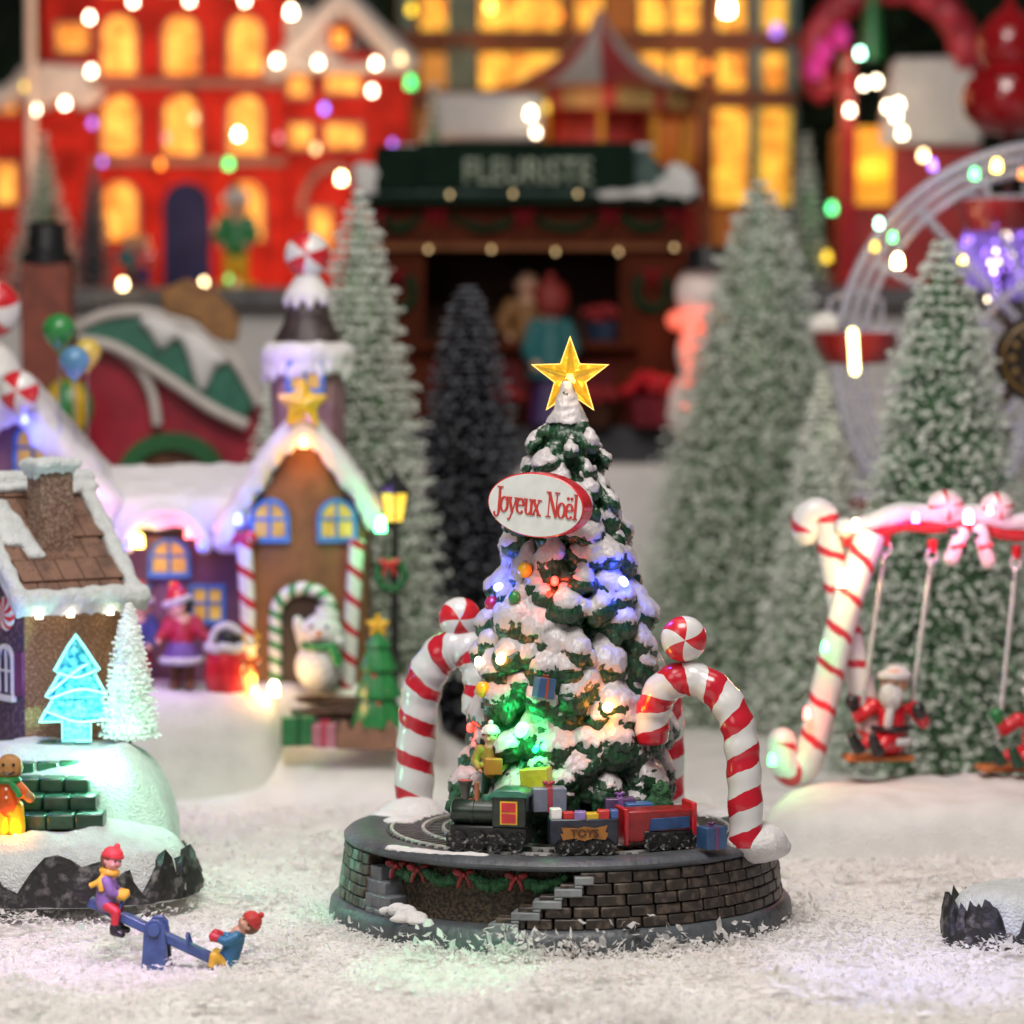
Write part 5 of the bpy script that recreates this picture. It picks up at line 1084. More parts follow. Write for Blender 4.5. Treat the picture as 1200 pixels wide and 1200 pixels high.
bulb('orange bulb on the side gable wall beside the pinkish bulb', 90, 572, 2.64, 'amber', 5, 3, .03, G)
bulb('yellow green bulb on one side of the dormer window', 163, 637, 2.66, 'yellow', 6, 9, .03, G, (4, -14, 0)); bulb('red white bulb on the other side of the dormer window', 222, 626, 2.66, 'red', 6, 12, .04, G, (-6, -14, 6))
bulb('bluish bulb at the low end of the wing eave', 236, 640, 2.60, 'blue', 4.5, 10, .03, G, (0, -14, 0)); bulb('blue white bulb above the bow where the gable eave ends', 279, 611, 2.54, 'blue', 5, 16, .08, G, (0, -14, -8)); bulb('bluish bulb at the near end of the wing eave', 150, 640, 2.56, 'blue', 4, 6, .03, G, (0, -14, 0))
bulb('orange bulb under the gable peak beneath the yellow star', 356, 521, 2.58, 'amber', 5, 9, .035, G, (0, -10, -14)); bulb('greenish white bulb at the gable eave by the lantern', 446, 618, 2.48, 'green', 6.5, 40, .10, G, (-4, -14, 0))
bulb('warm white bulb in the snow beside the porch steps', 321, 810, 2.40, 'warm', 6, 20, .05, 'light bulbs by the porch', (0, -8, 12)); bulb('smaller warm bulb in the snow by the reindeer', 298, 811, 2.34, 'amber', 4, 12, .03, 'light bulbs by the porch', (0, -6, 12))
lamp(at(60, 700, 2.2), (.35, .2, 1), 2.2); lamp(at(170, 725, 2.25), (.45, .18, 1), 1.9)
lamp(at(305, 430, 2.45), (.40, .22, 1), 2.6)
# balloons
def balloon(label, px, py, Y, r, m_, ln=120):
    t = Th('balloon', label, 'balloon', px, py+ln, Y, 'balloons over the gingerbread house'); t.p('bulb', MB().lathe([(0, ln-r*1.35), (r*.18, ln-r*1.3), (r*.12, ln-r*1.2), (r*.5, ln-r*.85), (r*.88, ln-r*.3), (r, ln+r*.1), (r*.9, ln+r*.5), (r*.55, ln+r*.88), (0, ln+r*1.05)], 24), m_); t.p('string', MB().tube([(0, 0, 0), (0, 0, ln-r*1.3)], .9, 6), m_silver)
balloon('round green balloon, topmost of the bunch', 70, 388, 2.60, 20, mat('balloon_green', (.03, .22, .05), .3, .1, 9, coat=.3)); balloon('pale yellow balloon behind the green and blue balloons', 103, 414, 2.72, 17, mat('balloon_yellow', (.62, .45, .08), .3, .1, 9, coat=.3)); balloon('light blue balloon at the front of the bunch', 88, 424, 2.52, 18, mat('balloon_blue', (.10, .26, .44), .3, .1, 9, coat=.3), 95)
# candy balls on the side gable and a candy pinnacle at the frame edge
cb = Th('candy_finial', 'red and white candy drop on the apex of the side gable roof', 'finial', 22, 466, 2.50); mb = MB(); candyball(mb, (0, 0, 8), 24, flip=1, swirl=.1); cb.p('candy_ball', mb, m_ball); cb.p('peg', MB().lathe([(5, -20), (5, 6)], 10), m_gloss_white)
pn = Th('pinnacle', 'snowy white pinnacle topped by a candy ball at the frame edge', 'pinnacle', -8, 470, 2.95); pn.p('column', MB().lathe([(34, -160), (34, 20), (38, 28), (30, 44), (20, 60), (0, 76)], 24), m_roofsnow); mb = MB(); candyball(mb, (0, -4, 108), 34, swirl=.3); pn.p('candy_ball', mb, m_ball)
# ================================================================ candy cane swing
Yw = 1.55
sb = Th('figurine_base', 'broad white snow mound carrying the candy cane swing', 'base', 1120, 1018, 1.0)
sb.p('snow_cap', polar_mound(closed([(-205, 20), (-150, -25), (-40, -38), (120, -42), (260, -30), (300, 80), (260, 260), (0, 300), (-170, 240), (-225, 120)], 9), 80, 20, 120, 7, 26, 3.5), mat('mound_snow', (.70, .67, .64), .7, .05, 8, .4, 100), smooth=180)
m_sw = candy('swing_candy', (.78, .75, .73), (.55, .03, .05), 44, 1, .21, .3); sw = Th('candy_swing', 'crossed candy cane swing frame with snowy red crossbar and candy trimmings', 'swing', 985, 905, Yw, yaw=rad(5))
X0, Z0 = 985, 905
def SW(pts, y=0): return curve([(a-X0, (c if c is not None else y), Z0-b) for a, b, c in pts], 8)
P1 = SW([(913, 868, -10), (914, 888, -12), (924, 902, -12), (940, 896, -12), (950, 868, -12), (966, 800, -12), (984, 722, -12), (1004, 660, -10), (1018, 622, -8)])
P2 = SW([(944, 622, 14), (945, 606, 14), (958, 598, 12), (970, 612, 12), (978, 660, 12), (990, 720, 12), (1010, 800, 12), (1024, 860, 12)])
sw.p('cane_leg', MB().tube(P1, 18, 20).ball(P1[0], 18, 14, 10, mi=1), [m_sw, m_gloss_white]); sw.p('cane_leg', MB().tube(P2, 17, 20).ball(P2[0], 17, 14, 10, mi=1), [m_sw, m_gloss_white])
for dx in (330,):
    for P_ in (P1, P2): sw.p('cane_leg', MB().tube([Vector((-p.x+dx+40, p.y, p.z)) for p in P_], 16, 20), m_sw)
bar = SW([(985, 628, 0), (1020, 622, 0), (1055, 610, 0), (1090, 612, 0), (1140, 612, 0), (1190, 622, 0), (1240, 618, 0), (1300, 612, 0), (1345, 626, 0)])
sw.p('crossbar', MB().tube(bar, 12, 16), m_candy_red)
q = MB()
for p_ in bar: q.ball(p_+Vector((0, -4, 12)), (12, 16, 11+3*noise.noise(p_*.04)), 12, 8)
sw.p('snow_strip', fuse(q, 2.6, 4, .5, (1.2, 14)), m_snow, smooth=180)
m_cr = [mat('candy_pink', (.74, .62, .60), .3, .08, 20, coat=.3), m_candy_red]
for px, py, r_ in ((1106, 590, 22), (1168, 592, 21), (1262, 588, 21)):
    mb = MB(); mb.ball((px-X0, -10, Z0-py), (r_, r_*.8, r_*.85), 24, 12, axis='Y', mif=lambda i, j: 1 if i % 6 == 0 else 0); sw.p('candy_ball', mb, m_cr)
for a, b in (((1124, 624), (1112, 652)), ((1146, 620), (1156, 656))): mb = MB(); mb.cap((a[0]-X0, -16, Z0-a[1]), (b[0]-X0, -18, Z0-b[1]), 9.5, 9.5, 14); mb.tube([(((a[0]+b[0])/2)-X0-8, -24, Z0-(a[1]+b[1])/2-2), (((a[0]+b[0])/2)-X0+8, -26, Z0-(a[1]+b[1])/2+3)], 3, 8, mi=1); sw.p('candy_stick', mb, m_cr)
for px, py, rx, rz_, ro in ((1113, 620, 8, 4, .3), (1143, 624, 9, 4.5, -.1), (1126, 640, 4.5, 9, .1)): sw.p('leaf', MB().ball((px-X0, -22, Z0-py), (rx, 3, rz_), 12, 8, Matrix.Rotation(ro, 3, 'Y')), m_dkgreen)
m_wire = mat('steel_wire', (.66, .65, .63), .25, .1, 40, metal=.35)
def swing(label, tops, bots, seat, m_):
    t = Th('hanging_swing', label, 'swing', X0, Z0, Yw, 'hanging swings', rad(5))
    for (tx, tz), (bx, bz) in zip(tops, bots):
        a, b = Vector((tx-X0, -2, Z0-tz)), Vector((bx-X0, -6, Z0-bz)); d = (b-a).normalized()
        mb = MB(); mb.tube([a+d*26, b], 3.0, 10); 
        for k_ in range(2): c = a+d*(6+12*k_); ax = Vector((1, 0, 0)) if k_ == 0 else Vector((.3, 1, 0)).normalized(); mb.tube([c+(ax*math.cos(i*PI/7)*6+d*math.sin(i*PI/7)*9) for i in range(14)], 2.2, 8, closed=True)
        t.p('rope', mb, m_wire)
        t.p('hook', MB().tube([(tx-X0, 0, Z0-tz+14), (tx-X0, 0, Z0-tz-2)], 6, 10), m_red)
    x0, x1, z = seat; t.p('seat', MB().box(((x0+x1)/2-X0, -6, Z0-z), (x1-x0, 34, 7), rz=.06), m_, bevel=1.5); return t
m_ow = mat('seat_orange', (.45, .13, .03), .45, .2, 18, .2, 50)
swing('orange swing seat carrying the white bearded figure', ((1037, 636), (1093, 644)), ((1006, 852), (1060, 884)), (988, 1068, 887), m_ow)
swing('orange swing seat carrying the red figure with green boots', ((1194, 652), (1252, 650)), ((1172, 868), (1232, 892)), (1148, 1232, 901), m_ow)
fur = m_gloss_white; sa = Th('person', 'white bearded figurine in red fur trimmed suit sitting on the swing', 'person', 1034, 884, 1.52, yaw=rad(-10), s_=sc(1.52)*1.14)
J = dict(head=(12, 2, 74), neck=(11, 4, 56), hip=(8, 6, 14), shL=(-10, 4, 50), shR=(32, 4, 48), elL=(-24, 0, 38), elR=(42, 0, 34), haL=(-30, -6, 52), haR=(38, -10, 46), hiL=(-2, 2, 14), hiR=(16, 2, 14), knL=(-12, -20, 16), knR=(4, -22, 15), foL=(-24, -24, 8), foR=(-4, -28, 6), toL=(-30, -28, 22), toR=(-8, -34, 22))
figure(sa, J, 15, dict(jacket=dred if False else m_red, trousers=m_red), None, None, (-.25, -1, 0), 2.2, mitts=m_black)
q = MB(); q.ball((9, -8, 62), (13, 8, 14), 14, 10); q.ball((9, -6, 54), (9, 7, 9), 12, 8); sa.p('beard', fuse(q, 1.6, 2, .5, (.8, 5)), furw, smooth=180)
q = MB(); q.ball((13, 8, 78), (15, 13, 15), 16, 10); q.tube([(12+14*math.cos(i*PI/8), 1+13*math.sin(i*PI/8), 82) for i in range(16)], 4.5, 8, closed=True); sa.p('hood', fuse(q, 1.8, 2), furw, smooth=180)
sa.p('belt', MB().tube([(8+18*math.cos(i*PI/10), 5+16*math.sin(i*PI/10), 27) for i in range(20)], 3.4, 8, closed=True), m_black); q = MB(); q.cap((8, -10, 46), (6, -12, 32), 5, 5); q.tube([(8+20*math.cos(i*PI/10), 5+18*math.sin(i*PI/10), 14) for i in range(20)], 4.5, 8, closed=True); sa.p('fur_trim', fuse(q, 1.8, 2), furw, smooth=180)
el_ = Th('person', 'figurine in red suit with green boots leaning back on the other swing', 'person', 1196, 898, 1.54, yaw=rad(-20), s_=sc(1.54)*1.1)
J = {k: Vector(v)+Vector((6, 0, 0)) for k, v in J.items()}; figure(el_, J, 15, dict(jacket=m_red, trousers=m_red), ('santa', m_red, furw, 1), None, (-.4, -1, 0), 2.4, boots=m_dkgreen, mitts=m_green)
G = 'light bulbs on the swing frame'
bulb('warm white bulb near the start of the crossbar', 1003, 618, 1.44, 'warm', 5, 16, .04, G, (0, -10, -6)); bulb('lilac white bulb on the crossbar before the first candy', 1073, 609, 1.44, 'purple', 4.5, 14, .03, G, (0, -10, -6))
bulb('violet white bulb between the two candies of the crossbar', 1135, 609, 1.42, 'rose', 6, 18, .05, G, (0, -10, -6)); bulb('pink bulb on the second candy of the crossbar', 1160, 600, 1.42, 'rose', 4, 4, .03, G, (0, -10, 0))
bulb('large warm bulb where the candy canes cross', 988, 682, 1.42, 'warm', 7, 22, .07, G, (0, -12, 0)); bulb('green bulb on the outer side of the slanting cane', 967, 760, 1.42, 'green', 4.5, 14, .02, G, (-4, -8, 0)); bulb('pinkish white bulb low on the slanting cane', 946, 838, 1.42, 'red', 5, 16, .05, G, (0, -10, 0))
for px in (1030, 1075, 1120, 1165): lamp(at(px, 636, 1.36), (1, .10, .22), .3)
bulb('pale green bulb lying by the curled cane foot', 905, 893, 1.40, 'green', 5, 12, .02, G, (0, -8, 6)); lamp(at(918, 905, 1.30), (.08, 1, .45), .10)
# ================================================================ red and green domed house
Ye = 5.17; eh = Th('domed_house', 'round red toy house with green snow edged roof panels and an arched wooden door', 'house', 200, 640, Ye)
def ez(py): return 640-py
def ep(pts): return [(a-200, ez(b)) for a, b in pts]
dome = [(60, 640), (310, 640), (306, 520), (296, 470), (270, 425), (225, 388), (170, 372), (120, 376), (80, 400), (60, 430)]
eh.p('wall', MB().prism(ep(dome)[::-1], 10, 170), mat('dome_red', (.36, .012, .03), .4, .15, 8, coat=.2), bevel=8)
gp = [(76, 396), (120, 374), (172, 370), (228, 388), (272, 424), (300, 472), (288, 492), (250, 478), (200, 440), (150, 410), (100, 395)]
eh.p('roof', MB().prism(ep(gp)[::-1], -8, 160), mat('dome_green', (.02, .16, .045), .35, .15, 8, coat=.3), bevel=6)
m_trim = mat('cream_trim', (.55, .50, .46), .55, .08, 12); 
def strip(pts, r, y=-8): return MB().tube(curve([(a-200, y, ez(b)) for a, b in pts], 7), r, 12)
eh.p('trim', strip([(70, 398), (120, 371), (172, 366), (228, 383), (275, 420), (306, 474)], 7), m_trim); eh.p('trim', strip([(96, 398), (140, 408), (200, 444), (250, 478), (292, 498)], 7, -14), m_trim); eh.p('trim', strip([(140, 410), (165, 432), (180, 462), (186, 498)], 6, -6), m_trim)
q = MB()
for i in range(40): t_ = i/39; x = 172+92*t_; z = 375+46*t_**1.5; dr = 1+30*math.exp(-((x-238)/13)**2)+14*math.exp(-((x-192)/12)**2); q.ball((x-200, -10, ez(z+dr*.7)), (6, 12, 5+dr), 10, 8)
eh.p('roof_snow', fuse(q, 3.5, 4), m_roofsnow, smooth=180)
pts = [(140, 560)]+[(203-64*math.cos(PI*i/14), 560-54*math.sin(PI*i/14)) for i in range(15)]+[(266, 560)]; pin = [(160, 560)]+[(203-44*math.cos(PI*i/14), 560-34*math.sin(PI*i/14)) for i in range(15)]+[(246, 560)]
eh.p('door_arch', MB().band(ep(pts), ep(pin), -18, 12), mat('arch_green', (.015, .11, .03), .4, .15, 8, coat=.2), bevel=3); eh.p('door', MB().prism(ep(pin+[(246, 640), (160, 640)]), -4, 11), m_brown)
eh.p('sign_board', MB().prism(ep([(190, 342), (222, 326), (256, 342), (284, 372), (280, 402), (252, 398), (232, 376), (196, 368)])[::-1], -16, -4), mat('board_tan', (.26, .12, .035), .6, .25, 10, .2, 30), bevel=4, label='brown curled wooden board standing on the roof')
ck = Th('brick_chimney', 'tall red brick chimney stack with a black pot', 'chimney', 58, 640, 5.0); ck.p('stack', MB().b2(-28, 28, -26, 26, 0, 330), mat('brick_red', (.20, .045, .025), .6, .2, 10, .3, 40), bevel=2); ck.p('chimney_pot', MB().lathe([(30, 330), (30, 342), (24, 346), (22, 374), (26, 378), (18, 380)], 20), m_black)
ln = Th('striped_lantern', 'yellow and green striped paper lantern ball behind the blue balloon', 'lantern', 80, 512, 4.9); mb = MB(); mb.ball((0, 0, 34), (30, 22, 36), 30, 14, mif=lambda i, j: (i//3) % 2); ln.p('shade', mb, [mat('lantern_yellow', (.60, .36, .02), .5, .15), m_green]); ln.p('stand', MB().lathe([(10, -128), (8, 2)], 12), m_dkbrown)
# ================================================================ florist kiosk
Yk = 7.15; kk = Th('florist_kiosk', 'dark red wooden florist kiosk with snowy green mansard roof and lettered sign', 'kiosk', 612, 546, Yk)
def kz(py): return 546-py
def kx(px): return px-612
m_kw = mat('kiosk_wood', (.075, .015, .005), .7, .2, 8, .2, 30, .1); m_kd = mat('kiosk_dark', (.05, .02, .012), .6, .25, 8, spec=.12); m_kg = mat('kiosk_green', (.003, .014, .007), .8, .2, 8, spec=.15); m_kgrey = mat('kiosk_stone', (.06, .062, .068), .6, .2, 8, spec=.12)
D_ = 150
kk.p('base_slab', MB().b2(kx(418), kx(806), -22, D_+10, -6, kz(500)), m_kgrey, bevel=3)
kk.p('front_wall', MB().b2(kx(432), kx(498), 0, 12, kz(500), kz(292)).b2(kx(726), kx(800), 0, 12, kz(500), kz(292)).b2(kx(498), kx(726), 0, 12, kz(500), kz(402)), m_kw, bevel=1)
kk.p('frieze', MB().b2(kx(430), kx(802), -4, 12, kz(290), kz(236)), m_kw, bevel=1)
kk.p('cornice', MB().b2(kx(434), kx(800), -12, 2, kz(294), kz(287)), mat('kiosk_trim', (.20, .075, .03), .5, .2, 8, spec=.12), bevel=1)
kk.p('side_wall', MB().b2(kx(432), kx(442), 12, D_, kz(500), kz(236)).b2(kx(790), kx(800), 12, D_, kz(500), kz(236)), m_kw); kk.p('back_wall', MB().b2(kx(442), kx(790), D_-10, D_, kz(500), kz(236)), m_kd)
kk.p('counter', MB().b2(kx(480), kx(745), -22, 4, kz(410), kz(400)), m_kw, bevel=1.5)
for x in range(-1, 2): kk.p('wall_panel', MB().b2(kx(612+x*76)-32, kx(612+x*76)+32, -3, 1, kz(490), kz(424)), mat('panel_red', (.10, .012, .014), .5, .2, 8, spec=.12), bevel=2)
rx0, rx1, rz0, rz1 = kx(416), kx(812), kz(236), kz(174)
v = [(rx0, -26, rz0), (rx1, -26, rz0), (rx1, D_+20, rz0), (rx0, D_+20, rz0), (rx0+58, 10, rz1), (rx1-58, 10, rz1), (rx1-58, D_-20, rz1), (rx0+58, D_-20, rz1)]
kk.p('roof', MB().add(v, [(0, 3, 2, 1), (4, 5, 6, 7), (0, 1, 5, 4), (1, 2, 6, 5), (2, 3, 7, 6), (3, 0, 4, 7)]), mat('roof_slate_green', (.05, .09, .08), .55, .35, 10, .3, 30))
kk.p('fascia', MB().b2(rx0-2, rx1+2, -30, -24, rz0-6, rz0+6), m_kg, bevel=1)
sbd = kk.p('sign_board', MB().b2(kx(490), kx(742), -28, -20, kz(222), kz(170)).b2(kx(441), kx(490), -25, -18, kz(226), kz(174)), m_kg, bevel=1)
tm = text_mb('FLEURISTE', 41, 1, .80); tm.v = [v_+Vector((kx(618), -29.5, kz(205))) for v_ in tm.v]; kk.p('lettering', tm, mat('letter_sage', (.28, .34, .25), .6, .1), parent=sbd, smooth=0)
q = MB()
for i in range(34):
    t_ = i/33; q.ball((kx(700+112*t_), -24+14*R.random(), rz0+4+10*R.random()*t_), (9, 12, 6+9*t_*R.random()), 10, 7)
    if i % 2: q.ball((kx(775+30*R.random()), -10, rz0+14+22*R.random()), (12, 9, 9), 10, 7); q.ball((kx(424+18*R.random()), -18, rz0+5+34*R.random()), (9, 9, 8), 10, 7)
for i in range(30): q.ball((kx(470+290*i/29), 14, rz1+1), (9, 10, 4), 8, 6)
kk.p('roof_snow', fuse(q, 3.5, 3, .5, (1, 12)), m_roofsnow, smooth=180)
for a, b in ((446, 492), (530, 606), (622, 700), (728, 785)): mb = MB(); garland(mb, (kx(a), -8, kz(255)), (kx(b), -8, kz(255)), 14, 6, 18); kk.p('garland', mb, mat('garland_dark', (.008, .035, .015), .6, .3, 20, spec=.12), smooth=60)
for a in (440, 512, 614, 714, 790): mb = MB(); bow(mb, (kx(a), -10, kz(252)), 13); kk.p('bow', mb, mat('bow_dark', (.20, .008, .015), .45, .15, spec=.12))
for a in (466, 764):
    mb = MB()
    for i in range(20): an = 2*PI*i/20; mb.ball((kx(a)+19*math.cos(an), -4, kz(343)+20*math.sin(an)), 6, 8, 6)
    kk.p('wreath', mb, MATS['garland_dark']); mb = MB(); bow(mb, (kx(a), -10, kz(322)), 12); kk.p('bow', mb, MATS['bow_dark'])
def pot(label, px, py, Y, r, fl, potm):
    t = Th('flower_pot', label, 'flowers', px, py, Y); t.p('pot', MB().lathe([(r*.7, 0), (r*.95, r*1.1), (r*.8, r*1.1)], 18), potm); q = MB()
    for i in range(40): a = R.uniform(0, 2*PI); e_ = R.random()**.5*r; q.ball((e_*math.cos(a), e_*math.sin(a), r*1.3+R.uniform(0, r*.7)*(1-e_/r*.5)), r*.22, 7, 5)
    t.p('blossoms', q, fl)
m_fr = mat('flower_red', (.26, .012, .015), .6, .3, 30); pot('red flowers in a dark blue pot inside the kiosk window', 706, 402, 7.22, 22, m_fr, mat('pot_blue', (.02, .04, .08), .4, .2)); pot('big red flower tub standing beside the kiosk counter', 762, 500, 7.0, 32, m_red, mat('pot_red', (.16, .01, .02), .4, .2)); pot('red flower tub below the kiosk counter', 592, 500, 7.02, 24, m_fr, m_kd); pot('dark red flower tub beside the kiosk door post', 700, 500, 7.02, 24, m_fr, m_kd)
kteal = mat('coat_teal', (.012, .12, .13), .6, .15, 20); kpur = mat('skirt_purple', (.05, .022, .11), .6, .15, 20); hairr = mat('hair_red', (.22, .02, .015), .6, .2, 30)
pk = Th('person', 'red haired woman in teal coat and purple skirt seen from behind at the kiosk', 'person', 645, 504, 6.98)
J = standing(172); J = {k: Vector((v.x*.78, v.y, v.z)) for k, v in J.items()}; figure(pk, J, 20, dict(jacket=kteal, trousers=kpur, skirt=kpur), ('beanie', hairr, hairr), hairr, (-.3, 1, 0), 3.2, skirt=(25, 8), eyes=False)
pk.p('coat_hem', MB().lathe([(28, 62), (25, 90), (19, 118), (14, 128)], 20), kteal)
pf = Th('person', 'florist in ochre apron standing inside the dark kiosk window', 'person', 618, 462, 7.45); ko = mat('apron_ochre', (.26, .12, .035), .6, .15, 20)
figure(pf, standing(150), 16, dict(jacket=ko, trousers=ko), None, m_black, (.2, -1, 0), 3, eyes=True)
G = 'fairy lights on the florist kiosk'
for i, (px, py) in enumerate(((527, 229), (601, 228), (677, 228), (502, 293), (576, 293), (651, 296), (725, 296), (790, 291))): bulb('tiny dim fairy light along the kiosk %s' % ('roof edge' if i < 3 else 'window cornice'), px, py, 7.0 if i < 3 else 7.07, 'warm', 1.9, 1.7, 0, G)
# lit snowman beside the kiosk
m_lit = mat('lit_white', (.75, .66, .62), .5, .06, 12, emit=(1, .55, .45), es=.12); m_litr = glow('lit_red', (1, .13, .06), 1.0)
ls = Th('snowman', 'tall white light up snowman with glowing red scarf beside the kiosk', 'snowman', 818, 520, 6.95, s_=sc(6.95)*.82)
q = MB(); q.ball((0, 0, 50), (46, 42, 56), 20, 14); q.ball((4, 0, 130), (36, 34, 42), 20, 14); q.ball((6, 0, 215), (40, 36, 42), 20, 14); ls.p('body', fuse(q, 4, 4), m_lit, smooth=180)
ls.p('scarf', MB().tube([(4+36*math.cos(i*PI/10), 34*math.sin(i*PI/10), 176) for i in range(20)], 14, 10, closed=True).tube([(-10, -38, 178), (-16, -44, 140), (-8, -46, 96)], [12, 13, 14], 10), m_litr)
for z in (148, 110): ls.p('button', MB().ball((-20, -38, z-60), 8, 10, 8), m_litr)
ls.p('hat', MB().lathe([(48, 246), (48, 252), (34, 254), (32, 280), (0, 282)], 24, c=(14, 0, 0)), m_black)
# ================================================================ red hotel
Yq = 10.2; ho = Th('hotel', 'red hotel with rows of arched amber windows, snow roof and blue door', 'hotel', 215, 342, Yq)
def hz_(py): return 342-py
def hx(px): return px-215
m_hr = mat('hotel_red', (.50, .025, .015), .7, .28, 5, .15, 20, .15); m_band = mat('hotel_band', (.30, .16, .13), .6, .15, 6); m_hw = litwin('hotel_window', (.55, .13, .005), (1, .52, .08), 1.0, 10)
ho.p('wall', MB().b2(hx(112), hx(334), 0, 160, -6, 440), m_hr); ho.p('wing', MB().b2(hx(334), hx(478), 14, 160, -6, hz_(88)).prism([(hx(334), hz_(88)), (hx(478), hz_(88)), (hx(406), hz_(10))], 14, 160), m_hr); ho.p('wing', MB().b2(hx(-110), hx(112), 18, 160, -6, hz_(118)).b2(hx(48), hx(112), 30, 160, hz_(118), hz_(-40)), m_hr)
for py in (100, 191): ho.p('string_course', MB().b2(hx(108), hx(336), -8, 2, hz_(py)-5, hz_(py)+5), m_band, bevel=1.5)
for r_, (y0, y1) in enumerate(((22, 88), (114, 181), (214, 282), (-70, -4))):
    for px in (142, 214, 289):
        if r_ == 2 and px == 214: continue
        f_ = ho.p('window', MB().band(arch(46, y1-y0+5, 10, hx(px), hz_(y1)-3), arch(38, y1-y0, 10, hx(px), hz_(y1)), -4, 2), m_band); ho.p('pane', MB().prism(arch(39, y1-y0+.5, 10, hx(px), hz_(y1)-.5), -2, 1), m_hw, parent=f_)
for px, py, w_, h_ in ((402, 98, 38, 22), (350, 102, 22, 22), (402, 160, 40, 26), (352, 160, 24, 26), (376, 268, 22, 44), (84, 44, 36, 30), (6, 215, 22, 46), (8, 122, 20, 20)):
    y = 14 if px > 300 else (30 if py < 60 else 18)
    f_ = ho.p('window', MB().b2(hx(px)-w_/2-4, hx(px)+w_/2+4, y-4, y+1, hz_(py)-h_/2-4, hz_(py)+h_/2+4), m_band); ho.p('pane', MB().b2(hx(px)-w_/2, hx(px)+w_/2, y-6, y-2, hz_(py)-h_/2, hz_(py)+h_/2), m_hw, parent=f_)
dn = mat('door_navy', (.012, .02, .085), .45, .2, 6, spec=.12); ho.p('door', MB().prism(arch(56, 132, 12, hx(220), -4), -8, 1), dn, bevel=2); ho.p('door_trim', MB().band(arch(70, 140, 12, hx(220), -4), arch(56, 132, 12, hx(220), -4), -5, 2), m_hr)
q = MB()
for i in range(24): t_ = i/23; q.ball((hx(322+80*t_), 6, hz_(86-84*t_)), (15, 18, 15), 10, 7); q.ball((hx(402+76*t_), 6, hz_(2+74*t_)), (15, 18, 15), 10, 7); q.ball((hx(326+150*t_), 4, hz_(82)), (9, 14, 8), 8, 6)
for i in range(20): q.ball((hx(340+70*R.random()), 10, hz_(70-60*R.random()*(.4 if i % 2 else .9))), (14, 8, 12), 8, 6)
ho.p('roof_snow', fuse(q, 4, 4), m_roofsnow, smooth=180)
ho.p('slate_roof', MB().prism([(hx(418), hz_(60)), (hx(470), hz_(62)), (hx(428), hz_(0)), (hx(412), hz_(-14))], 2, 14), mat('slate_dark', (.03, .035, .05), .5, .3, 6)); ho.p('dormer', MB().b2(hx(386), hx(410), -12, 16, hz_(62), hz_(34)), m_hr); ho.p('dormer_pane', MB().b2(hx(390), hx(406), -14, -11, hz_(58), hz_(38)), m_hw)
q = MB()
for i in range(20): q.ball((hx(-40+154*i/19), 8, hz_(112)+6*math.sin(i)), (13, 16, 14), 10, 7); q.ball((hx(30+80*i/19), 10, hz_(92)+5*math.sin(i*2)), (13, 14, 13), 10, 7)
ho.p('roof_snow', fuse(q, 4, 4), m_roofsnow, smooth=180, label='snow lying on the low side wing roof')
ho.p('chimney', MB().b2(hx(72), hx(92), 40, 70, hz_(20), hz_(-30)), m_black); ho.p('chimney', MB().b2(hx(358), hx(372), 20, 44, hz_(50), hz_(2)), m_black)
ho.p('arch_trim', MB().band([(hx(392)+44*math.cos(PI*i/12), hz_(250)+58*math.sin(PI*i/12)) for i in range(13)], [(hx(392)+36*math.cos(PI*i/12), hz_(250)+50*math.sin(PI*i/12)) for i in range(13)], 4, 15), m_band)
pc = Th('flag_post', 'slim white post rising in front of the hotel side wing', 'post', 38, 342, 9.9); pc.p('shaft', MB().lathe([(10, 0), (7, 20), (6, 380), (9, 384), (0, 396)], 16), m_gloss_white); pc.p('base', MB().lathe([(16, 0), (16, 10), (10, 14)], 16), m_grey)
for px, py, e_ in ((230, 250, 2.2), (330, 40, 1.6), (120, 60, 1.6), (400, 220, 1.8), (40, 170, 1.2)): lamp(at(px, py, 9.35), (1, .42, .18), e_*4.5, rad=.1)
bh = mat('cloth_brown', (.10, .05, .03), .6, .2); 
for (px, c1, c2, lb) in ((168, m_red, navy, 'tiny person in red coat by the hotel window beside the blue door'), (152, kteal, m_brown, 'tiny person in teal coat by the hotel trees')):
    t = Th('person', lb, 'person', px, 338, 9.0); figure(t, standing(62), 8.5, dict(jacket=c1, trousers=c2), None, m_black, (.3, -1, 0), 2, eyes=False)
nc = Th('nutcracker', 'green and gold nutcracker figurine with white hat before the hotel', 'figurine', 277, 338, 8.95); figure(nc, standing(112), 15, dict(jacket=m_green, trousers=m_gold), ('beanie', m_gloss_white, m_green), None, (0, -1, 0), 2.6, eyes=False, boots=m_gold); nc.p('plinth', MB().lathe([(26, -2), (24, 8), (0, 9)], 16), m_gold)
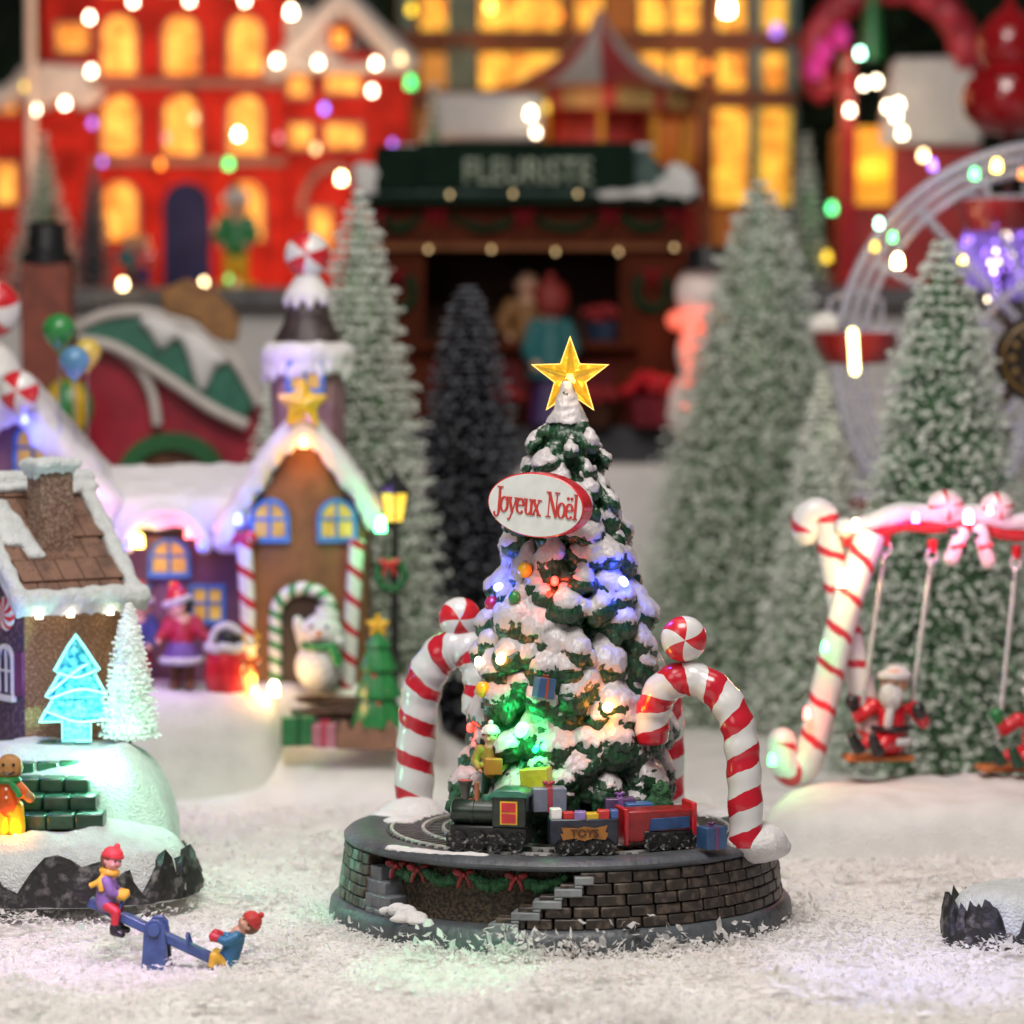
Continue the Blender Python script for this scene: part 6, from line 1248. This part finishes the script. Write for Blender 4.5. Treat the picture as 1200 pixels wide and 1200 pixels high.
# ================================================================ amber townhouse
Yt = 11.9; th = Th('townhouse', 'orange lit brick townhouse with teal pilasters and rows of glowing windows', 'townhouse', 705, 345, Yt)
def tz(py): return 345-py
def tx(px): return px-705
m_tw = mat('town_brick_glow', (.32, .10, .02), .6, .2, 5, emit=(1, .33, .03), es=.10); m_tb = mat('town_band', (.16, .05, .02), .6, .2, 5); m_tt = mat('town_teal', (.10, .20, .19), .6, .2, 5); m_tg = litwin('town_window', (.50, .13, .005), (1, .58, .06), 1.05, 11)  # town wall emits faint orange in place of lamplight falling on it
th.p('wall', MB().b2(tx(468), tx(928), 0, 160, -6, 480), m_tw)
for py in (50, 118, -60): th.p('string_course', MB().b2(tx(466), tx(932), -12, 2, tz(py)-9, tz(py)+9), m_tb, bevel=2)
for px in (478, 532, 550, 825, 886, 924): th.p('pilaster', MB().b2(tx(px)-8, tx(px)+8, -8, 1, 0, 470), m_tt if px != 825 else m_tb)
for px in (510, 578, 610, 640, 690, 764, 802, 855, 906):
    for (y0, y1) in ((-2, 38), (66, 106), (130, 240), (-110, -72)):
        if y0 == 130 and px < 820: continue
        w_ = 30 if y0 < 100 else 38
        f_ = th.p('window', MB().b2(tx(px)-w_/2-4, tx(px)+w_/2+4, -6, 1, tz(y1)-4, tz(y0)+4), m_tb); th.p('pane', MB().b2(tx(px)-w_/2, tx(px)+w_/2, -8, -3, tz(y1), tz(y0)), m_tg if not (y0 == 66 and px < 560) else litwin('town_dim', (.5, .2, .02), (.7, .3, .05), .6, 4), parent=f_)
for px, py in ((560, 40), (700, 200), (860, 120), (800, 30)): lamp(at(px, py, 11.3), (1, .45, .10), 3.5, rad=.1)
lamp(at(905, 40, 11.4), (.3, .12, 1), .9, rad=.05)
# carousel
cr_ = Th('carousel', 'red and white carousel tent with painted frieze in front of the townhouse', 'carousel', 705, 342, 9.8)
mb = MB(); NS = 12; mb.lathe([(142, 240), (110, 250), (72, 268), (36, 294), (12, 322), (5, 340), (0, 342)], 48, mif=lambda i, j: (i//4) % 2, c=(0, 120, 0)); cr_.p('canopy', mb, [mat('tent_red', (.50, .06, .06), .6, .1, 6), mat('tent_white', (.66, .60, .56), .6, .08, 6)])
cr_.p('frieze', MB().lathe([(122, 214), (126, 246)], 48, c=(0, 120, 0), mif=lambda i, j: 0 if i % 4 else 1), [mat('frieze_gold', (.42, .30, .10), .5, .2, 10), mat('frieze_red', (.5, .05, .04), .5, .2, 10)])
cr_.p('platform', MB().lathe([(120, 0), (120, 150), (0, 150)], 48, c=(0, 120, 0)), mat('platform_red', (.45, .03, .02), .5, .15, 8))
for i in range(10): a = 2*PI*i/10; cr_.p('pole', MB().tube([(108*math.sin(a), 120-108*math.cos(a), 150), (108*math.sin(a), 120-108*math.cos(a), 216)], 4, 10), m_gold)
cr_.p('drum', MB().lathe([(60, 150), (60, 216)], 24, c=(0, 120, 0)), MATS['frieze_red']); lamp(at(690, 130, 9.6), (1, .3, .12), 1.0, rad=.08)
# white roofed stall top behind kiosk
wr = Th('snowy_stall', 'stall with plain white snow covered roof behind the florist kiosk', 'stall', 570, 342, 9.35); wr.p('roof', MB().b2(-66, 66, 0, 70, 176, 232), m_roofsnow, bevel=10); wr.p('body', MB().b2(-60, 60, 6, 64, -6, 176), m_kd); lamp(at(590, 150, 9.1), (1, .5, .5), .25)
# ================================================================ right side: stall, red bauble figure, wheel
rs = Th('fairground_stall', 'red and pink fairground stall with white snow roof panel and amber window', 'stall', 1050, 350, 9.6)
def rx(px): return px-1050
def rz(py): return 350-py
rs.p('wall', MB().b2(rx(985), rx(1150), 10, 120, -40, rz(150)), mat('stall_red', (.45, .03, .03), .5, .2, 5)); rs.p('roof', MB().prism([(rx(1028), rz(172)), (rx(1150), rz(172)), (rx(1138), rz(68)), (rx(1046), rz(70))], -6, 40), m_roofsnow, bevel=6)
rs.p('window', MB().b2(rx(1003), rx(1045), 4, 12, rz(240), rz(150)), litwin('stall_amber', (.75, .28, .01), (.9, .42, .03), .75, 4)); rs.p('sign_disc', MB().ball((rx(1022), 0, rz(200)), (19, 6, 14), 18, 12), litwin('disc_yellow', (1, .6, .02), (1, .7, .05), .9, 4))
q = MB()
for i in range(40): a = PI*.02+PI*1.1*i/39; q.ball((rx(1042)+88*math.cos(a), 0, rz(74)+84*math.sin(a)), (20, 16, 18), 10, 7)
rs.p('tinsel_arch', fuse(q, 4, 2, .5, (4, 12)), mat('tinsel_red', (.50, .03, .05), .4, .3, 9), smooth=180); rs.p('post', MB().b2(rx(984), rx(1000), -6, 10, -40, rz(60)), m_red)
rs.p('green_cone', MB().lathe([(14, rz(75)), (10, rz(20)), (0, rz(-20))], 16, c=(rx(1018), -22, 0)), m_green)
for i, (px, py) in enumerate(((955, 80), (965, 60), (985, 42))): solo('pink_lantern', 'magenta lit paper lantern, %s of three beside the red tinsel arch' % ('lowest', 'middle one', 'highest')[i], 'lantern', px, py, 9.4, MB().ball((0, 0, 0), (11, 11, 14), 16, 12), litwin('magenta', (.45, .015, .16), (.5, .03, .22), .6, 4))
lamp(at(1015, 120, 9.2), (1, .35, .2), .9, rad=.05); lamp(at(975, 60, 9.1), (1, .1, .4), .5, rad=.05)
rb = Th('stacked_bauble', 'glossy dark red stacked bauble ornament near the corner', 'ornament', 1182, 200, 6.6); m_gr = mat('glass_red', (.34, .006, .01), .12, .1, 6, coat=.7); rb.p('lower_ball', MB().lathe([(0, 38), (30, 44), (50, 62), (56, 84), (50, 104), (34, 114), (0, 116)], 36), m_gr); rb.p('upper_ball', MB().lathe([(0, 112), (26, 118), (38, 138), (36, 162), (22, 180), (8, 190), (0, 210)], 36), m_gr); rb.p('neck_ring', MB().lathe([(40, 110), (44, 113), (40, 117)], 30), m_red); rb.p('stem', MB().lathe([(7, -330), (7, 42)], 12), mat('stem_dark', (.05, .01, .01), .4, .2))
# big clear ferris wheel
m_clear, nt, p = new_mat('edge_lit_acrylic'); N, L = nt.nodes, nt.links
tc = N.new('ShaderNodeTexCoord'); nz = N.new('ShaderNodeTexNoise'); nz.inputs['Scale'].default_value = 4; L.new(tc.outputs['Object'], nz.inputs['Vector']); cr = N.new('ShaderNodeValToRGB'); e = cr.color_ramp.elements; e[0].color = (.66, .64, .68, 1); e[1].color = (.85, .83, .86, 1); L.new(nz.outputs['Fac'], cr.inputs[0]); L.new(cr.outputs[0], p.inputs['Base Color'])
p.inputs['Roughness'].default_value = .12; p.inputs['Transmission Weight'].default_value = .78; p.inputs['IOR'].default_value = 1.2
p.inputs['Emission Color'].default_value = (.85, .8, 1, 1); p.inputs['Emission Strength'].default_value = .05; m_clear.cycles.emission_sampling = 'NONE'  # LED light carried in the acrylic is put in as faint emission
Yf = 4.55; fw = Th('ferris_wheel', 'clear acrylic toy ferris wheel with coloured lights and red gondolas', 'ferris wheel', 1232, 420, Yf, yaw=rad(-6))
def circ(r_, y): return [(r_*math.cos(2*PI*i/96), y, r_*math.sin(2*PI*i/96)) for i in range(96)]
for y in (-22, 22):
    mb = MB()
    for r_, w_ in ((248, 6), (234, 4.5), (220, 4.5), (90, 4)): mb.tube(circ(r_, y), w_, 10, closed=True)
    fw.p('rim', mb, m_clear)
mb = MB()
for k in range(18):
    a = k*PI/9+.2
    for y in (-20, 20): mb.tube([(20*math.cos(a), y, 20*math.sin(a)), (232*math.cos(a), y, 232*math.sin(a))], 4, 8)
fw.p('spokes', mb, m_clear); mb = MB(); mb.X = Matrix.Rotation(PI/2, 4, 'X'); mb.lathe([(0, -36), (22, -36), (22, 36), (0, 36)], 24); fw.p('hub', mb, m_clear)
for k in (-1, 1): fw.p('support', MB().tube([(0, -34, 0), (k*150, -40, -400)], 9, 10).tube([(0, 34, 0), (k*150, 40, -400)], 9, 10), m_clear)
mb = MB(); mb.add([(r_*math.cos(2*PI*i/48), 26, r_*math.sin(2*PI*i/48)) for r_ in (170, 244) for i in range(48)], [(i, (i+1) % 48, 48+(i+1) % 48, 48+i) for i in range(48)])
def gondola(t, c):
    x, y, z = c; mb = MB(); mb.lathe([(0, -32), (36, -30), (48, -12), (52, 6), (46, 6), (40, -10), (0, -14)], 28, c=(x, y, z)); b_ = t.p('gondola', mb, mat('gondola_red', (.26, .012, .012), .3, .15, 8, coat=.4)); mb = MB(); mb.tube([(x-30, y, z+4), (x-30, y, z+44), (x, y, z+58)], 3.5, 8).tube([(x+30, y, z+4), (x+30, y, z+44), (x, y, z+58)], 3.5, 8).tube([(x-46, y-8, z+8), (x+46, y-8, z+8)], 5, 8); t.p('gondola_rail', mb, m_clear, parent=b_)
gondola(fw, (-228, -2, 24)); gondola(fw, (-62, -2, 178)); gondola(fw, (-190, -2, -170))
for x, z, w_ in ((-262, 34, 16),): fw.p('seat_snow', MB().ball((x, -10, z+4), (24, 20, 16), 14, 9), m_roofsnow)
G = 'coloured bulbs on the ferris wheel'
for px, py, c, s_, e_, lb in ((1030, 264, 'mint', 4.2, 8, 'mint green bulb on the outer rim, above another green one'), (1046, 280, 'green', 4, 5, 'green bulb on the inner rim just below the mint one'), (1025, 291, 'yellow', 4, 3, 'soft yellow bulb on the rim under the green pair'), (1052, 309, 'warm', 5.5, 24, 'bright warm white bulb on the rim under the green pair'), (1142, 206, 'green', 4.5, 5, 'green bulb high on the rim near the yellow one'), (1168, 197, 'yellow', 5, 12, 'yellow white bulb near the top of the rim'), (1128, 308, 'yellow', 4, 8, 'lime yellow bulb on a spoke beside the brush tree tip'), (1198, 206, 'amber', 4, 2.5, 'orange bulb at the rim top by the frame edge'), (1093, 196, 'purple', 5, 3, 'violet bulb just outside the rim')): bulb(lb, px, py, Yf-.16, c, s_, e_, 0, G)
tb = solo('light_tube', 'glowing yellow light tube hanging before the red gondola', 'light tube', 1000, 412, Yf-.25, MB().tube([(2, 0, -22), (-1, 0, 22)], 4.5, 12).ball((2, 0, -22), 4.5).ball((-1, 0, 22), 4.5), glow('tube_yellow', (1, .85, .35), 9), s_=sc(Yf))
rv = random.Random(12)
for i in range(46):
    px, py = 1128+76*rv.random(), 262+90*rv.random()
    if px < 1150 and py > 300: continue
    bulb('tiny violet sparkle light in the wheel centre cluster', px, py, Yf+rv.uniform(-.1, .12), rv.choice(('purple', 'purple', 'purple', 'white')), 1.8, 7, 0, 'violet sparkle lights at the wheel hub')
vc = lump([((rv.uniform(-46, 50), 0, rv.uniform(-50, 50)), rv.uniform(14, 24)) for i in range(14)], 4, 2, (5, 12)); solo('tinsel_cluster', 'violet lit tinsel cluster at the wheel hub', 'tinsel', 1172, 300, Yf+.2, vc, mat('violet_tinsel', (.20, .13, .42), .4, .3, 12, emit=(.35, .2, 1), es=.35), smooth=180)
lamp(at(1160, 300, Yf-.2), (.4, .25, 1), .5); lamp(at(1050, 300, Yf-.35), (1, .85, .6), .8); lamp(at(1120, 215, Yf-.3), (.8, .75, 1), 1.6); lamp(at(1010, 430, Yf-.35), (1, .8, .6), .6)
dd = Th('round_plaque', 'dark round wooden plaque with gold ornament at the frame edge', 'plaque', 1216, 420, 3.6); mb = MB(); mb.X = Matrix.Rotation(PI/2, 4, 'X'); mb.lathe([(0, -6), (40, -6), (48, -3), (52, 0), (52, 10), (0, 10)][::-1], 40); dd.p('disc', mb, mat('plaque_dark', (.022, .016, .012), .4, .3, 10)); mb = MB(); mb.tube([(42*math.cos(i*PI/20), -9, 42*math.sin(i*PI/20)) for i in range(40)], 2.5, 8, closed=True); 
for i in range(12): a = i*PI/6; mb.ball((31*math.cos(a), -9, 31*math.sin(a)), (5, 2, 5), 8, 6)
dd.p('gold_ornament', mb, mat('old_gold', (.22, .12, .03), .4, .3, 20)); dd.p('post', MB().tube([(0, 4, -40), (0, 4, -360)], 6, 10), m_black)
# ================================================================ out-of-focus bulbs
GB = {'hotel roof': 'warm white bulbs along the hotel roofs', 'street': 'bulbs along the upper street', 'stall': 'warm bulbs by the fairground stall', 'town': 'bulbs on the townhouse front'}
def far(px, py, c, g_, lb, Y=9.9, s_=3.4, e=16): bulb(lb, px, py, Y, c, s_, e, 0, GB[g_])
for px, py in ((107, 85), (105, 22), (41, 130), (76, 123), (156, 3), (222, 2), (287, 2), (324, 73), (373, 75), (440, 76), (436, 108)): far(px, py, 'white', 'hotel roof', 'round warm white bulb in the chain along the hotel roofs')
far(341, 16, 'white', 'hotel roof', 'largest warm bulb at the hotel wing gable slope', s_=4.2, e=20); far(470, 70, 'warm', 'hotel roof', 'creamy bulb at the far end of the hotel wing eave', e=4)
far(400, 211, 'warm', 'street', 'warm bulb with orange halo above the brush tree tip', Y=9.6, s_=4, e=22); far(108, 146, 'purple', 'street', 'violet blue bulb left hanging beside the first arched window', e=6); far(120, 191, 'purple', 'street', 'small lilac bulb on the lower hotel band', e=2.2, s_=3); far(380, 129, 'blue', 'street', 'bright blue bulb between the hotel wing windows', e=14); far(460, 171, 'purple', 'street', 'lilac bulb at the wing corner above the kiosk', e=2.5)
far(279, 159, 'mint', 'street', 'pale green bulb above the vivid green one on the hotel', e=20); far(268, 194, 'green', 'street', 'vivid green bulb below the pale green one on the hotel', e=4, s_=4); far(188, 194, 'amber', 'street', 'amber bulb on the lower hotel band above the door', e=3.5); far(228, 140, 'warm', 'street', 'cream bulb in front of the middle hotel window', e=1.8); far(370, 176, 'warm', 'street', 'soft yellow bulb under the hotel wing windows', e=3); far(195, 163, 'pink', 'street', 'dim pink bulb beside the middle hotel window', e=.9); far(327, 163, 'pink', 'street', 'dim pink bulb beside the hotel wing', e=.9); far(481, 99, 'green', 'street', 'tall emerald bulb at the hotel corner', e=9, s_=5); far(30, 103, 'yellow', 'hotel roof', 'yellow bulb on the side wing roof snow', e=3)
far(622, 135, 'white', 'street', 'large white bulb over the kiosk roof', s_=4, Y=9.2); far(628, 157, 'white', 'street', 'smaller white bulb just below the large one over the kiosk', s_=3.2, Y=9.2, e=12); far(144, 335, 'warm', 'street', 'warm bulb on the snowy street edge beside the thin dark tree', Y=8.6, s_=3.6); far(239, 332, 'warm', 'street', 'small warm bulb on the street edge near the wooden board', Y=8.6, s_=2.8, e=10); far(268, 328, 'green', 'street', 'dim green bulb at the nutcracker feet', Y=8.7, s_=2.6, e=2)
for px, py in ((1012, 100), (1027, 97), (996, 131), (1040, 127), (1053, 124), (1050, 138), (1057, 158)): far(px, py, 'white', 'stall', 'warm white bulb in the cluster beside the stall roof', Y=9.2)
far(1082, 184, 'warm', 'stall', 'cream bulb at the low end of the stall chain', Y=9.2, e=12); far(1008, 64, 'mint', 'stall', 'pale green bulb over the warm cluster', Y=9.2, e=16); far(969, 303, 'yellow', 'stall', 'solid yellow bulb beside the tall pale tree', Y=8.9, e=2.6, s_=4); far(975, 246, 'green', 'stall', 'emerald green bulb above the solid yellow one', Y=8.9, e=5, s_=4.2)
for px, py, c, e_, lb in ((482, 13, 'yellow', 3, 'round yellow bulb at the townhouse edge'), (852, 12, 'white', 26, 'brilliant white bulb on the townhouse'), (512, 15, 'amber', 2.5, 'round amber bulb beside the yellow one on the townhouse'), (574, 10, 'yellow', 6, 'yellow white bulb above the carousel'), (828, 80, 'amber', 2.5, 'amber bulb at the carousel tent edge'), (655, 20, 'amber', 2, 'soft amber bulb above the carousel canopy'), (640, 128, 'yellow', 1.2, 'olive yellow bulb beside the white one over the kiosk')): far(px, py, c, 'town', lb, Y=9.5 if py > 100 else 11.3, e=e_, s_=6 if e_ > 20 else 4)
far(910, 38, 'purple', 'town', 'violet bulb at the townhouse corner', Y=11.4, e=1.6, s_=5)
# ================================================================ lamps, world, camera
def area(name, loc, tgt, size, e, col):
    l = bpy.data.lights.new(name, 'AREA'); l.shape = 'RECTANGLE'; l.size, l.size_y = size; l.energy = e; l.color = col
    o = bpy.data.objects.new(name, l); COL.objects.link(o); o.location = loc; o.rotation_euler = (Vector(tgt)-Vector(loc)).to_track_quat('-Z', 'Y').to_euler(); return o
area('soft_light', (-.5, -3.4, 7.2), (0, .3, .2), (3.4, 2.8), 520, (1, .95, .90))
area('soft_light', (-3.5, -5.5, 4.2), (0, 1, .6), (3, 3), 80, (1, .95, .92))  # added front fill light
area('soft_light', (.6, .8, 7.6), (.4, 5, 1), (5, 3), 110, (1, .93, .86))  # added light that brightens the fronts of the brush trees
lamp((-.55, -1.35, .45), (.1, 1, .45), .0)
def spot(loc, tgt, col, e, ang, blend=.9):
    l = bpy.data.lights.new('led_spill', 'SPOT'); l.color = col; l.energy = e; l.spot_size = rad(ang); l.spot_blend = blend; l.shadow_soft_size = .03
    o = bpy.data.objects.new('led_spill', l); COL.objects.link(o); o.location = loc; o.rotation_euler = (Vector(tgt)-Vector(loc)).to_track_quat('-Z', 'Y').to_euler(); return o
spot((-.2, -1.6, .75), at(520, 1145, -.95), (.1, 1, .42), 62, 34)
spot((-1.0, -1.5, .9), at(120, 1120, -.8), (.75, .35, 1), 49.9, 48)
spot((.9, -1.9, .8), at(1060, 1165, -1.0), (.4, .4, 1), 71.2, 44)
spot((-.6, -.7, .9), at(250, 960, .6), (.3, 1, .55), 49.9, 44)
spot((-.75, -.55, .7), at(395, 1030, -.1), (.1, 1, .45), 18, 30)
w = bpy.data.worlds.new('World'); scene.world = w; w.use_nodes = True; bg = w.node_tree.nodes['Background']; bg.inputs[0].default_value = (1, .96, .92, 1); bg.inputs[1].default_value = .045
cam = bpy.data.cameras.new('camera'); co = bpy.data.objects.new('camera', cam); COL.objects.link(co); scene.camera = co
co.location = (0, CY, CZ); co.rotation_euler = (PI/2-PITCH, 0, 0); cam.sensor_fit = 'HORIZONTAL'; cam.sensor_width = 24; cam.lens = 72; cam.clip_start = .1; cam.clip_end = 200
cam.dof.use_dof = True; cam.dof.focus_distance = 9.0; cam.dof.aperture_fstop = .80; cam.dof.aperture_blades = 0
scene.render.engine = 'CYCLES'; cy = scene.cycles; cy.use_denoising = True; cy.max_bounces = 9; cy.diffuse_bounces = 7; cy.glossy_bounces = 3; cy.transmission_bounces = 5; cy.transparent_max_bounces = 6; cy.sample_clamp_indirect = 3; cy.sample_clamp_direct = 30; cy.use_adaptive_sampling = True; cy.adaptive_threshold = .02; cy.use_light_tree = True; cy.caustics_reflective = False; cy.caustics_refractive = False
vs_ = scene.view_settings; vs_.view_transform = 'Standard'; vs_.look = 'None'; vs_.exposure = .10; vs_.gamma = 1; vs_.use_curve_mapping = False
